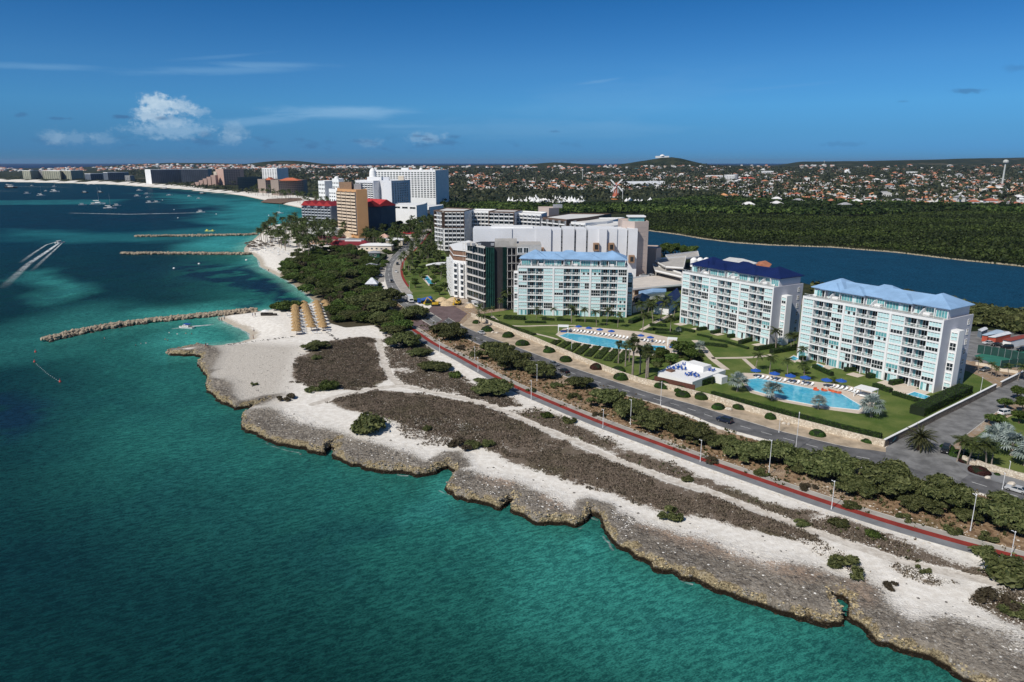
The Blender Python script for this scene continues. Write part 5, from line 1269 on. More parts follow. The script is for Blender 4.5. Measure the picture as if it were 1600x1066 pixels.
def palm_variant(kind, k):
    r = random.Random(k * 13 + len(kind) * 5); b = MB(); tb = MB()
    if kind == "coco":
        h = 8.5; lean = r.uniform(.3, 1.3); a = r.random() * 6.28; q = Vector((0, 0, -.1))
        for i in range(5):
            f = (i + 1) / 5; q1 = Vector((math.cos(a) * lean * f ** 1.6, math.sin(a) * lean * f ** 1.6, h * f)); tb.tube(q, q1, .20 - .07 * (f - .2), .20 - .07 * f, 6, caps=False); q = q1
        for i in range(22): frond(b, q, i * 2.4 + r.random() * .4, r.uniform(-.3, 1.2), r.uniform(2.8, 3.7), r.uniform(1.0, 1.7), .85, 11)
        return b.mesh("crown", F_PALM), tb.mesh("trunk", PBARK), 6.2
    if kind == "date":
        h = 3.4
        tb.lathe([(.75, -.1), (.62, .5), (.5, 1.2), (.5, 2.6), (.62, 3.2), (.45, 3.8)], 10)
        for i in range(74): frond(b, (0, 0, 3.5), i * 2.39996, 1.35 - 1.75 * (i / 74) ** .8 + r.uniform(-.1, .1), r.uniform(4.0, 4.9), r.uniform(.9, 1.5), .5, 14, 6)
        return b.mesh("crown", F_DATE), tb.mesh("trunk", M("date_bark", (.12, .075, .045), .9, .3, 3., bump=.5)), 9.0
    # fan palms: silver bismarck (short) and tall green washingtonia
    h = 2.6 if kind == "silver" else 7.5
    tb.tube((0, 0, -.1), (.1, .05, h), .28 if kind == "silver" else .26, .22 if kind == "silver" else .17, 8)
    n = 30 if kind == "silver" else 24; R_ = 1.55 if kind == "silver" else 1.15; pet = 1.5 if kind == "silver" else 1.0
    for i in range(n):
        az = i * 2.39996; e = r.uniform(-.3, 1.3) if kind == "silver" else r.uniform(-.6, 1.2)
        d = Vector((math.cos(az) * math.cos(e), math.sin(az) * math.cos(e), math.sin(e))); c0 = Vector((.1, .05, h)) + d * pet * r.uniform(.7, 1.1)
        b.tube((.1, .05, h), c0, .04, .03, 3, 0, False); s_ = d.cross(Vector((0, 0, 1))).normalized(); u = s_.cross(d)
        for j in range(11):
            t = -1.9 + 3.8 * j / 10; dd = (d * math.cos(t) + s_ * math.sin(t)); pp = (d * math.cos(t + .16) + s_ * math.sin(t + .16)); pm = (d * math.cos(t - .16) + s_ * math.sin(t - .16)); L = R_ * (1 - .12 * abs(t))
            b.add([c0, c0 + pm * L * .6 + u * .03, c0 + dd * L - u * .18 * L - Vector((0, 0, .15 * L)), c0 + pp * L * .6 + u * .03], [(0, 1, 2, 3)])
    if kind == "fan": b.lathe([(.2, h - 1.6), (.55, h - 1.1), (.5, h - .4), (.2, h)], 8)
    return b.mesh("crown", F_SILV if kind == "silver" else F_PALM), tb.mesh("trunk", PBARK), 5.4 if kind == "silver" else 3.9
VAR = {}
def plantset(kind):
    if kind not in VAR:
        nv = {"acacia": 5, "seagrape": 5, "tree": 4, "bush": 4, "drybush": 3, "clipped": 3, "clippedred": 1, "coco": 4, "date": 1, "silver": 2, "fan": 2}[kind]
        VAR[kind] = [palm_variant(kind, k) if kind in ("coco", "date", "silver", "fan") else variants(kind, k) for k in range(nv)]
    return VAR[kind]
NAMES = {"acacia": ("acacia_tree", "tree"), "seagrape": ("seagrape_tree", "tree"), "tree": ("garden_tree", "tree"), "bush": ("bush", "bush"), "drybush": ("dry_bush", "bush"), "clipped": ("clipped_shrub", "shrub"), "clippedred": ("clipped_shrub", "shrub"), "coco": ("palm_tree", "palm"), "date": ("date_palm", "palm"), "silver": ("silver_palm", "palm"), "fan": ("fan_palm", "palm")}
PCOUNT = {}
def plant(kind, x, y, width, label, group=None, zs=1.0, rz=None, z=0.0, var=None):
    vs = plantset(kind); i = PCOUNT.get(kind, 0); PCOUNT[kind] = i + 1
    cr_, tr_, w = vs[(i * 7 + i // 3) % len(vs) if var is None else var % len(vs)]
    nm, cat = NAMES[kind]; s = width / w
    root = empty(nm, (x, y, z), R.random() * 6.28 if rz is None else rz); root.scale = (s, s, s * zs)
    tag(root, label, cat, group)
    link("crown", cr_, root); link("trunk" if tr_.name.startswith("trunk") else "branch_core", tr_, root)
    return root
def pxw(u, v, wpx, z=0):   # metres for a width in photo pixels at that ground point
    x, y = G(u, v, z); return wpx * (y * CP + (HCAM - z) * SP) / FPX
ORDS = ["leftmost", "second from the left", "third from the left", "fourth from the left", "fifth from the left", "sixth from the left", "seventh from the left", "eighth from the left", "ninth from the left", "tenth from the left",
    "eleventh from the left", "twelfth from the left", "thirteenth from the left", "fourteenth from the left", "fifteenth from the left", "sixteenth from the left", "seventeenth from the left", "eighteenth from the left", "nineteenth from the left", "twentieth from the left"]
def ordn(i, n): return ORDS[i] if i < (n + 1) // 2 and i < len(ORDS) else (ORDS[n - 1 - i].replace("leftmost", "rightmost").replace("left", "right") if n - 1 - i < len(ORDS) else ORDS[i])
def row(kind, pts, phrase, group, zs=1.0):
    pts = sorted(pts)
    for i, (u, v, w) in enumerate(pts):
        w = w * {"acacia": 1.22, "bush": 1.1, "clipped": 1.18}.get(kind, 1.0); x, y = G(u, v); plant(kind, x, y, pxw(u, v, w), phrase + ", " + ordn(i, len(pts)) if len(pts) > 1 else phrase, group, zs * (R.uniform(.75, 1.05) if kind == 'acacia' else 1))
row("acacia", [(647, 497, 46), (703, 527, 50), (775, 562, 52), (800, 575, 50), (843, 590, 46), (902, 606, 40), (948, 634, 52), (985, 652, 58), (1020, 668, 60), (1058, 676, 56)], "dark green acacia on the upper brown verge", "acacias along the upper verge", 1.15)
row("acacia", [(1086, 688, 60), (1132, 700, 46), (1166, 716, 62), (1216, 722, 70), (1252, 736, 40), (1293, 741, 92), (1342, 768, 60), (1388, 766, 90), (1436, 797, 52), (1474, 789, 86), (1512, 812, 44), (1574, 822, 92), (1612, 838, 60)], "broad olive acacia on the lower brown verge", "acacias along the lower verge", .95)
row("acacia", [(677, 578, 44), (770, 614, 62), (600, 507, 46), (632, 540, 52), (604, 485, 40), (615, 520, 36), (690, 578, 30), (655, 555, 34)], "spreading acacia on the seaward side of the red path", "acacias seaward of the path", .8)
row("bush", [(580, 672, 62), (762, 697, 24), (738, 700, 30), (667, 672, 18), (513, 608, 36), (494, 562, 18), (1578, 908, 90), (1535, 868, 40), (1075, 752, 20), (1365, 838, 26), (1310, 822, 30), (712, 590, 24), (855, 652, 22)], "green bush on the sand and brush", "green bushes on the shore", .85)
row("drybush", [(1328, 892, 62), (1045, 808, 46), (448, 624, 28), (396, 602, 14), (1556, 945, 60), (1440, 893, 26), (1392, 918, 26), (487, 612, 26), (1252, 820, 26), (1590, 960, 50), (720, 700, 40), (890, 660, 26)], "grey brown straggling bush on the pale sand", "dry bushes on the shore", .9)
x, y = G(492, 546); plant("acacia", x, y, pxw(492, 546, 42), "flat windswept tree on white sand below the thatched umbrellas", None, .75)
row("seagrape", [(446, 485, 34), (462, 482, 28), (432, 484, 24)], "dark beach tree beside the thatched umbrellas", "beach trees by the umbrellas")
row("drybush", [(900, 622, 26), (935, 650, 20), (868, 604, 22), (1010, 664, 22), (1110, 722, 26), (1190, 742, 26), (1262, 764, 28), (1330, 792, 30), (1415, 812, 28), (1490, 832, 30), (1540, 842, 34), (720, 545, 20), (742, 556, 20), (830, 612, 18)], "straggling dry bush on the brown verge", "dry bushes on the verge", .8)
# the grove behind the beach
GROVE = WOODFLOOR[0]; rg = random.Random(5); cnt = 0
gx = [p[0] for p in GROVE]; gy = [p[1] for p in GROVE]
pts = []
while len(pts) < 150 and cnt < 20000:
    cnt += 1; x, y = rg.uniform(min(gx), max(gx)), rg.uniform(min(gy), max(gy))
    if sdf(np.array([x]), np.array([y]), GROVE)[0] < 1.5: continue
    if any((x - a) ** 2 + (y - b) ** 2 < 30 for a, b in pts): continue
    pts.append((x, y))
for i, (x, y) in enumerate(pts):
    if i % 9 == 4: plant("drybush", x, y, rg.uniform(7, 9), "greyish half bare tree in the grove behind the beach", "half bare trees in the grove", 1.5)
    elif i % 7 == 2: plant("acacia", x, y, rg.uniform(9, 13), "light olive feathery tree in the grove behind the beach", "feathery trees in the grove", 1.2)
    else: plant("seagrape", x, y, rg.uniform(7.5, 12.5), "rounded green tree in the grove behind the beach", "rounded trees of the grove behind the beach", rg.uniform(.7, 1.0))
row("acacia", [(575, 480, 60), (560, 500, 46), (590, 470, 40)], "light green spreading tree at the front of the grove", "spreading trees at the grove front", .8)
x, y = G(610, 472); plant("acacia", x, y, pxw(610, 472, 46), "lone spreading tree on the small traffic island by the road bend", None, 1.2)
# clipped shrubs between wall and road
row("clipped", [(744, 505, 12), (761, 517, 17), (794, 526, 18), (816, 539, 19), (858, 550, 17), (884, 564, 19), (966, 580, 19), (970, 592, 22), (1036, 605, 25), (1065, 611, 22), (1067, 619, 20), (1096, 622, 22), (1122, 638, 19), (1158, 638, 22), (1205, 653, 20), (1277, 680, 21), (1356, 690, 21)], "round clipped green shrub below the long wall", "clipped shrubs below the long wall")
x, y = G(933, 576); plant("clippedred", x, y, pxw(933, 576, 24), "round clipped dark red shrub below the long wall")
row("clippedred", [(1530, 738, 34), (1508, 722, 22)], "low dark red shrub at the junction corner", "dark red shrubs at the corner", .7)
row("clipped", [(1497, 712, 26), (1480, 700, 18), (1558, 742, 9), (1598, 745, 9), (1520, 720, 16)], "green shrub in the bed at the junction corner", "shrubs at the junction corner", .8)
# palms
row("silver", [(1152, 612, 34), (1206, 626, 36), (1278, 640, 26), (1361, 652, 40)], "silver blue fan palm on the near pool lawn", "silver palms at the pool lawn", 1.0)
row("silver", [(1552, 700, 42), (1580, 712, 46), (1565, 690, 34), (1600, 728, 44), (1538, 708, 34)], "silver blue fan palm clump by the junction", "silver palms at the junction", 1.0)
row("silver", [(1092, 552, 22), (1060, 520, 10)], "small silver fan palm by the garden path", "silver palms in the garden", 1.0)
x, y = G(1436, 703); plant("date", x, y, pxw(1436, 703, 54), "big feathery date palm on the round island at the junction", var=0)
row("coco", [(1495, 722, 36), (1511, 727, 36), (1540, 731, 40), (1548, 733, 34), (1504, 716, 30), (1526, 722, 34)], "dark coconut palm in the bed by the junction", "palms at the junction corner", .72)
row("fan", [(966, 568, 16), (977, 573, 18), (983, 566, 15), (990, 552, 14), (1009, 598, 26), (988, 590, 28), (1012, 590, 24), (1000, 585, 20)], "tall fan palm behind the long wall between the pools", "fan palms between the pools", 1.0)
row("coco", [(893, 505, 20), (914, 504, 18), (932, 510, 20), (948, 508, 20), (965, 512, 18), (1004, 520, 26), (1047, 522, 22), (838, 498, 14), (866, 499, 14), (892, 498, 14), (1003, 500, 22), (1012, 494, 20), (1020, 505, 24), (1032, 500, 24), (1042, 492, 22), (1052, 500, 22), (996, 490, 18), (1028, 486, 18)], "garden palm behind the long pool", "palms in the upper garden", .85)
row("coco", [(1180, 580, 22), (1202, 585, 24), (1230, 590, 24), (1256, 596, 24), (1254, 570, 22), (1212, 545, 24), (1236, 548, 22), (1245, 552, 22), (1240, 542, 18)], "palm on the lawn behind the near pool", "palms by the near pool", .85)
row("coco", [(753, 512, 14), (758, 500, 14), (748, 508, 14), (746, 498, 16), (790, 482, 22), (798, 480, 18), (768, 496, 12), (780, 486, 14)], "palm at the corner by the mauve brick plaza", "palms at the plaza corner", .9)
row("coco", [(1548, 588, 16), (1528, 583, 18), (1556, 590, 14), (1590, 595, 20), (1575, 592, 18)], "palm by the tennis court fence", "palms at the tennis court", .85)
row("tree", [(1033, 566, 30), (1062, 560, 36), (1080, 566, 28), (1010, 568, 24), (1048, 572, 26), (1258, 585, 18), (1302, 600, 14), (1075, 552, 24)], "leafy round garden tree near the white bar roof", "garden trees near the bar", .8)
row("tree", [(1590, 625, 30), (1570, 640, 26), (1598, 645, 34), (1560, 668, 28), (1592, 662, 30), (1545, 662, 22)], "dark garden tree on the right side of the side road", "trees right of the side road", .75)
rg = random.Random(9)
def scatter(kind, poly, n, gap, w0, w1, label, group, zs=1.0, clear=()):
    P = GP(poly); xs = [p[0] for p in P]; ys = [p[1] for p in P]; out = []; t = 0
    while len(out) < n and t < n * 60:
        t += 1; x, y = rg.uniform(min(xs), max(xs)), rg.uniform(min(ys), max(ys))
        if sdf(np.array([x]), np.array([y]), P)[0] < 0 or any((x - a) ** 2 + (y - b) ** 2 < gap * gap for a, b in out): continue
        if any(abs(x - cx) < cw and abs(y - cy) < cd for cx, cy, cw, cd in clear): continue
        out.append((x, y)); plant(kind, x, y, rg.uniform(w0, w1), label, group, zs * rg.uniform(.85, 1.25))
scatter("coco", [(404, 380), (412, 362), (425, 356), (470, 352), (530, 362), (545, 374), (500, 402), (470, 404), (440, 390)], 150, 4.6, 6.8, 9.0, "coconut palm among the beach palms left of the tan tower", "beach palms left of the tan tower")
scatter("tree", [(420, 372), (430, 360), (470, 354), (530, 364), (540, 380), (500, 402), (470, 400), (445, 388)], 70, 5.5, 5, 8.5, "low green tree under the beach palms left of the tan tower", "low trees under the beach palms", .6)
scatter("coco", [(560, 375), (600, 368), (660, 352), (690, 352), (680, 385), (645, 385), (615, 394), (585, 392), (545, 384)], 75, 6.5, 6, 8, "palm among the town palms right of the tan tower", "town palms right of the tan tower", 1.0, ())
scatter("tree", [(590, 362), (630, 345), (690, 338), (684, 380), (650, 380), (610, 392), (560, 382)], 60, 9, 7, 11, "round street tree in the town right of the tan tower", "street trees right of the tan tower", .8)
scatter("coco", [(642, 390), (668, 372), (690, 400), (705, 430), (705, 460), (690, 455), (672, 420), (655, 405)], 26, 4.5, 5, 6.5, "palm in the resort garden beside the curved road", "palms in the resort garden", .8)
scatter("tree", [(642, 392), (668, 376), (692, 405), (706, 440), (705, 466), (690, 462), (672, 425), (655, 408)], 34, 4, 4, 7, "garden tree in the resort garden beside the curved road", "trees in the resort garden", .7)
scatter("coco", [(380, 302), (400, 300), (480, 312), (520, 318), (515, 330), (480, 322), (440, 314)], 60, 11, 8, 11, "distant coconut palm behind the near bay beach", "palms behind the near bay beach")
scatter("tree", [(1020, 400), (1085, 404), (1075, 398), (1040, 396)], 16, 5, 7, 10, "green tree on the lagoon bank behind the parking decks", "lagoon bank trees", .9)
scatter("acacia", [(1275, 452), (1390, 462), (1470, 474), (1540, 492), (1620, 505), (1640, 530), (1560, 512), (1520, 505), (1380, 480), (1280, 468)], 46, 6, 9, 14, "brown green scrub tree on the lagoon bank behind the right block", "scrub trees behind the right block", .9)
scatter("seagrape", [(588, 398), (612, 392), (606, 404), (594, 428), (585, 436)], 12, 4, 5, 7, "dark hedge tree along the car park edge", "hedge trees at the car park", .8)
scatter("tree", [(560, 398), (590, 392), (582, 430), (572, 425)], 14, 5, 4, 6, "small tree in the car park by the grove", "car park trees", .8)
# mangroves beyond the lagoon, and far woodland: uncountable canopies
def canopy(name, polys, n, r0, r1, leaves, mat, seed, hfun=None, mat2=None):
    rng = np.random.default_rng(seed); P_, N_, S_ = [], [], []
    for poly, share in polys:
        A = np.array(poly); m = int(n * share * 3); x = rng.uniform(A[:, 0].min(), A[:, 0].max(), m); y = rng.uniform(A[:, 1].min(), A[:, 1].max(), m)
        k = sdf(x, y, poly) > 0; x, y = x[k][:int(n * share)], y[k][:int(n * share)]
        hg = fbm(x / 40, y / 40, seed, 3); rad = r0 + (r1 - r0) * rng.random(len(x)); z = rad * (.45 + .8 * hg) + (hfun(x, y) if hfun else 0)
        X = np.repeat(np.stack([x, y, z], 1), leaves, 0); rr = np.repeat(rad, leaves); d = rng.normal(size=X.shape); d /= np.linalg.norm(d, axis=1, keepdims=True); d[:, 2] = np.abs(d[:, 2])
        P_.append(X + d * rr[:, None] * np.array((1, 1, .7))); N_.append(d + rng.normal(size=d.shape) * .4); S_.append(rr * (.55 + .5 * rng.random(len(rr))))
    V, Fq = leaf_quads(np.concatenate(P_), np.concatenate(N_), np.concatenate(S_), rng, 1.3)
    PP = np.concatenate(P_); mi = ((fbm(PP[:, 0] / 150, PP[:, 1] / 55, 95, 4) + .12 * rng.random(len(PP))) > .60).astype(int) if mat2 else None
    return tag(link(name, npmesh(name, V, Fq, [mat] + ([mat2] if mat2 else []), mi)), kind='stuff')
MANG = GP([(1014, 359), (1060, 365), (1100, 372), (1150, 378), (1200, 381), (1300, 384.5), (1400, 392.5), (1500, 404), (1640, 419), (1640, 338), (1500, 330), (1340, 342), (1180, 338), (1000, 335), (1000, 345)])
MANG2 = GP([(690, 322), (800, 322), (920, 324), (1000, 320), (1090, 312), (1200, 312), (1400, 322), (1640, 326), (1640, 338), (1500, 331), (1340, 340), (1180, 336), (1000, 334), (870, 335), (690, 332)])
F_MANG3 = foliage("bright_mangrove_leaf", (.024, .046, .008), (.105, .145, .035), .0)
canopy("mangrove", [(MANG, .55)], 36000, 1.1, 2.6, 6, F_MANG, 3, None, F_MANG3)
F_MANG2 = foliage("scrubland_leaf", (.028, .055, .010), (.15, .20, .045), .0)
canopy("woodland", [(MANG2, 1.0)], 9000, 2.5, 5.5, 7, F_MANG, 4, None, F_MANG2)
FARW = [(-200, 1180), (-330, 1560), (-620, 1900), (-1350, 2700), (-2300, 4200), (3600, 4600), (1450, 1500), (900, 1180), (300, 1330), (-60, 1180)]
canopy("far_woodland", [(FARW, 1.0)], 17000, 4, 9, 5, F_FAR, 5, lambda x, y: far_h(x, y))
PALMB = GP([(0, 281.5), (200, 286), (300, 294.5), (390, 304), (400, 300), (300, 288), (200, 281), (0, 277)])
canopy("shore_trees", [(PALMB, 1.0)], 2600, 3, 6, 6, F_FAR, 6)
canopy("lagoon_bank_scrub", [(GP([(1270, 449), (1330, 453), (1390, 463), (1450, 470), (1525, 482), (1640, 500), (1640, 540), (1560, 514), (1530, 512), (1400, 485), (1280, 475)]), 1.0)], 1500, 1.2, 2.6, 8, F_ACA, 8)
# pale root fringe at the lagoon's far edge
rng = np.random.default_rng(12); fr = resample(GP([(1014, 361), (1060, 367), (1100, 374), (1150, 380), (1200, 383.5), (1300, 387), (1400, 395), (1500, 407), (1640, 421)]), 900); q = MB()
for x, y in fr:
    a, b_ = x + rng.uniform(-.8, .8), y + rng.uniform(-.3, 1.5); h = rng.uniform(.4, 1.1); w = rng.uniform(.3, .9)
    q.add([(a - w, b_, 0), (a + w, b_ + rng.uniform(-.4, .4), 0), (a + w * .6, b_ + .4, h), (a - w * .6, b_ + .3, h)], [(0, 1, 2, 3)])
tag(q.build("mangrove_roots", M("root_fringe", (.36, .31, .22), .9, .3, .6)), kind='stuff')
# dry brush tufts, and pale stones
def tufts(name, polys, n, h0, h1, mat, seed, blades=4):
    rng = np.random.default_rng(seed); P_ = []
    ar = [abs(sum(p[i][0] * p[(i + 1) % len(p)][1] - p[(i + 1) % len(p)][0] * p[i][1] for i in range(len(p)))) * k for p, k in polys]; tot = sum(ar)
    for (poly, k), a_ in zip(polys, ar):
        A = np.array(poly); m = int(n * a_ / tot); x = rng.uniform(A[:, 0].min() - 2, A[:, 0].max() + 2, m * 4); y = rng.uniform(A[:, 1].min() - 2, A[:, 1].max() + 2, m * 4)
        d = sdf(x, y, poly) + (fbm(x / 3, y / 3, 9, 3) - .5) * 9 - 5 * sstep(fbm(x / 13 + y / 30, y / 9, 88, 4), .58, .66)
        k_ = (d > 0) & (line_mask(x, y, TRACK, 1.2, .4) < .5) & (line_mask(x, y, TRACK2, 1.2, .4) < .5); P_.append(np.stack([x[k_][:m], y[k_][:m]], 1))
    P = np.concatenate(P_); n = len(P); X = np.repeat(P, blades, 0); nb = len(X)
    hh = h0 + (h1 - h0) * rng.random(nb); az_ = rng.random(nb) * 6.28; r = hh * (.5 + .5 * rng.random(nb)); w = hh * .45
    bx, by = X[:, 0] + rng.normal(size=nb) * .15, X[:, 1] + rng.normal(size=nb) * .15
    V = np.stack([np.stack([bx - np.sin(az_) * w, by + np.cos(az_) * w, np.full(nb, .0)], 1), np.stack([bx + np.sin(az_) * w, by - np.cos(az_) * w, np.full(nb, .0)], 1),
        np.stack([bx + np.cos(az_) * r + np.sin(az_) * w * .5, by + np.sin(az_) * r - np.cos(az_) * w * .5, hh], 1), np.stack([bx + np.cos(az_) * r - np.sin(az_) * w * .5, by + np.sin(az_) * r + np.cos(az_) * w * .5, hh], 1)], 1).reshape(-1, 3)
    return tag(link(name, npmesh(name, V, np.arange(4 * nb).reshape(-1, 4), [mat])), kind='stuff')
F_SCR = foliage("scrub_twig", (.055, .041, .030), (.33, .265, .205), 0, .9)
F_GRA = foliage("dry_grass", (.11, .075, .04), (.26, .18, .10), 0, .9)
tufts("dry_scrub", SCRUB, 70000, .10, .38, F_SCR, 21, 3)
tufts("verge_grass", [(DIRT[0][0], 1)], 9000, .12, .35, F_GRA, 22)
tufts("verge_weeds", [(DIRT[0][0], 1), (SCRUB[6][0], .6), (SCRUB[7][0], .5)], 2600, .25, .6, F_ACA, 23, 5)
def stones(name, lines, n, s0, s1, mat, seed, spread):
    rng = np.random.default_rng(seed); q = MB()
    ico = [(0, 0, 1), (.89, 0, .45), (.28, .85, .45), (-.72, .53, .45), (-.72, -.53, .45), (.28, -.85, .45), (0, 0, -.4)]; fs = [(0, 1, 2), (0, 2, 3), (0, 3, 4), (0, 4, 5), (0, 5, 1), (1, 6, 2), (2, 6, 3), (3, 6, 4), (4, 6, 5), (5, 6, 1)]
    for ln in lines:
        for x, y in resample(ln, n):
            s = s0 + (s1 - s0) * rng.random() ** 2; a, b_ = x + rng.normal() * spread, y + rng.normal() * spread; k = rng.uniform(.7, 1.3, (7, 3))
            q.add([(a + v[0] * s * k[i, 0], b_ + v[1] * s * k[i, 1], v[2] * s * .7 * k[i, 2]) for i, v in enumerate(ico)], fs)
    return tag(q.build(name, mat), kind='stuff')
LIME = M("limestone_rubble", (.58, .52, .44), .9, .25, 1.5)
stones("path_edge_stones", [offset_line(redc, -4.4), offset_line(redc, 4.0)], 420, .10, .34, LIME, 31, .45)
stones("verge_stones", [offset_line(redc, 6.5)], 260, .10, .4, LIME, 32, 1.6)
stones("shore_stones", [GP([(470, 700), (520, 695), (600, 680), (700, 712), (800, 745), (900, 775), (1000, 805), (1150, 842), (1300, 885), (1400, 920), (1550, 950)])], 170, .08, .4, M("dark_stone", (.13, .12, .11), .9, .3, 2.), 33, 3.2)
stones("white_shore_stones", [GP([(470, 655), (540, 655), (640, 675), (720, 705), (850, 750), (1000, 790), (1200, 850), (1300, 870), (1500, 915)])], 260, .06, .28, M("white_stone", (.72, .69, .64), .9, .1), 34, 3.0)
# knobbly eroded rim of the limestone shelf
rng = np.random.default_rng(55); q = MB(); ico = [(0, 0, 1), (.89, 0, .45), (.28, .85, .45), (-.72, .53, .45), (-.72, -.53, .45), (.28, -.85, .45), (0, 0, -.6)]; fs_ = [(0, 1, 2), (0, 2, 3), (0, 3, 4), (0, 4, 5), (0, 5, 1), (1, 6, 2), (2, 6, 3), (3, 6, 4), (4, 6, 5), (5, 6, 1)]
cl = resample(COAST[:NROCK], 9000); X_ = np.array([p[0] for p in cl]) + rng.normal(size=9000) * .55; Y_ = np.array([p[1] for p in cl]) + rng.normal(size=9000) * .55
d_, rk_, rim_, z_ = land(X_, Y_, True)
for x, y, z, dd in zip(X_, Y_, z_, d_):
    if z < SEA - .5 or not (40 < y): continue
    s = .10 + .30 * rng.random() ** 2; k = rng.uniform(.6, 1.35, (7, 3)); q.add([(x + v[0] * s * k[i, 0], y + v[1] * s * k[i, 1], z + v[2] * s * .8 * k[i, 2]) for i, v in enumerate(ico)], fs_, int(rng.random() < .45) if z > -1.3 else 2)
tag(q.build("shelf_rim_rock", [M("rim_rock_tan", (.42, .34, .20), .95, .35, 1.6, bump=.6, bscale=4), M("rim_rock_grey", (.21, .19, .165), .95, .35, 1.6, bump=.6, bscale=4), M("rim_rock_weed", (.035, .026, .015), .8, .3, 1.6)]), kind='stuff')
def loose(name, polys, n, s0, s1, mat, seed):
    rng = np.random.default_rng(seed); q = MB()
    for poly in polys:
        A = np.array(poly); m = n; x = rng.uniform(A[:, 0].min(), A[:, 0].max(), m); y = rng.uniform(A[:, 1].min(), A[:, 1].max(), m); k_ = (sdf(x, y, poly) > 0) & (sdf(x, y, COAST) > 2.2) & (np.abs(x) < y * .75 + 8)
        x, y = x[k_], y[k_]; z = land(x, y, True)[3]
        for a, b_, c_ in zip(x, y, z):
            s = s0 + (s1 - s0) * rng.random() ** 3; k = rng.uniform(.6, 1.4, (7, 3)); q.add([(a + v[0] * s * k[i, 0], b_ + v[1] * s * k[i, 1], c_ + .03 + v[2] * s * .6 * k[i, 2]) for i, v in enumerate(ico)], fs_)
    return tag(q.build(name, mat), kind='stuff')
loose("shelf_stones", ROCK[:7], 450, .06, .30, M("white_stone"), 61); loose("shelf_dark_stones", ROCK[:7], 700, .06, .32, M("dark_stone"), 62); loose("pale_shelf_stones", PALE, 900, .06, .26, M("dark_stone"), 63)
scatter("tree", [(628, 430), (640, 404), (662, 395), (668, 420), (700, 462), (690, 468), (672, 448), (650, 452)], 26, 4, 3.5, 6, "garden tree on the resort lawn beside the curved road", "trees on the resort lawn", .75)
scatter("coco", [(626, 425), (636, 402), (664, 388), (690, 395), (680, 410), (660, 412), (642, 428)], 26, 4, 5, 7, "palm on the resort lawn beside the curved road", "palms on the resort lawn", .85)
scatter("bush", [(1010, 560), (1030, 556), (1100, 556), (1095, 566), (1060, 562), (1024, 574)], 16, 2.5, 3, 5, "leafy bush at the back of the white bar", "bushes behind the bar", 1.1)
loose("scrub_pebbles", [p for p, s in SCRUB], 1500, .05, .24, M("white_stone"), 71)
stones("track_edge_stones", [offset_line(TRACK, 1.7), offset_line(TRACK, -1.7)], 330, .05, .22, M("white_stone"), 72, .5)
# ================================================================ garden of the apartment blocks
def grass_mat(name, c1, c2):
    m, t = newmat(name)
    n = t.noise(.12, detail=6, rough=.6); n2 = t.noise(2.5, detail=5, rough=.7)
    w = t.n("ShaderNodeTexWave", wave_type='BANDS', bands_direction='DIAGONAL'); w.inputs['Scale'].default_value = .28; w.inputs['Distortion'].default_value = 1.5; t.t.links.new(t.pos(), w.inputs[0])
    c_ = t.mix(t.step(n, .32, .68), c1, c2); c_ = t.mix(t.math('MULTIPLY', t.step(n2, .35, .7), .6), c_, t.mix(1., c_, (.55, .6, .55), 'MULTIPLY'))
    c_ = t.mix(t.math('MULTIPLY', w.outputs[0], .14), c_, (.10, .13, .035)); t.out(c_, .85, t.bump(n2, .6, .12), .15); return m
LAWN = grass_mat("lawn_grass", (.072, .120, .022), (.155, .185, .052))
CW = [(738, 493), (830, 529), (905, 560), (955, 579), (1003, 594), (1060, 606), (1107, 619), (1150, 632), (1250, 658), (1381, 691), (1465, 649), (1515, 624), (1556, 603), (1530, 588), (1262, 478), (1060, 450), (990, 474), (985, 488), (800, 484), (772, 488)]
sheet("lawn", GP(CW), .062, LAWN)
sheet("lawn", GP([(1500, 700), (1545, 668), (1600, 640), (1720, 600), (1720, 780), (1600, 745), (1545, 728)]), .062, LAWN)
sheet("lawn", GP([(646, 470), (625, 440), (620, 418), (634, 400), (660, 384), (690, 386), (704, 410), (706, 466), (690, 472), (668, 478)]), .05, LAWN)
PATHM = pave_mat("garden_path", (.60, .52, .43), .08)
def gpath(pts, w): 
    l = smooth_line(GP(pts), 4); return strip("garden_path", offset_line(l, w / 2), offset_line(l, -w / 2), .09, PATHM)
gpath([(768, 494), (778, 502), (792, 508), (815, 510), (855, 509), (900, 509)], 1.8); gpath([(800, 511), (830, 520), (858, 527), (872, 531)], 1.5)
gpath([(1085, 532), (1100, 545), (1112, 560), (1135, 578)], 2.6); gpath([(1112, 560), (1172, 559), (1206, 555)], 2.2); gpath([(1162, 561), (1180, 577)], 1.6); gpath([(1002, 516), (1020, 506), (1040, 496), (1052, 488)], 2.0); gpath([(1020, 560), (1010, 555), (1000, 553)], 2)
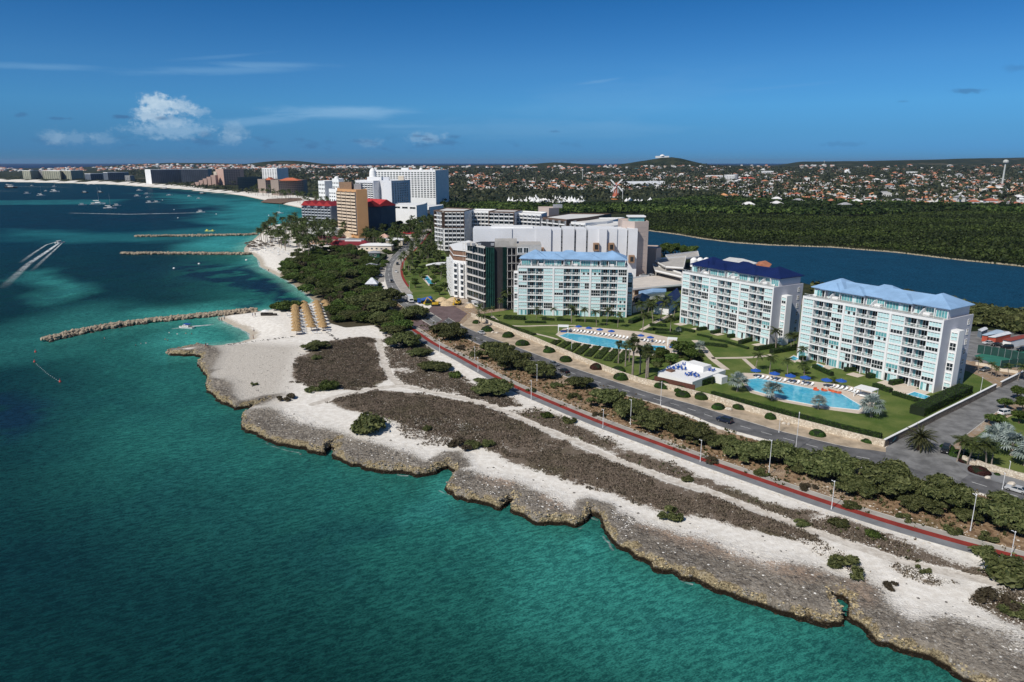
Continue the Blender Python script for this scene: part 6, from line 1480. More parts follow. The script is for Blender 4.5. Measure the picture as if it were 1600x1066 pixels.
def pool(label, deck, water, name="swimming_pool", coping=.35):
    if deck: sheet("pool_deck", GP(deck), .1, DECK)
    P = GP(water); c0 = (sum(a for a, _ in P) / len(P), sum(b for _, b in P) / len(P)); rel = [(x - c0[0], y - c0[1]) for x, y in P]
    a = sum(rel[i][0] * rel[(i + 1) % len(rel)][1] - rel[(i + 1) % len(rel)][0] * rel[i][1] for i in range(len(rel)))
    if a < 0: rel = rel[::-1]
    root = empty(name, (*c0, 0)); tag(root, label, "pool"); q = MB(); n = len(rel)
    out = []
    for i in range(n):
        (ax, ay), (bx, by), (cx_, cy_) = rel[i - 1], rel[i], rel[(i + 1) % n]
        d1 = Vector((by - ay, -(bx - ax))).normalized(); d2 = Vector((cy_ - by, -(cx_ - bx))).normalized(); d = (d1 + d2).normalized(); out.append((bx + d.x * coping, by + d.y * coping))
    for i in range(n):
        j = (i + 1) % n; q.add([(*rel[i], .16), (*rel[j], .16), (*out[j], .16), (*out[i], .16), (*out[i], .0), (*out[j], .0), (*rel[i], .1), (*rel[j], .1)], [(0, 3, 2, 1), (3, 4, 5, 2), (0, 1, 7, 6)])
    q.build("coping", WHITE, root)
    MB().prism(rel, .1, .125).build("water", POOLM, root)
    return root
m_, t_ = newmat("pool_water")
v_ = t_.n("ShaderNodeTexVoronoi", feature='SMOOTH_F1'); v_.inputs['Scale'].default_value = .9; t_.t.links.new(t_.pos(), v_.inputs['Vector'])
c_ = t_.mix(t_.step(v_.outputs['Distance'], .2, .75), (.055, .40, .58), (.11, .52, .68)); t_.out(c_, .06, t_.bump(t_.noise(1.2, detail=3), .12, .2), .5); POOLM = m_
pool("long curved pool below the left blue roofed block", [(868, 523), (880, 514), (897, 511), (930, 512), (1002, 519), (1058, 530), (1058, 553), (1000, 557), (980, 555), (930, 546), (890, 536)], [(874, 525.5), (886, 521), (917, 524.5), (950, 529.5), (980, 534), (991, 537.5), (986, 547), (965, 545.5), (942, 542), (905, 535)])
pool("small square pool at the right end of the long one", None, [(998, 551), (1007, 539.5), (1039, 541.5), (1040, 548), (1022, 553)])
pool("big curved pool in front of the right blue roofed block", [(1152, 588), (1160, 583), (1190, 584), (1250, 594), (1325, 603), (1372, 615), (1362, 645), (1340, 647), (1275, 638), (1225, 629), (1172, 614)], [(1162, 594), (1185, 592), (1222, 599), (1262, 607), (1312, 615), (1347, 636), (1341, 641), (1275, 634), (1225, 624.5), (1175, 610)])
sheet("patio", GP([(1368, 606), (1400, 594), (1438, 603), (1420, 618)]), .085, DECK)
pool("private plunge pool at the right end of the right block", None, [(1418, 617), (1429, 613), (1455, 621), (1448, 625)], coping=.5)
for lab, w in (("private plunge pool at the left corner of the right block", [(1232, 561), (1240, 557), (1249, 561), (1242, 564)]), ("private plunge pool beside the second patio of the right block", [(1270, 573), (1277, 569), (1287, 573), (1280, 576)]), ("narrow pool in the resort garden by the curved road", [(661, 432), (668, 432), (678, 444), (670, 444)])):
    sheet("patio", [(x * 1.0, y) for x, y in GP([(w[0][0] - 3, w[0][1] + 1), (w[1][0], w[1][1] - 2), (w[2][0] + 4, w[2][1] - 1), (w[3][0], w[3][1] + 3)])], .086, DECK); pool(lab, None, w)
for k in range(9):   # terraces in front of the ground floors
    a = (k + .5) / 9
    for (fx, fy), (ex, ey) in (((107.9, 259.2), (135.0, 216.6)), ((77.3, 319.5), (103.5, 277.0))):
        d = Vector((ex - fx, ey - fy)).normalized(); nrm = Vector((d.y, -d.x)); c0 = Vector((fx, fy)) + (Vector((ex, ey)) - Vector((fx, fy))) * a
        if k % 2 == 0: p_ = [c0 - d * 2.2 + nrm * .2, c0 + d * 2.2 + nrm * .2, c0 + d * 2.2 + nrm * 4.6, c0 - d * 2.2 + nrm * 4.6]; sheet("patio", [(v.x, v.y) for v in p_], .084, DECK)
# hedges
def hedge(label, pts, w, h, mat=None, seed=0, group="hedges of the garden"):
    l = resample(GP(pts), 8); c0 = l[0]; rel = [(x - c0[0], y - c0[1]) for x, y in l]
    root = empty("hedge", (*c0, 0)); tag(root, label, "hedge", group)
    A, B = offset_line(rel, w / 2 - .08), offset_line(rel, -w / 2 + .08); q = MB(); n = len(rel)
    vs = [(x, y, 0) for x, y in A] + [(x, y, h - .08) for x, y in A] + [(x, y, h - .08) for x, y in B] + [(x, y, 0) for x, y in B]
    fs = [(k * n + i, k * n + i + 1, (k + 1) * n + i + 1, (k + 1) * n + i) for i in range(n - 1) for k in range(3)] + [(0, n, 2 * n, 3 * n), (n - 1, 4 * n - 1, 3 * n - 1, 2 * n - 1)]
    q.add(vs, fs).build("branch_core", M("hedge_core", (.012, .02, .008), .9), root)
    rng = np.random.default_rng(seed + int(pts[0][0])); L = sum(math.hypot(b[0] - a[0], b[1] - a[1]) for a, b in zip(rel[:-1], rel[1:])); N_ = int(min(3500, max(120, L * (w + 2 * h) * 16)))
    t = rng.random(N_) * (n - 1); i = np.minimum(t.astype(int), n - 2); f = t - i; RA = np.array(rel); base = RA[i] * (1 - f[:, None]) + RA[i + 1] * f[:, None]; d = RA[i + 1] - RA[i]; d /= np.linalg.norm(d, axis=1, keepdims=True); nr = np.stack([-d[:, 1], d[:, 0]], 1)
    s = rng.random(N_) * (w + 2 * h); side = np.where(s < h, -1, np.where(s > h + w, 1, 0)); off = np.where(side == 0, s - h - w / 2, side * w / 2); z = np.where(side == -1, s, np.where(side == 1, 2 * h + w - s, h))
    P = np.concatenate([base + nr * off[:, None], z[:, None]], 1) + rng.normal(size=(N_, 3)) * .05; Nn = np.concatenate([nr * side[:, None], (side == 0)[:, None] * 1.0], 1) + rng.normal(size=(N_, 3)) * .4
    V, Fq = leaf_quads(P, Nn, .26 * (.6 + .8 * rng.random(N_)), rng, 1.3); link("foliage", npmesh("foliage", V, Fq, [mat or F_CLIP]), root)
    return root
hedge("tall clipped hedge along the side road wall, right of the right block", [(1432, 649), (1470, 631), (1508, 613)], 4.2, 2.6)
hedge("low dark hedge inside the wall in front of the near pool", [(1112, 618), (1200, 642), (1290, 665), (1377, 686)], 1.2, 1.5)
hedge("hedge along the wall left of the long pool", [(752, 494), (790, 509), (835, 524)], 2.2, .7, F_SEA)
for i, (p_, w, h) in enumerate([([(1205, 553), (1246, 546)], 2, 1.8), ([(1250, 563), (1278, 559)], 1.6, 1.5), ([(1271, 575), (1300, 588)], 1.4, 1.5), ([(1320, 581), (1343, 579)], 1.6, 1.5), ([(1355, 591), (1383, 588)], 1.8, 1.6), ([(1365, 605), (1392, 614)], 1.6, 1.5), ([(1391, 602), (1416, 597)], 1.8, 1.6), ([(1395, 617), (1448, 633)], 1.4, 1.3)]): hedge("clipped hedge between the patios of the right block, " + ordn(i, 8), p_, w, h)
for i, (p_, w, h) in enumerate([([(1015, 509), (1041, 511)], 1.5, 1.2), ([(1037, 505), (1062, 499)], 1.8, 1.4), ([(1090, 517), (1109, 514)], 1.8, 1.4), ([(1090, 524), (1112, 529)], 1.2, .8), ([(1112, 522), (1128, 519)], 1.8, 1.4), ([(1110, 531), (1139, 536)], 1.2, .8), ([(1138, 528), (1155, 525)], 1.8, 1.4), ([(1135, 536), (1169, 546)], 1.2, .9), ([(1156, 538), (1177, 532)], 1.8, 1.5), ([(1180, 548), (1213, 543)], 2.0, 1.5), ([(1097, 539), (1136, 543)], 1.8, 1.2), ([(1060, 514), (1085, 520)], 1.4, 1.0)]): hedge("clipped hedge in front of the navy roofed block, " + ordn(i, 12), p_, w, h)
for i, (p_, w, h) in enumerate([([(788, 498), (820, 500)], 3, 1.6), ([(820, 505), (853, 505)], 1.6, .9), ([(847, 500), (866, 501)], 1.6, 1.0), ([(870, 501), (893, 502)], 1.6, 1.0), ([(900, 502), (935, 504)], 1.6, 1.0), ([(940, 503), (975, 504)], 1.8, 1.2), ([(985, 506), (1000, 500)], 2.4, 1.8), ([(1020, 516), (1050, 518)], 1.4, 1.0), ([(1024, 521), (1062, 524)], 1.4, 1.0)]): hedge("clipped hedge in front of the left blue roofed block, " + ordn(i, 9), p_, w, h)
for i in range(8):
    a = i / 7; u0, v0 = 858 + 108 * a, 534 + 16 * a; hedge("dark planting row between the long pool and the wall, " + ordn(i, 8), [(u0 + 14, v0 - 1), (u0 - 2, v0 + 10 + 8 * a)], 2.9, .55, F_SEA, 5)
hedge("dark hedge between car park and curved road", [(602, 402), (590, 412), (582, 424), (578, 432)], 3, 2.4, F_SEA)
for i, (p_, w, h) in enumerate([([(1092, 602), (1108, 598)], 3, 2.2), ([(1108, 600), (1116, 592)], 2.5, 2)]): hedge("tall hedge at the corner of the white bar, " + ordn(i, 2), p_, w, h)
# walls
m_, t_ = newmat("coral_stone_wall")
v_ = t_.n("ShaderNodeTexVoronoi", feature='F1'); v_.inputs['Scale'].default_value = 1.9; t_.t.links.new(t_.pos(), v_.inputs['Vector'])
ve = t_.n("ShaderNodeTexVoronoi", feature='DISTANCE_TO_EDGE'); ve.inputs['Scale'].default_value = 1.9; t_.t.links.new(t_.pos(), ve.inputs['Vector'])
sc_ = t_.n("ShaderNodeSeparateColor"); t_.t.links.new(v_.outputs['Color'], sc_.inputs[0])
c_ = t_.mix(sc_.outputs[0], (.48, .40, .30), (.74, .67, .55)); c_ = t_.mix(t_.step(ve.outputs['Distance'], .06, .02), c_, (.38, .32, .25)); t_.out(c_, .9, t_.bump(t_.step(ve.outputs['Distance'], 0, .1), .5, .06), .1); STONE = m_
DSTONE = M("dark_coral_stone", (.22, .175, .135), .9, .5, 2.2, bump=.8, bscale=3)
def wall(label, pts, h, mat, th=.45, cap=None, panels=1):
    l = resample(GP(pts), 40); c0 = l[0]; rel = [(x - c0[0], y - c0[1]) for x, y in l]; root = empty("garden_wall", (*c0, 0)); tag(root, label, "wall")
    A, B = rel, offset_line(rel, th); n = len(rel); hs = [h * (1 + .03 * math.sin(i * 1.3)) for i in range(n)] if not cap else [h] * n; q = MB()
    vs = [(x, y, -.1) for x, y in A] + [(x, y, hs[i]) for i, (x, y) in enumerate(A)] + [(x, y, hs[i]) for i, (x, y) in enumerate(B)] + [(x, y, -.1) for x, y in B]
    q.add(vs, [(k * n + i, k * n + i + 1, (k + 1) * n + i + 1, (k + 1) * n + i) for i in range(n - 1) for k in range(3)] + [(0, n, 2 * n, 3 * n), (n - 1, 4 * n - 1, 3 * n - 1, 2 * n - 1)]); q.build("stonework", mat, root)
    if cap:
        A2, B2 = offset_line(rel, -.1), offset_line(rel, th + .1); q = MB(); z0, z1 = h + .003, h + .16
        q.add([(x, y, z0) for x, y in A2] + [(x, y, z1) for x, y in A2] + [(x, y, z1) for x, y in B2] + [(x, y, z0) for x, y in B2], [(k * n + i, k * n + i + 1, (k + 1) * n + i + 1, (k + 1) * n + i) for i in range(n - 1) for k in range(3)] + [(0, n, 2 * n, 3 * n), (n - 1, 4 * n - 1, 3 * n - 1, 2 * n - 1)]); q.build("cap", cap, root)
    return root
wall("long pale coral stone wall between road verge and pool gardens", [(736, 495), (760, 505), (830, 532), (905, 564), (955, 584), (1003, 600), (1060, 613), (1107, 625), (1150, 638), (1250, 666), (1381, 699)], 1.9, STONE)
sw = wall("dark stone wall with a white cap along the side road", [(1382, 699), (1425, 677), (1465, 656), (1515, 631), (1556, 610)], 2.0, DSTONE, .4, WHITE)
wall("dark stone wall with a white cap farther up the side road", [(1564, 606), (1600, 588), (1650, 562)], 1.9, DSTONE, .4, WHITE)
wall("low pale stone wall right of the junction palms", [(1502, 722), (1540, 735), (1600, 752), (1700, 780)], 1.7, STONE)
# entrance sign on the end of the side wall: dark panel, slanting cyan stroke, white dot
(xa, ya), (xb, yb) = G(1388, 697), G(1400, 690); rz = math.atan2(yb - ya, xb - xa); Ls = math.hypot(xb - xa, yb - ya)
sg = empty("entrance_sign", (xa, ya, 0), rz); tag(sg, "dark navy entrance sign with a cyan stroke on the side road wall", "sign")
MB().box(0, Ls * 1.1, -.14, -.04, .35, 1.85).build("panel", M("navy_sign", (.008, .014, .035), .4), sg)
MB().add([(Ls * .38, -.155, .7), (Ls * .55, -.155, .75), (Ls * .9, -.155, 1.62), (Ls * .72, -.155, 1.55)], [(0, 1, 2, 3)]).build("emblem", M("cyan_sign", (.06, .32, .40), .5), sg)
q = MB(); q.tube((Ls * .25, -.145, .62), (Ls * .25, -.16, .62), .12, n=10); q.build("emblem", WHITE, sg)
# white bar with terrace roof
P4 = GP([(1028, 581), (1067, 563), (1134, 578), (1082, 597)], 2.7); c0 = (sum(a for a, _ in P4) / 4, sum(b for _, b in P4) / 4); bar = empty("pool_bar", (*c0, 0)); tag(bar, "white flat roofed pool bar with a roof terrace, between the pools", "bar")
rel = [(x - c0[0], y - c0[1]) for x, y in P4]; MB().prism(rel, 0, 2.7).build("wall", WHITE, bar); ux = Vector((rel[3][0] - rel[0][0], rel[3][1] - rel[0][1], 0)).normalized(); rzb = math.atan2(ux.y, ux.x)
q = MB().box(-1.5, 6, -2.2, 2.0, 2.72, 4.6); o = q.build("roof_room", WHITE, bar, (2.2, 4.2, 0), rzb)
(xa, ya), (xb, yb) = G(1022, 601), G(1085, 616); d = Vector((xb - xa, yb - ya)); MB().box(0, d.length, -.1, .15, 0, 3.0).build("timber_screen", M("dark_red_timber", (.11, .045, .03), .7, .2, 2.), bar, (xa - c0[0], ya - c0[1], 0), math.atan2(d.y, d.x))
MB().box(-1.2, 1.2, -1, 1, 0, 3.2).build("chimney_block", M("brown_block", (.16, .09, .06), .8), bar, (G(1047, 592)[0] - c0[0], G(1047, 592)[1] - c0[1], 0), rzb)
MB().box(-2.5, 2.5, -1.6, 1.6, 0, 2.4).build("annex", WHITE, bar, (G(1122, 597)[0] - c0[0], G(1122, 597)[1] - c0[1], 0), rzb)
BLUE = M("blue_canvas", (.020, .085, .36), .7, .1, 2.)
def chairset():
    b = MB()
    for a in range(4):
        c_, s_ = math.cos(a * 1.57), math.sin(a * 1.57); x, y = c_ * .8, s_ * .8
        b.box(x - .28, x + .28, y - .28, y + .28, .4, .5); b.box(x - .28 + (.22 if c_ > .5 else 0), x + .28 - (.22 if c_ < -.5 else 0), y - .28 + (.22 if s_ > .5 else 0), y + .28 - (.22 if s_ < -.5 else 0), .5, .95)
        for e in (-.25, .2):
            for f in (-.25, .2): b.box(x + e, x + e + .05, y + f, y + f + .05, 0, .4)
    return b.mesh("chairs", BLUE)
for i, (u, v) in enumerate(((1047, 577), (1056, 577), (1060, 574), (1068, 578), (1071, 571), (1077, 571), (1075, 587), (1083, 586), (1088, 589), (1112, 580))):
    x, y = G(u, v, 2.72); root = empty("table_set", (x, y, 2.72), i * .7); tag(root, "blue chairs round a table on the white bar roof, " + ordn(i, 10), "seating", "blue chair sets on the bar roof")
    link("chairs", cached("chs", chairset), root); link("table", cached("tbl", lambda: MB().tube((0, 0, 0), (0, 0, .7), .05).tube((0, 0, .7), (0, 0, .75), .42).mesh("table", WHITE)), root)
# umbrellas, loungers, pergolas
def umb_mesh(): 
    b = MB(); n = 8; top = [(0, 0, 2.75)]; vs = top + [(1.55 * math.cos(k * math.pi / 4), 1.55 * math.sin(k * math.pi / 4), 2.15) for k in range(n)] + [(1.55 * math.cos(k * math.pi / 4), 1.55 * math.sin(k * math.pi / 4), 1.98) for k in range(n)]
    b.add(vs, [(0, 1 + k, 1 + (k + 1) % n) for k in range(n)] + [(1 + k, 9 + k, 9 + (k + 1) % n, 1 + (k + 1) % n) for k in range(n)]); return b.mesh("canopy", BLUE)
def pole_mesh(): return MB().tube((0, 0, 0), (0, 0, 2.8), .035, n=6).tube((0, 0, 0), (0, 0, .12), .32, n=8).mesh("pole", WHITE)
def umbrella(u, v, label, group, s=1.0):
    x, y = G(u, v); root = empty("parasol", (x, y, .1), R.random()); root.scale = (s, s, s); tag(root, label, "parasol", group); link("canopy", cached("um", umb_mesh), root); link("pole", cached("ump", pole_mesh), root)
P1 = [(904, 518), (920, 520.5), (937, 523), (955, 525.5), (1001, 532.5), (1016, 535.5), (1051, 551)]
for i, (u, v) in enumerate(P1): umbrella(u, v, "blue parasol beside the long pool, " + ordn(i, 7), "blue parasols at the long pool")
P2 = [(1180, 590), (1209.5, 595), (1234, 598.5), (1257.5, 601.5), (1290.5, 605.5), (1313, 606.5)]
for i, (u, v) in enumerate(P2): umbrella(u, v, "blue parasol beside the near pool, " + ordn(i, 6), "blue parasols at the near pool", 1.15)
def lounger_frame(): 
    b = MB(); b.box(-.32, .32, -.95, .35, .26, .34)
    for x in (-.3, .25):
        for y in (-.9, -.1, .3): b.box(x, x + .05, y, y + .05, 0, .26)
    return b.mesh("seat", WHITE)
def lounger_back(): return MB().add([(-.32, .35, .28), (.32, .35, .28), (.32, .95, .80), (-.32, .95, .80), (-.32, .33, .35), (.32, .33, .35), (.32, .90, .86), (-.32, .90, .86)], [(0, 1, 2, 3), (4, 7, 6, 5), (0, 4, 5, 1), (2, 6, 7, 3), (1, 5, 6, 2), (0, 3, 7, 4)]).mesh("backrest", WHITE)
def lounger(x, y, rz, label, group, s=1.0):
    root = empty("sun_lounger", (x, y, .1), rz); root.scale = (s, s, s); tag(root, label, "sun lounger", group); link("seat", cached("lf", lounger_frame), root); link("backrest", cached("lb", lounger_back), root)
for i, (x, y) in enumerate(resample(GP([(886, 517), (920, 522), (960, 527), (985, 531)]), 19)): lounger(x, y, -.5 + R.uniform(-.1, .1), "white sun lounger in the row along the long pool, " + ordn(i, 19), "white loungers at the long pool", 1.15)
for i, (x, y) in enumerate(resample(GP([(1006, 534), (1036, 537)]), 6)): lounger(x, y, -.6, "white sun lounger behind the small square pool, " + ordn(i, 6), "white loungers at the square pool", 1.15)
for i, (x, y) in enumerate(resample(GP([(1184, 591), (1225, 597), (1268, 603)]), 13)): lounger(x, y, -.7 + R.uniform(-.1, .1), "white sun lounger in the row along the near pool, " + ordn(i, 13), "white loungers at the near pool", 1.15)
for i, (x, y) in enumerate(resample(GP([(1300, 606), (1330, 612), (1348, 620)]), 9)): lounger(x, y, -.9, "white sun lounger at the right end of the near pool, " + ordn(i, 9), "white loungers at the pool end", 1.15)
def pergola(u, v, w, d, h, label, rz):
    x, y = G(u, v); root = empty("pergola", (x, y, .1), rz); tag(root, label, "pergola"); MB().box(-w / 2 - .2, w / 2 + .2, -d / 2 - .2, d / 2 + .2, h, h + .22).build("roof", WHITE, root)
    for a in (-1, 1):
        for b_ in (-1, 1): MB().box(a * w / 2 - .11, a * w / 2 + .11, b_ * d / 2 - .11, b_ * d / 2 + .11, 0, h).build("post", WHITE, root)
    MB().box(-w * .3, w * .3, -d * .2, d * .2, .3, .6).build("daybed", BLUE if u < 1100 else WHITE, root)
pergola(880, 519.5, 4.2, 3.4, 2.7, "white flat pergola at the left end of the long pool", -.1); pergola(1050, 541, 3.4, 2.8, 3.0, "white cabana with blue daybed behind the square pool", -.3); pergola(1352, 621, 5.2, 4.2, 2.8, "white flat pergola at the right end of the near pool", -.9)
ORAN = M("orange_float", (.65, .13, .05), .5)
for i, (u, v) in enumerate(((1275, 609.5), (1288, 610.5), (1299, 611), (1303, 612.5), (1310, 614))):
    x, y = G(u, v, .13); root = empty("pool_float", (x, y, .13), i * .8); tag(root, "orange float at the far edge of the near pool, " + ordn(i, 5), "float", "orange floats in the near pool"); MB().lathe([(.9, 0), (1.05, .12), (.9, .25), (.55, .25), (.5, .1)], 10).build("ring", ORAN, root); MB().box(-.5, .5, .5, .85, .2, .7).build("backrest", ORAN, root)
# tennis court and its green fence
COURT = M("green_court", (.03, .16, .12), .8, .1, .3); sheet("tennis_court", GP([(1522, 556), (1560, 573), (1604, 568), (1690, 560), (1640, 548), (1556, 548)]), .075, COURT)
NETF = M("green_windscreen", (.018, .060, .052), .85, .15, .6)
def fence(label, pts, h, n):
    l = resample(GP(pts), n + 1); root = empty("court_fence", (*l[0], 0)); tag(root, label, "fence")
    for i in range(n):
        a, b_ = l[i], l[i + 1]; d = Vector((b_[0] - a[0], b_[1] - a[1])); link("screen_panel", MB().box(.06, d.length - .06, -.02, .02, .15, h).mesh("screen_panel", NETF), root, (a[0] - l[0][0], a[1] - l[0][1], 0), math.atan2(d.y, d.x))
    for i in range(n + 1): MB().tube((l[i][0] - l[0][0], l[i][1] - l[0][1], 0), (l[i][0] - l[0][0], l[i][1] - l[0][1], h + .15), .06, n=6).build("post", GREYM, root)
fence("dark green screened fence on the far side of the tennis court", [(1526, 552), (1560, 557), (1600, 566), (1660, 575)], 3.4, 12); fence("dark green screened fence on the near side of the tennis court", [(1562, 577), (1600, 573), (1640, 569)], 3.2, 6)
wall("low cream wall below the tennis court", [(1524, 570), (1545, 574), (1562, 580), (1590, 584)], 1.0, CREAM, .3)

# ================================================================ lamps
def pole_lamp(): return MB().tube((0, 0, 0), (0, 0, 6.2), .085, .055, 8).tube((0, 0, 0), (0, 0, .5), .14, .12, 8).mesh("pole", M("white_pole", (.70, .71, .72), .5))
def head_lamp(): return MB().tube((0, 0, 6.15), (.5, 0, 6.4), .04, .04, 6).lathe([(.05, 6.2), (.13, 6.28), (.14, 6.4), (.08, 6.5), (.02, 6.52)], 8).box(.3, .7, -.07, .07, 6.36, 6.43).mesh("lamp_head", M("white_pole"))
def lamp(u, v, vt, label, group, rz=0.0):
    x, y = G(u, v); h = HT(u, v, vt) / 6.45; root = empty("street_lamp", (x, y, .05), rz); root.scale = (1, 1, h); tag(root, label, "street lamp", group); link("pole", cached("pl", pole_lamp), root); link("lamp_head", cached("hl", head_lamp), root)
LP = sorted([(1299, 796, 752), (1579, 872, 831), (1094, 722, 688), (942, 669, 640), (830, 626, 595), (747, 581, 559), (687, 552, 530)])
for i, (u, v, vt) in enumerate(LP): lamp(u, v, vt, "white lamp post at the seaward edge of the red path, " + ordn(i, len(LP)), "lamp posts along the red path", 2.3)
LP = sorted([(1516, 830, 773), (1201, 742, 688), (985, 664, 625), (742, 562, 542), (839, 596, 570)])
for i, (u, v, vt) in enumerate(LP): lamp(u, v, vt, "white lamp post on the verge between path and road, " + ordn(i, len(LP)), "lamp posts on the verge", 2.3)
LP = sorted([(1032, 634, 597), (1243, 705, 645), (1217, 676, 655), (893, 548, 530), (1566, 765, 740), (1532, 612, 590), (1575, 744, 722), (640, 455, 440), (632, 420, 408)])
for i, (u, v, vt) in enumerate(LP): lamp(u, v, vt, "curved arm street lamp along the roads and gardens, " + ordn(i, len(LP)), "street lamps along the roads", 1.2)

# ================================================================ vehicles
TYRE = M("tyre", (.02, .02, .02), .8); CHROME = M("rim", (.45, .46, .48), .3, metal=.8); HEADL = M("headlight", (.7, .7, .68), .15, spec=.6); TAIL = M("tail_light", (.35, .02, .02), .3)
def car_body(kind, paint):
    def f():
        L, W, b = (4.6, 1.85, MB()) if kind == "suv" else (4.4, 1.78, MB())
        if kind == "suv": prof = [(-2.3, .35), (-2.3, .95), (-2.2, 1.05), (-1.15, 1.12), (2.2, 1.08), (2.28, .8), (2.3, .35)]
        else: prof = [(-2.2, .3), (-2.2, .72), (-2.05, .86), (-1.0, .95), (1.55, .96), (2.1, .9), (2.2, .7), (2.2, .3)]
        n = len(prof); ins = [.10, .0, .03, .05, .05, .0, .10] if kind == "suv" else [.1, .02, .06, .06, .06, .06, .02, .1]
        vs = [(x, -W / 2 + ins[i], z) for i, (x, z) in enumerate(prof)] + [(x, W / 2 - ins[i], z) for i, (x, z) in enumerate(prof)]
        b.add(vs, [tuple(range(n)), tuple(range(2 * n - 1, n - 1, -1))] + [(i, n + i, n + (i + 1) % n, (i + 1) % n) for i in range(n)])
        return b.mesh("body", paint)
    return cached(("car", kind, paint.name), f)
def car_cabin(kind, paint):
    def f():
        b = MB(); W = 1.8 if kind == "suv" else 1.72
        base, top, z0, z1 = ((-1.15, 2.2), (-.55, 2.0), 1.1, 1.72) if kind == "suv" else ((-1.05, 1.6), (-.35, .95), .94, 1.43)
        k = W / 2 - .07; j = W / 2 - .22
        b.add([(base[0], -k, z0), (base[1], -k, z0), (base[1], k, z0), (base[0], k, z0), (top[0], -j, z1 - .05), (top[1], -j, z1 - .05), (top[1], j, z1 - .05), (top[0], j, z1 - .05)], [(0, 1, 5, 4), (1, 2, 6, 5), (2, 3, 7, 6), (3, 0, 4, 7)], 1)
        b.box(top[0] + .02, top[1] - .02, -j, j, z1 - .05, z1 + .02, 0)
        for xa, xb in ((base[0], top[0]), ((base[0] + base[1]) / 2, (top[0] + top[1]) / 2), (base[1], top[1])):
            for s in (-1, 1): b.tube((xa, s * (k + .005), z0), (xb, s * (j + .005), z1 - .03), .05, .04, 4, 0)
        return b.mesh("cabin", [paint, GLASS])
    return cached(("cab", kind, paint.name), f)
def wheel(): return MB().tube((0, -.11, 0), (0, .11, 0), .33, n=14).mesh("wheel", TYRE)
def rimm(): return MB().tube((0, -.12, 0), (0, .12, 0), .2, n=10).mesh("rim", CHROME)
PAINTS = {}
def carpaint(name, c_): return M(name + "_car_paint", c_, .25, .03, .5, spec=.6)
def car(x, y, rz, kind, pt, label, group=None, name="car", z=.07):
    root = empty(name, (x, y, z), rz); tag(root, label, "car", group); link("body", car_body(kind, pt), root); link("cabin", car_cabin(kind, pt), root)
    for a in (-1.38, 1.38):
        for s in (-1, 1): w = link("wheel", cached("wh", wheel), root, (a, s * .78, .33)); link("rim", cached("ri", rimm), w)
    for s in (-1, 1): link("headlight", cached("hd", lambda: MB().box(-.03, .03, -.18, .18, -.08, .08).mesh("headlight", HEADL)), root, (-2.27 if kind == "suv" else -2.2, s * .6, .68)); link("tail_light", cached("tl", lambda: MB().box(-.03, .03, -.15, .15, -.08, .08).mesh("tail_light", TAIL)), root, (2.27 if kind == "suv" else 2.2, s * .62, .72))
SILV, BLK, GRY, WHT, NAVY = [carpaint(a, b) for a, b in (("silver", (.50, .51, .52)), ("black", (.012, .012, .014)), ("grey", (.12, .13, .14)), ("white", (.74, .74, .74)), ("navy", (.015, .022, .045)))]
def road_dir(line, x, y):
    i = min(range(len(line) - 1), key=lambda k: (line[k][0] - x) ** 2 + (line[k][1] - y) ** 2); return math.atan2(line[i + 1][1] - line[i][1], line[i + 1][0] - line[i][0])
for u, v, k, pt, lab in ((752, 522, "sedan", SILV, "silver car on the road beside the mauve plaza"), (825, 561, "suv", BLK, "black car on the road behind the verge acacias"), (865, 571, "sedan", GRY, "grey car following the black one on the road"), (881, 582, "sedan", BLK, "dark low car half hidden by the verge trees"), (1132, 660, "suv", NAVY, "dark navy off road car on the road below the white bar"), (1588, 769, "sedan", SILV, "silver saloon at the far right end of the road")):
    x, y = G(u, v); car(x, y, road_dir(mid, x, y) + (math.pi if u in (825, 865) else 0), k, pt, lab)
for u, v, k, pt, lab in ((621, 414, "suv", BLK, "black car on the curved road, farthest of three"), (619, 426, "sedan", WHT, "white car on the curved road bend"), (612, 441, "sedan", BLK, "dark car on the curved road near the lone tree"), (603, 470, "sedan", WHT, "white car parked beside the traffic island tree"), (600, 461, "sedan", GRY, "dark grey car parked in the shade by the traffic island"), (636, 392, "sedan", SILV, "small silver car far up the curved road"), (630, 398, "sedan", GRY, "grey car far up the curved road"), (655, 366, "sedan", WHT, "white car where the curved road enters the town")):
    x, y = G(u, v); car(x, y, road_dir(NMID, x, y), k, pt, lab)
for i, (u, v, pt, k) in enumerate(((1544, 538, SILV, "sedan"), (1557, 541, BLK, "sedan"), (1573, 545, BLK, "suv"), (1598, 549, BLK, "suv"), (1539, 580, GRY, "sedan"))):
    x, y = G(u, v); car(x, y, [.2, .2, .1, .2, .5][i], k, pt, ["silver car parked below the red container shed", "black car parked below the white roofed container", "black off road car parked by the white shed", "black off road car at the right edge of the car park", "grey car parked beside the right block"][i])
x, y = G(1571, 648); car(x, y, math.radians(200), "suv", WHT, "white off road car with a dark roof in the driveway")
x, y = G(1477, 706); car(x, y, .9, "suv", BLK, "dark car behind the date palm island")
rg = random.Random(3)
for i in range(16):
    x, y = G(582 + rg.uniform(-8, 14), rg.uniform(394, 436)); car(x, y, rg.choice((.4, 2.0)), "sedan", rg.choice((SILV, WHT, BLK, GRY)), "car parked among trees in the lot beside the grove", "cars in the grove car park")
rg = random.Random(4)
for i in range(10):
    x, y = G(1005 + i * 6 + rg.uniform(-1, 1), 432 - i * .5, 3.2); car(x, y, .3, "sedan", rg.choice((SILV, WHT, BLK, GRY)), "car parked on the lowest pale parking deck", "cars on the parking deck", z=3.2)
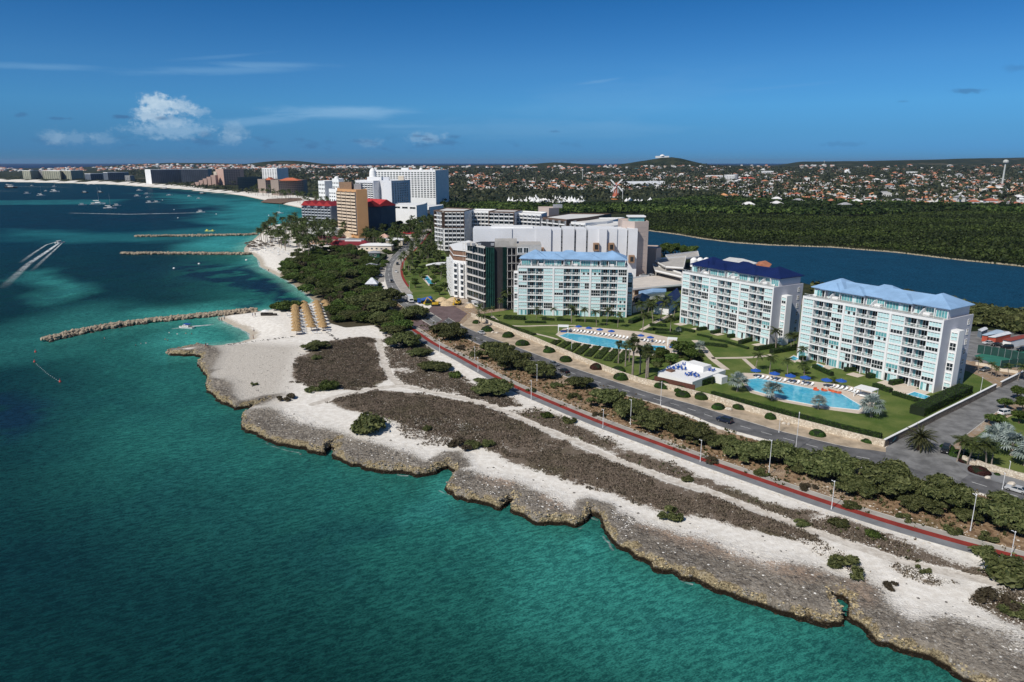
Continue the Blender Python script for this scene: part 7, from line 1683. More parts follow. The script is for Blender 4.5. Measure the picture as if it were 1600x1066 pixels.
def lorry(u, v, rz, label, boxc, kind="box"):
    x, y = G(u, v); root = empty("lorry", (x, y, .07), rz); tag(root, label, "lorry")
    MB().box(-3.9, -2.2, -1.1, 1.1, .6, 2.5).build("cab", boxc, root); MB().box(-3.93, -3.6, -.95, .95, 1.5, 2.3).build("windscreen", GLASS, root); MB().box(-3.9, 3.8, -1.0, 1.0, .45, .75).build("chassis", TYRE, root)
    if kind == "box": MB().box(-2.0, 3.8, -1.2, 1.2, .78, 3.5).build("cargo_box", boxc, root)
    else: MB().tube((-1.8, 0, 1.7), (3.4, 0, 2.5), .8, 1.2, 12).tube((3.4, 0, 2.5), (4.0, 0, 2.7), 1.2, .5, 12).build("drum", boxc, root)
    for a in (-3, 1.6, 2.8):
        for s in (-1, 1): w = link("wheel", cached("wh", wheel), root, (a, s * .95, .45)); w.scale = (1.4, 1.4, 1.4)
lorry(641, 472, 1.9, "white box lorry at the junction beside the mauve plaza", WHT)
lorry(664, 474, .2, "blue mixer lorry beside the building site", M("blue_truck_paint", (.02, .09, .38), .4), "mixer")
YEL = M("yellow_machine", (.60, .38, .03), .5)
for i, (u, v) in enumerate(((680, 478), (716, 476))):
    x, y = G(u, v); root = empty("excavator", (x, y, .07), i * 1.3); tag(root, ("yellow excavator, left one at the building site", "yellow excavator, right one at the building site")[i], "excavator")
    for s in (-1, 1): MB().box(-1.9, 1.9, s * 1.0 - .3, s * 1.0 + .3, 0, .8).build("track", TYRE, root)
    MB().box(-1.5, 1.7, -1.2, 1.2, .85, 2.0).build("body", YEL, root); MB().box(-1.4, 0, -1.1, 0, 2.0, 3.1).build("cab", GLASS, root); MB().tube((-1.2, .5, 2), (-4, .5, 4.2), .3, .22, 6).tube((-4, .5, 4.2), (-5.6, .5, 1.4), .22, .18, 6).box(-6.1, -5.2, .1, .9, .7, 1.5).build("boom", YEL, root)
for i, (u, v, w) in enumerate(((698, 476, 16), (708, 470, 14), (690, 470, 12), (735, 480, 10))):
    x, y = G(u, v); q = MB(); q.lathe([(w * .3, 0), (w * .22, .8), (w * .1, 1.7), (.1, 2.0)], 12); o = q.build("sand_heap", M("heap_sand", (.55, .42, .26), .9, .2, 1., bump=.6), None, (x, y, 0)); tag(o, "tan sand heap at the building site, " + ordn(i, 4), "heap", "sand heaps at the building site")
x, y = G(765, 479); o = empty("site_cabin", (x, y, 0), .1); tag(o, "long white site cabin at the foot of the unfinished block", "site cabin"); MB().box(-9, 9, 0, 3, .2, 2.6).build("wall", WHITE, o); MB().box(-9.2, 9.2, -.2, 3.2, 2.6, 2.8).build("roof", M("white_tin", (.68, .70, .72), .5), o)
for i in range(6): link("window", wbox(1.4, 1.0), o, (-8 + i * 2.8, -.02, 1.1))
# litter of stones and bins on verges: limestone blocks beside the road
for i, (u, v) in enumerate(((1225, 663), (1232, 664), (1137, 640), (1141, 641), (1543, 748), (1580, 757), (770, 520), (776, 521))):
    x, y = G(u, v); q = MB(); s = .5 + .3 * R.random(); q.lathe([(s, -.05), (s * 1.1, .25), (s * .8, .55), (s * .3, .7)], 7); o = q.build("boulder", LIME, None, (x, y, 0), R.random()); o.scale = (1.3, .8, 1); tag(o, "pale limestone boulder beside the road, " + ordn([0, 1, 2, 3, 4, 5, 6, 7][sorted(range(8), key=lambda k: (1225, 1232, 1137, 1141, 1543, 1580, 770, 776)[k]).index(i)], 8), "boulder", "limestone boulders beside the road")
# ================================================================ beach: thatched umbrellas, loungers, people, groynes
m_, t_ = newmat("palm_thatch")
n_ = t_.noise(4, detail=5, rough=.7, sc=(1, 1, .3)); c_ = t_.mix(t_.step(n_, .3, .7), (.20, .12, .055), (.56, .39, .20)); t_.out(c_, .95, t_.bump(n_, .9, .12), .05); THATCH = m_
def thatch(k):
    r = random.Random(k); b = MB(); n = 16
    for (r0, z0, r1, z1) in ((.12, 3.35, 1.0, 2.95), (.85, 3.0, 1.7, 2.45), (1.5, 2.55, 2.15, 1.98)):
        vs = [(r0 * math.cos(2 * math.pi * i / n), r0 * math.sin(2 * math.pi * i / n), z0) for i in range(n)]
        for i in range(2 * n):
            rr = r1 * r.uniform(.92, 1.08); a = math.pi * i / n; vs.append((rr * math.cos(a), rr * math.sin(a), z1 + r.uniform(-.14, .06)))
        b.add(vs, [(i, n + 2 * i, n + 2 * i + 1) for i in range(n)] + [(i, n + 2 * i + 1, (n + 2 * i + 2 - n) % (2 * n) + n, (i + 1) % n) for i in range(n)])
    return b.mesh("thatch", THATCH)
TH = [thatch(k) for k in range(4)]
TPOST = MB().tube((0, 0, -.1), (0, 0, 3.1), .09, .07, 7).mesh("post", M("driftwood_post", (.20, .15, .10)))
bl = []
for nm, a, b_, n in (("left", (461, 482), (464, 523), 10), ("middle", (475, 480), (487, 517), 9), ("right", (495, 479), (504, 513), 8)):
    for i, (x, y) in enumerate(resample(GP([a, b_]), n)):
        root = empty("thatched_umbrella", (x, y, 0), R.random() * 6); tag(root, "thatched umbrella in the %s row on the beach, %s from the sea end" % (nm, ["first", "second", "third", "fourth", "fifth", "sixth", "seventh", "eighth", "ninth", "tenth"][i]), "beach umbrella", "thatched umbrellas in rows on the beach"); root.scale = (1.05,) * 3
        link("thatch", TH[(i + len(nm)) % 4], root); link("post", TPOST, root)
for u, v, lab in ((505, 517, "single thatched umbrella at the near end of the right row"), (508, 478, "thatched umbrella at the far beach edge of the grove"), (511, 483, "thatched umbrella tucked against the grove")):
    x, y = G(u, v); root = empty("thatched_umbrella", (x, y, 0)); tag(root, lab, "beach umbrella"); link("thatch", TH[0], root); link("post", TPOST, root)
for nm, a, b_, n in (("left", (470, 486), (475, 521), 13), ("middle", (487, 482), (497, 515), 12)):
    for i, (x, y) in enumerate(resample(GP([a, b_]), n)): lounger(x, y, 1.45, "white lounger right of the %s row of thatched umbrellas" % nm, "white loungers right of the %s thatched row" % nm, 1.35)
for i, (u, v) in enumerate(((451, 493), (452, 496), (491, 521), (498, 521), (512, 518), (508, 486), (511, 488))):
    x, y = G(u, v); lounger(x, y, 1.5, "white lounger standing apart near the thatched umbrellas, " + ordn(i if i < 2 else i, 7), "scattered white loungers", 1.2)
# dark shelter and racks on the sand
x, y = G(418, 493); root = empty("beach_shelter", (x, y, 0)); tag(root, "dark beach bar with a white parasol left of the thatched umbrellas", "beach shelter"); MB().box(-3, 2.4, -.8, .8, 0, 1.3).build("counter", M("dark_wood", (.035, .028, .022)), root); MB().box(1.0, 4.5, -.5, .7, 0, .9).build("crate_stack", M("dark_wood"), root)
MB().lathe([(2.0, 2.2), (1.0, 2.6), (.05, 2.9)], 10, 0, -1, 0).build("canopy", WHITE, root); MB().tube((-1, 0, 0), (-1, 0, 2.7), .05).build("pole", GREYM, root)
# dark grey palapas and loungers at the palm beach
rg = random.Random(8); DT = M("dark_thatch", (.085, .07, .055), .95, .3, 3.)
dth = MB().lathe([(1.7, 2.0), (1.0, 2.6), (.1, 3.1)], 10).mesh("thatch", DT)
for i in range(44):
    u, v = rg.uniform(384, 446), 0; v = 385 + (u - 384) * .02 + rg.uniform(-4, 6) - (u - 384) * .08; x, y = G(u, v); root = empty("dark_beach_umbrella", (x, y, 0)); tag(root, "dark thatched umbrella on the crowded beach by the palms", "beach umbrella", "dark umbrellas on the palm beach"); link("thatch", dth, root); link("post", TPOST, root)
for i in range(36):
    u = rg.uniform(392, 452); v = 391 + rg.uniform(-6, 6) + (u - 392) * .05; x, y = G(u, v); lounger(x, y, rg.random() * 3, "small lounger scattered on the palm beach", "loungers on the palm beach", 1.2)
# people
def person_mesh(k, arms=0.0, stride=.12):
    pts = [(0, 0, .95), (0, 0, 1.15), (0, 0, 1.42), (0, 0, 1.52), (0, 0, 1.64), (0, .01, 1.74), (-.10, 0, .88), (-.11, stride, .48), (-.11, stride * .4, .06), (-.11, stride * .4 - .14, .03), (.10, 0, .88), (.11, -stride, .48), (.11, -stride * 1.6, .06), (.11, -stride * 1.6 - .14, .03),
           (-.19, 0, 1.40), (-.25 - arms * .2, 0, 1.13 + arms * .2), (-.25 - arms * .1, -.12 - arms * .2, .90 + arms * .3), (.19, 0, 1.40), (.25, .03, 1.13), (.25, -.08, .90)]
    rad = [.15, .14, .16, .06, .10, .085, .10, .075, .05, .04, .10, .075, .05, .04, .07, .05, .035, .07, .05, .035]
    ed = [(0, 1), (1, 2), (2, 3), (3, 4), (4, 5), (0, 6), (6, 7), (7, 8), (8, 9), (0, 10), (10, 11), (11, 12), (12, 13), (2, 14), (14, 15), (15, 16), (2, 17), (17, 18), (18, 19)]
    me = bpy.data.meshes.new("body"); me.from_pydata(pts, ed, []); o = bpy.data.objects.new("body", me); COL.objects.link(o)
    sk = o.modifiers.new("skin", 'SKIN'); o.modifiers.new("sub", 'SUBSURF').levels = 1
    for i, r in enumerate(rad): me.skin_vertices[0].data[i].radius = (r, r)
    me.skin_vertices[0].data[0].use_root = True
    dg = bpy.context.evaluated_depsgraph_get(); r_ = bpy.data.meshes.new_from_object(o.evaluated_get(dg)); bpy.data.objects.remove(o)
    r_.name = "body"; SK = M("skin", (.36, .20, .13), .6); r_.materials.clear()
    for m in (SK, *[M(n, c_, .8) for n, c_ in (("shorts_navy", (.02, .03, .08)), ("shorts_red", (.35, .04, .04)), ("shirt_white", (.7, .7, .7)), ("shirt_dark", (.03, .03, .035)), ("hair_dark", (.02, .014, .01)))]): r_.materials.append(m)
    for p in r_.polygons:
        z = p.center.z; p.material_index = 5 if z > 1.72 or (z > 1.62 and p.center.y > .04) else (1 + k % 2 if .55 < z < .98 and abs(p.center.x) < .2 else (3 + k % 2 if 1.0 < z < 1.45 and k % 3 else 0)); p.use_smooth = True
    return r_
PEOPLE = [person_mesh(0), person_mesh(1, .3, .2), person_mesh(2, 0, .05), person_mesh(4, .6, .16)]
def person(u, v, label, group, k, z=0.0, s=1.0, rz=None):
    x, y = G(u, v, z); root = empty("person", (x, y, z), R.random() * 6 if rz is None else rz); root.scale = (s, s, s); tag(root, label, "person", group); link("body", PEOPLE[k % 4], root)
for i, (u, v, lab) in enumerate(((342.5, 501.5, "person in dark clothes walking on the sand by the groyne, left of three"), (346.5, 502.5, "person on the sand by the groyne, middle of three"), (351, 500, "person on the sand by the groyne, right of three"), (395, 495, "person walking on the white sand, left of the pair by the groyne root"), (399, 494.5, "person in white on the sand, right of the pair by the groyne root"), (322, 543, "person standing on the rocky point, left of two"), (325, 543.5, "person standing on the rocky point, right of two"), (397, 519, "person at the water edge of the small bay"), (396, 530, "person standing alone on the beach below the small bay"), (420, 425, "person walking along the north beach"), (440, 436, "person at the waterline of the north beach"), (478, 452, "person on the sand where the north beach narrows"), (668, 487, "person on the footway near the plaza"), (640, 486, "person walking on the promenade near the plaza"))):
    person(u, v, lab, None, i, -.3 if i < 3 else 0, 1.15)
SW = [(265, 525), (277.5, 527), (291, 526), (300, 527), (259, 535.5), (262.5, 537), (213, 545), (221, 542.5), (229, 541.5), (164, 534)]
for i, (u, v) in enumerate(sorted(SW)): person(u, v, "bather with only head and shoulders above the turquoise water, " + ordn(i, 10), "bathers in the small bay", i, SEA - 1.38, 1.1)
# groynes of armour stone
def groyne(label, pts, w, n, s0, s1, seed):
    l = GP(pts, SEA); root = empty("rock_groyne", (*l[0], SEA)); tag(root, label, "groyne"); rng = np.random.default_rng(seed); c0 = l[0]
    ico = [(0, 0, 1), (.89, 0, .45), (.28, .85, .45), (-.72, .53, .45), (-.72, -.53, .45), (.28, -.85, .45), (0, 0, -1), (.72, .53, -.45), (-.28, .85, -.45), (-.89, 0, -.45), (-.28, -.85, -.45), (.72, -.53, -.45)]
    fs = [(0, 1, 2), (0, 2, 3), (0, 3, 4), (0, 4, 5), (0, 5, 1), (1, 7, 2), (2, 8, 3), (3, 9, 4), (4, 10, 5), (5, 11, 1), (2, 7, 8), (3, 8, 9), (4, 9, 10), (5, 10, 11), (1, 11, 7), (7, 6, 8), (8, 6, 9), (9, 6, 10), (10, 6, 11), (11, 6, 7)]
    P = resample(smooth_line(l, 5), n); mats = [M("armour_stone", (.33, .27, .20), .9, .3, .8, bump=.6, bscale=3), M("wet_armour_stone", (.05, .042, .032), .5, .3, .8, bump=.6, bscale=3)]; rest = MB(); shapes = []
    for k in range(6):
        b = MB(); kk = rng.uniform(.7, 1.25, 12); b.add([(v[0] * kk[i], v[1] * kk[i] * .85, v[2] * kk[i] * .8) for i, v in enumerate(ico)], fs); shapes.append(b)
    sm = [b.mesh("stone", mats[0]) for b in shapes]
    for i, (x, y) in enumerate(P):
        t = rng.normal() * .42; t = max(-1, min(1, t)); dx, dy = P[min(i + 1, n - 1)][0] - P[max(i - 1, 0)][0], P[min(i + 1, n - 1)][1] - P[max(i - 1, 0)][1]; L = math.hypot(dx, dy) or 1
        s = rng.uniform(s0, s1); z = (1 - abs(t) ** 1.5) * 1.7 - .35 + rng.uniform(-.2, .3); px_, py_ = x - dy / L * t * w - c0[0], y + dx / L * t * w - c0[1]
        if i % max(1, n // 170) == 0 and z > .4: link("stone", sm[i % 6], root, (px_, py_, z), rng.random() * 6, s)
        else:
            a = rng.random() * 6; ca, sa = math.cos(a) * s, math.sin(a) * s; b = shapes[i % 6]; rest.add([(px_ + v[0] * ca - v[1] * sa, py_ + v[0] * sa + v[1] * ca, z + v[2] * s) for v in b.v], fs, 1 if z < .25 else 0)
    tag(rest.build("armour_stones", mats, root), kind='stuff')
groyne("long curved rock groyne in the foreground, left of the thatched umbrellas", [(70, 534), (95, 528), (125, 521), (200, 508), (280, 499), (340, 493), (400, 487)], 3.2, 900, .7, 1.35, 1)
groyne("straight rock groyne reaching the palm beach, nearer of the two far ones", [(190, 397.5), (280, 397.5), (350, 398), (392, 398)], 2.6, 520, .8, 1.4, 2)
groyne("straight rock groyne at the palms, farther of the two far ones", [(212, 370.5), (300, 369.5), (370, 368.5), (402, 367)], 2.6, 420, .9, 1.5, 3)
groyne("short dark rock spit at the tip of the pale shelf", [(262, 554), (280, 553), (302, 551)], 1.6, 110, .4, .9, 4)
stones("beach_edge_stones", [GP([(357, 539), (400, 533), (430, 530), (458, 526)]), GP([(512, 520), (522, 527), (532, 535)])], 34, .25, .6, M("dark_stone"), 41, .4)
# brown jetty of the near bay
P_ = GP([(408, 316.5), (440, 318.5), (474, 314), (470, 310.5), (440, 311), (418, 312)], 1.2 + SEA); c0 = P_[0]; root = empty("jetty", (*c0, SEA)); tag(root, "brown timber jetty on the near bay beach", "jetty"); MB().prism([(x - c0[0], y - c0[1]) for x, y in P_], 1.5, 2.6).build("deck", M("jetty_timber", (.17, .11, .075), .9, .2, .5), root); 
for x, y in P_: MB().tube((x - c0[0], y - c0[1], -2), (x - c0[0], y - c0[1], 1.5), .4, n=6).build("pile", M("jetty_timber"), root)

# ================================================================ boats, buoys, wakes
HULLW = M("white_hull", (.78, .78, .77), .3, .03, .5, spec=.5); HULLD = M("dark_hull", (.05, .045, .045), .5, .1); DECKB = M("boat_deck", (.50, .44, .35), .7)
def hull(L, W, H, mat):
    def f():
        b = MB(); st = [(-L / 2, .85, .0), (-L * .25, 1, 0), (.0, 1, 0), (L * .25, .82, .04), (L * .4, .45, .12), (L * .5, .02, .2)]; vs = []
        for x, w, lift in st: vs += [(x, -W / 2 * w * .6, -.35 + lift * H), (x, -W / 2 * w, H * (1 + lift)), (x, W / 2 * w, H * (1 + lift)), (x, W / 2 * w * .6, -.35 + lift * H)]
        n = len(st); fs = []; ms = []
        for i in range(n - 1):
            a, c_ = i * 4, i * 4 + 4
            for k in range(3): fs.append((a + k, c_ + k, c_ + k + 1, a + k + 1)); ms.append(1 if k == 1 else 0)
        b.add(vs, fs + [(0, 1, 2, 3)]); b.m = ms + [0]; return b.mesh("hull", [mat, DECKB])
    return cached(("hull", L, W, H, mat.name), f)
def boat(u, v, kind, L, rz, label, group="boats moored in the bay"):
    x, y = G(u, v, SEA); nm = {"motor": "motor_boat", "sail": "sailing_boat", "cat": "catamaran", "ferry": "tour_boat"}[kind]; root = empty(nm, (x, y, SEA), rz); tag(root, label, "boat", group); W = L * .32; H = L * .10
    link("hull", hull(L, round(W, 1), round(H, 2), HULLD if "dark" in label else HULLW), root)
    if kind in ("motor", "ferry"):
        b = MB(); b.box(-L * .22, L * .16, -W * .34, W * .34, H, H + L * .11); b.build("cabin", WHITE, root); MB().box(-L * .18, L * .12, -W * .36, W * .36, H + L * .05, H + L * .085).build("window_band", GLASS, root)
        MB().box(-L * .32, L * .12, -W * .4, W * .4, H + L * .17, H + L * .185).build("canopy", BLUE if "blue" in label else WHITE, root)
        for a in (-L * .3, L * .1):
            for s in (-1, 1): MB().tube((a, s * W * .36, H), (a, s * W * .36, H + L * .17), L * .008, n=5).build("canopy_post", GREYM, root)
    else:
        MB().box(-L * .2, L * .15, -W * .28, W * .28, H, H + L * .06).build("cabin", WHITE, root); MB().tube((L * .05, 0, H), (L * .05, 0, H + L * 1.15), L * .009, L * .005, 6).build("mast", GREYM, root); MB().tube((L * .05, 0, H + L * .16), (-L * .38, 0, H + L * .15), L * .02, L * .02, 6).build("boom", WHITE, root)
BO = [(18, 294, "ferry", 34, .1, "large dark tour boat at the far left of the bay"), (12, 290, "motor", 16, .2, "small white boat just above the large dark one"), (43, 303, "motor", 15, .4, "white motor boat, left of the masted pair"), (64.5, 306, "sail", 17, .2, "white sailing boat left of the tall masted catamaran"), (86, 300, "sail", 22, .1, "tall masted white sailing boat near the bay centre left"), (72, 299, "motor", 10, .2, "small white boat between two sailing boats"), (85, 292, "motor", 12, .3, "white boat behind the tall masted one"), (133, 301.5, "motor", 15, .1, "low boat with a dark deck, middle of the bay"), (157, 301, "sail", 14, .1, "pale sailing boat right of the low dark decked boat"),
    (129, 321, "motor", 13, .5, "white motor boat at the left end of the moored group"), (146, 320, "motor", 11, .4, "small white boat second in the moored group"), (154, 319, "sail", 24, .05, "longest sailing boat in the moored group"), (172, 326, "sail", 19, .15, "sailing boat nearest in the moored group"), (183, 322, "motor", 13, .3, "white motor boat at the right end of the moored group"), (215, 307, "motor", 14, .2, "white boat, left of the cluster off the beach"), (218, 298, "motor", 14, .1, "white boat close under the far beach"), (230, 304, "motor", 14, .5, "white boat at the back of the cluster off the beach"), (232, 309, "motor", 11, .8, "slanting white boat in the cluster off the beach"), (234, 317, "motor", 13, .1, "white boat below the cluster, left of two"), (245, 316.5, "motor", 12, .2, "white boat below the cluster, right of two"),
    (265, 305.5, "motor", 13, .2, "blue canopied boat right of the cluster"), (296, 307, "motor", 9, .1, "small lone white boat in turquoise water"), (311, 311, "motor", 10, .4, "small lone boat nearest the bay jetty"), (316, 303, "ferry", 16, .1, "dark tour boat at the bay landing"), (258, 296, "ferry", 24, .05, "dark tour boat beached under the far hotels"), (437, 334, "cat", 11, .3, "wide catamaran close to the steel blue hotel"), (138, 289, "motor", 10, .1, "small white boat far out under the bay beach"), (147, 288.5, "motor", 9, .1, "tiny white boat beside it under the bay beach"), (50, 290.5, "motor", 9, .1, "tiny white boat far left under the bay beach")]
for b_ in BO: boat(*b_)
sb = boat(94, 380, "motor", 8.5, .9, "white speed boat trailing a long wake", None); boat(314, 332, "motor", 12, .1, "white motor boat trailing a straight thin wake", None); boat(291, 513, "motor", 7.5, 2.9, "small blue canopied boat inside the groyne bay", None)
x, y = G(328, 361.5, SEA); root = empty("swim_raft", (x, y, SEA)); tag(root, "pale green inflatable raft between the far groynes", "raft"); MB().box(-5, 5, -2, 2, 0, .7).build("base", M("pale_green_raft", (.35, .48, .22)), root); MB().lathe([(1.6, .7), (1.2, 1.6), (.3, 2.2)], 10, 0, -3).build("dome", M("yellow_raft", (.6, .55, .1)), root); MB().lathe([(1.2, .7), (.9, 1.4), (.2, 1.9)], 10, 0, 3).build("dome", M("yellow_raft"), root)
REDB = M("red_buoy", (.42, .06, .05), .5)
buoym = MB().lathe([(.5, -.3), (.85, .1), (.7, .7), (.3, 1.2), (.1, 1.8)], 10).mesh("float", REDB); wb = MB().lathe([(.3, -.2), (.42, .1), (.3, .35), (.05, .45)], 8).mesh("float", HULLW)
for i, (u, v) in enumerate(((55.5, 550.5), (54, 566), (94, 597))):
    x, y = G(u, v, SEA); root = empty("red_buoy", (x, y, SEA)); tag(root, ("red buoy farthest from the camera, left of the long groyne tip", "red buoy in the middle of three left of the groyne tip", "red buoy nearest the camera at the end of the float line")[i], "buoy"); root.scale = (.5,) * 3; link("float", buoym, root); link("pennant", cached("pen", lambda: MB().tube((0, 0, 1.7), (0, 0, 2.4), .04, n=5).box(0, .35, -.02, .02, 2.1, 2.4).mesh("pennant", REDB)), root)
fl = resample(GP([(57, 569), (66, 577), (75, 585), (91, 595)], SEA), 15)
for i, (x, y) in enumerate(fl): o = link("rope_float", wb, None, (x, y, SEA), 0, .32); tag(o, "white float on the swimming line between the red buoys", "float", "white floats on the line")
for i, (u, v) in enumerate(((272, 328), (278, 341), (254, 313), (338, 335), (420, 337), (272, 420), (311, 413), (385, 407))): x, y = G(u, v, SEA); o = link("white_buoy", wb, None, (x, y, SEA), 0, 2.2); tag(o, "small white mooring buoy, " + ordn(sorted(range(8), key=lambda k: (272, 278, 254, 338, 420, 271.9, 311, 385)[k]).index(i), 8), "buoy", "white mooring buoys")
m_, t_ = newmat("wake_foam")
a_ = t_.attr("fade"); n_ = t_.noise(.5, detail=6, rough=.7); n2_ = t_.noise(.12, detail=4)
t_.out((.78, .82, .83), .8, None, .1, Alpha=t_.math('MULTIPLY', a_, t_.step(t_.math('ADD', t_.math('MULTIPLY', n_, .7), t_.math('MULTIPLY', n2_, .3)), .36, .60), clamp=True)); FOAM = m_
def wake(name, pts, w0, w1, f0, f1, z=.05, nseg=30):
    l = resample(GP(pts, SEA), nseg); V, Fc, fd = [], [], []
    for i, (x, y) in enumerate(l):
        a, b_ = l[max(i - 1, 0)], l[min(i + 1, nseg - 1)]; d = Vector((b_[0] - a[0], b_[1] - a[1])).normalized(); t = i / (nseg - 1); w = w0 + (w1 - w0) * t
        for s, k in ((-1, 0), (-.4, 1), (.4, 1), (1, 0)): V.append((x - d.y * w * s, y + d.x * w * s, SEA + z)); fd.append((f0 + (f1 - f0) * t) * k)
    for i in range(nseg - 1):
        for k in range(3): Fc.append((i * 4 + k, i * 4 + k + 1, i * 4 + k + 5, i * 4 + k + 4))
    me = npmesh(name, np.array(V), np.array(Fc), [FOAM]); me.attributes.new("fade", 'FLOAT', 'POINT').data.foreach_set("value", np.array(fd, np.float32)); return tag(link(name, me), kind='stuff')
wake("wake", [(92, 380), (75, 392), (45, 412), (20, 435), (2, 452)], 1.2, 3.6, 1.2, .0); wake("wake", [(90, 377.5), (72, 383), (52, 396), (30, 412)], .8, 2.0, 1.0, .0, .06); wake("wake", [(97, 380), (84, 392), (66, 408), (48, 425)], .6, 2.0, .9, .0, .07)
wake("wake", [(311, 332.5), (270, 333.5), (200, 335), (109, 333)], 2.0, 6, 1.5, .25); wake("wake", [(299, 510), (310, 509.5), (322, 508.5), (334, 507)], .5, 2.2, 1.4, .2); wake("wake", [(285, 512.5), (278, 513), (268, 514)], .4, 1.2, 1.2, .1)
wake("wake", [(20, 291.5), (60, 292), (110, 293)], 3, 7, .9, .1); wake("wake", [(-10, 298.5), (30, 299)], 3, 6, .8, .1)
# thin swash along the beaches and the rocks
def swash(name, pts, w, f): return wake(name, pts, w, w, f, f, .07, 160)
swash("swash", beach_px[8:13] + beach_px[13:21], 1.0, .55); swash("swash", beach_px[1:9], .7, .5)
rng = np.random.default_rng(77)
for k in range(14):
    i = int(rng.integers(3, NROCK - 6)); a, b_ = rock_px[i], rock_px[i + 1]; wake("swash", [(a[0] - 2, a[1] + 2), ((a[0] + b_[0]) / 2 - 3, (a[1] + b_[1]) / 2 + 3), (b_[0] - 2, b_[1] + 2)], .35, .3, .38, .2, .08, 14)

# ================================================================ far land: windmill, tents, hall, masts, church, houses
def at(u, v):    # a point on the far terrain seen at that bearing
    lo, hi = 900.0, 7600.0
    d = np.linspace(lo, hi, 900); x = (u - 800) / FPX * d; b = None
    h = far_h(x * 1.03, d); vv = 533 - FPX * (d * SP + (h - HCAM) * CP) / (d * CP - (h - HCAM) * SP)
    k = int(np.argmax(vv <= v)) if (vv <= v).any() else len(d) - 1
    D = d[k]; z = float(h[k]); dep = D * CP + (HCAM - z) * SP; return ((u - 800) / FPX * dep, D, z)
x, y, z = at(962, 312); root = empty("windmill", (x, y, z)); tag(root, "red and white old Dutch windmill with four sails", "windmill"); BRICKR = M("windmill_red", (.42, .12, .07), .8, .15, .2)
MB().lathe([(9, 0), (9, 4)], 12).build("gallery_base", M("windmill_orange", (.55, .22, .08)), root); MB().lathe([(11, 4), (11.5, 5.2), (9, 5.6)], 16).build("gallery", WHITE, root)
MB().lathe([(7, 5), (5.6, 12), (4.2, 21), (3.9, 25)], 8).build("tower", BRICKR, root); MB().lathe([(4.4, 25), (4, 28), (2, 30), (.2, 31)], 10).build("cap", M("windmill_cap", (.40, .10, .08)), root)
for k in range(8): a = k * .785 + .39; MB().tube((5.75 * math.cos(a), 5.75 * math.sin(a), 12), (4.1 * math.cos(a), 4.1 * math.sin(a), 24), .35, n=4).build("corner_stripe", WHITE, root)
for k in range(4):
    a = .75 + k * math.pi / 2; ca, sa = math.cos(a), math.sin(a); b = MB(); b.tube((0, -6, 27), (ca * 16, -6.4, 27 + sa * 16), .35, .2, 5); px_, pz_ = -sa, ca
    b.add([(ca * 3, -6.3, 27 + sa * 3), (ca * 16, -6.3, 27 + sa * 16), (ca * 16 + px_ * 2.4, -6.3, 27 + sa * 16 + pz_ * 2.4), (ca * 3 + px_ * 2.4, -6.3, 27 + sa * 3 + pz_ * 2.4)], [(0, 1, 2, 3)]); b.build("sail", WHITE, root)
MB().tube((0, -6.5, 27), (0, 0, 27.3), .7, n=8).build("shaft", GREYM, root)
def mast(u, v, h, label, r=1.0):
    x, y, z = at(u, v); root = empty("radio_mast", (x, y, z)); tag(root, label, "mast"); MB().tube((0, 0, 0), (0, 0, h), r, r * .6, 8).build("pole", M("mast_grey", (.50, .52, .50)), root); MB().lathe([(r * 1.2, h * .88), (r * 2.6, h * .9), (r * 2.6, h * .96), (r, h)], 8).build("antenna_ring", M("mast_grey"), root)
mast(972.5, 315, 24, "grey pole mast right of the windmill", .8); mast(910, 285, 42, "slim grey mast in the town left of the windmill", 1.2); mast(1565, 293, 72, "tall pale communication mast at the far right", 2.6); mast(1287, 262, 40, "slim mast on the right hill", 1.4)
rg = random.Random(14); tm = [MB().lathe([(5.2, 0), (5.2, 2.6), (2.2, 5.0), (.8, 7.5), (.1, 9.5)], 8).mesh("canopy", WHITE), MB().lathe([(4.2, 0), (4.2, 2.4), (1.6, 4.4), (.1, 7)], 6).mesh("canopy", WHITE)]
for i in range(46):
    u = 795 + 118 * (i + rg.random()) / 46; v = rg.uniform(313, 320) - 1.5 * math.sin((u - 795) / 118 * 3.1); x, y, z = at(u, v); o = link("peaked_tent", tm[i % 2], None, (x, y, z), rg.random(), rg.uniform(.8, 1.25)); tag(o, "white peaked tent in the long row before the town", "tent", "white peaked tents before the town")
for i in range(12):
    x, y, z = at(976 + 40 * rg.random(), rg.uniform(313, 318)); o = link("peaked_tent", tm[1], None, (x, y, z), rg.random(), rg.uniform(.7, 1.0)); tag(o, "white peaked tent right of the windmill", "tent", "white tents by the windmill")
x, y, z = at(1006, 291); root = empty("arena_hall", (x, y, z)); tag(root, "long low white arched hall with a pale curved roof in the town", "hall"); q = MB()
for i in range(12):
    a0, a1 = math.pi * i / 12, math.pi * (i + 1) / 12; q.add([(-62, -22 * math.cos(a0), 5 + 9 * math.sin(a0)), (62, -22 * math.cos(a0), 5 + 9 * math.sin(a0)), (62, -22 * math.cos(a1), 5 + 9 * math.sin(a1)), (-62, -22 * math.cos(a1), 5 + 9 * math.sin(a1))], [(0, 1, 2, 3)])
q.build("roof", M("white_arched_roof", (.66, .68, .70), .5), root); MB().box(-61, 61, -20, 20, 0, 7).build("wall", WHITE, root); root.rotation_euler = (0, 0, .35)
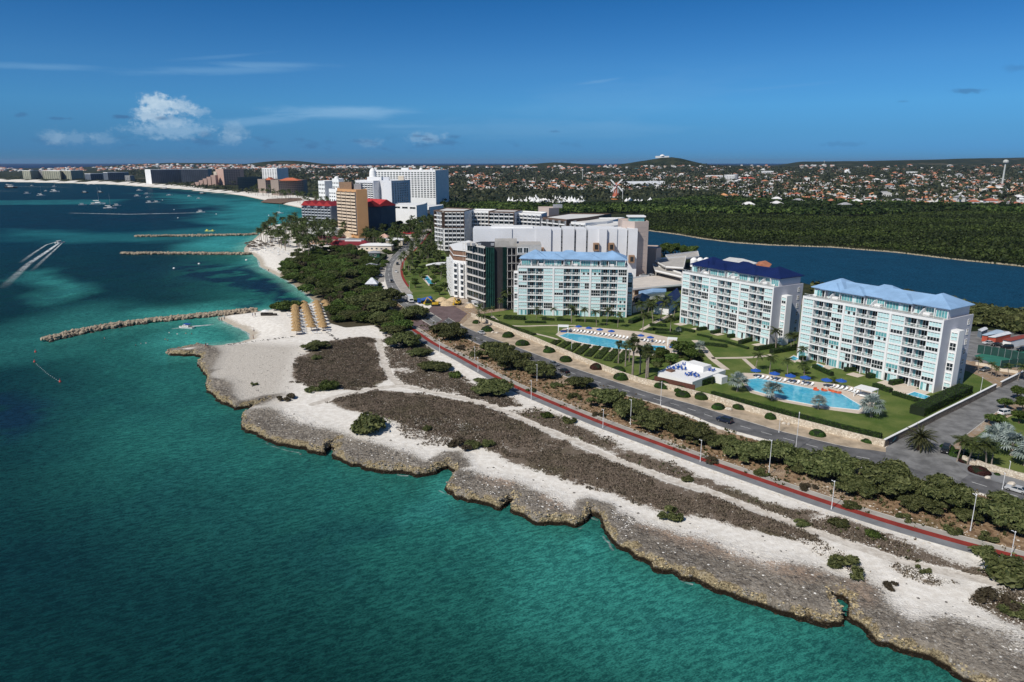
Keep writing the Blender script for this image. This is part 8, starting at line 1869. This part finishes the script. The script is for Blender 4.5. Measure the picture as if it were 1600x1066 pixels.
x, y, z = at(1325, 273); root = empty("church", (x, y, z)); tag(root, "white church with a pointed gable in the town", "church"); MB().box(-9, 9, 0, 26, 0, 9).build("nave", WHITE, root); MB().add([(-10, 0, 9), (10, 0, 9), (0, 0, 22), (-10, 26, 9), (10, 26, 9), (0, 26, 22)], [(0, 1, 2), (3, 5, 4), (0, 2, 5, 3), (1, 4, 5, 2)]).build("roof", WHITE, root); MB().box(-2, 2, -3, 1, 0, 24).build("bell_tower", WHITE, root)
x, y, z = at(1028, 249.6); x, y, z = 960, 4690, float(far_h(np.array([960.]), np.array([4690.]))[0]); root = empty("hilltop_house", (x, y, z - 2)); tag(root, "white building crowning the pointed hill", "building"); MB().box(-42, 42, -10, 10, 0, 13).build("wall", WHITE, root); MB().lathe([(16, 13), (12, 19), (.2, 23)], 12).build("roof", WHITE, root)
HW = [M("house_white", (.72, .71, .69), .7, .06, .1, hue=.1), M("house_cream", (.62, .52, .40), .7, .06, .1, hue=.15), M("house_pink", (.58, .40, .33), .7, .06, .1, hue=.15)]
HR = [M("house_roof_orange", (.50, .21, .11), .8, .15, .1, hue=.3), M("house_roof_white", (.74, .73, .71), .6, .05, .1), M("house_roof_grey", (.36, .36, .37), .7, .1, .1, hue=.2), M("house_roof_teal", (.16, .40, .44), .6, .1, .1)]
FW = M("far_window", (.03, .04, .05), .2, .1)
def house_mesh(k):
    r = random.Random(k); b = MB(); w, d, h = r.uniform(10, 15), r.uniform(7, 10), r.choice((3.4, 3.4, 6.2)); b.box(-w / 2, w / 2, -d / 2, d / 2, -1, h, 0)
    if k % 4 == 3: b.box(-w / 2 - .2, w / 2 + .2, -d / 2 - .2, d / 2 + .2, h, h + .5, 1)
    else: b.hip(-w / 2 - .7, w / 2 + .7, -d / 2 - .7, d / 2 + .7, h + .02, h + r.uniform(1.8, 2.8), None, 1)
    ww = r.uniform(5, 7); b.box(w / 2 - 2 - ww, w / 2 - 2, -d / 2 - 5, -d / 2 - .01, -1, 3.0, 0); b.hip(w / 2 - 2.6 - ww, w / 2 - 1.4, -d / 2 - 5.6, -d / 2 + 2, 3.02, 4.6, None, 1)
    for x in (-w / 2 + 1.2, -w / 2 + 3.4): b.box(x, x + 1.2, -d / 2 - .06, -d / 2, 1, 2.4, 2)
    b.box(w / 2, w / 2 + .06, -1, .4, 1, 2.4, 2)
    return b
HB = [house_mesh(k) for k in range(8)]
KINDS = [("white house with an orange tiled roof in the far town", 0, 0), ("white house with a white roof in the far town", 0, 1), ("cream house with an orange tiled roof in the far town", 1, 0), ("white house with a grey roof in the far town", 0, 2), ("pink house with an orange roof in the far town", 2, 0), ("white house with a teal roof in the far town", 0, 3)]
KW = [32, 32, 13, 11, 11, 1]
rg = random.Random(21); cand = []
def hden(u, v): return vnoise(np.array([u / 34.]), np.array([v / 5.]), 91)[0]
tries = 0
while len(cand) < 3900 and tries < 90000:
    tries += 1; u = rg.uniform(-30, 1640); lo, hi = (259, 328) if u > 1130 else ((260, 297) if u > 690 else ((260, 284) if u > 480 else (258.5, 268)))
    v = lo + (hi - lo) * rg.random() ** (1.0 if u > 690 else 1.3)
    if hden(u, v) < rg.uniform(.24, .74) - (.14 if 285 < v < 322 else 0): continue
    if u > 1380 and v > 300 and rg.random() < .5: continue
    cand.append((u, v))
pos = [(v, u, at(u, v)) for u, v in cand]; pos.sort(key=lambda p: p[2][1]); used_, keep_ = {}, []
for v, u, (x, y, z) in pos:
    key = (int(x / 14), int(y / 14))
    if any((key[0] + i, key[1] + j) in used_ for i in (-1, 0, 1) for j in (-1, 0, 1)) or y > 7500 or y < 1100: continue
    used_[key] = 1; keep_.append((x, y, z))
hm = {}
far_mb = {}
for i, (x, y, z) in enumerate(keep_):
    k = rg.choices(range(6), KW)[0]; lab, wi, ri = KINDS[k]; s = rg.uniform(.95, 1.4) * (1.0 if y < 2500 else 1.25); rz = rg.choice((0, 1.57, 3.14, 4.71)) + rg.uniform(-.4, .4); hb = rg.randrange(8)
    if i < 300:
        key = (hb, k)
        if key not in hm: hm[key] = HB[hb].mesh("house", [HW[wi], HR[ri], FW])
        o = link("house", hm[key], None, (x, y, z), rz, s); tag(o, lab, "house", "houses of the far town")
    else:
        mb = far_mb.setdefault(0, MB()); ca, sa = math.cos(rz) * s, math.sin(rz) * s; b = HB[hb]; base = len(mb.v)
        mb.v += [(x + a * ca - c_ * sa, y + a * sa + c_ * ca, z + e * s) for a, c_, e in b.v]; mb.f += [tuple(q_ + base for q_ in f) for f in b.f]; mb.m += [wi if m == 0 else (3 + ri if m == 1 else 7) for m in b.m]
if 0 in far_mb: tag(far_mb[0].build("town_houses", HW + HR + [FW]), kind='stuff')
if HAZE:
    m_, t_ = newmat("haze_air"); v_ = t_.n("ShaderNodeVolumePrincipled"); v_.inputs['Color'].default_value = (.45, .66, 1, 1); v_.inputs['Density'].default_value = HAZE; v_.inputs['Anisotropy'].default_value = .2
    o_ = t_.n("ShaderNodeOutputMaterial"); t_.t.links.new(v_.outputs[0], o_.inputs['Volume'])
    tag(MB().box(-28000, 28000, -600, 28000, -12, 135).build("haze", m_), kind='stuff')
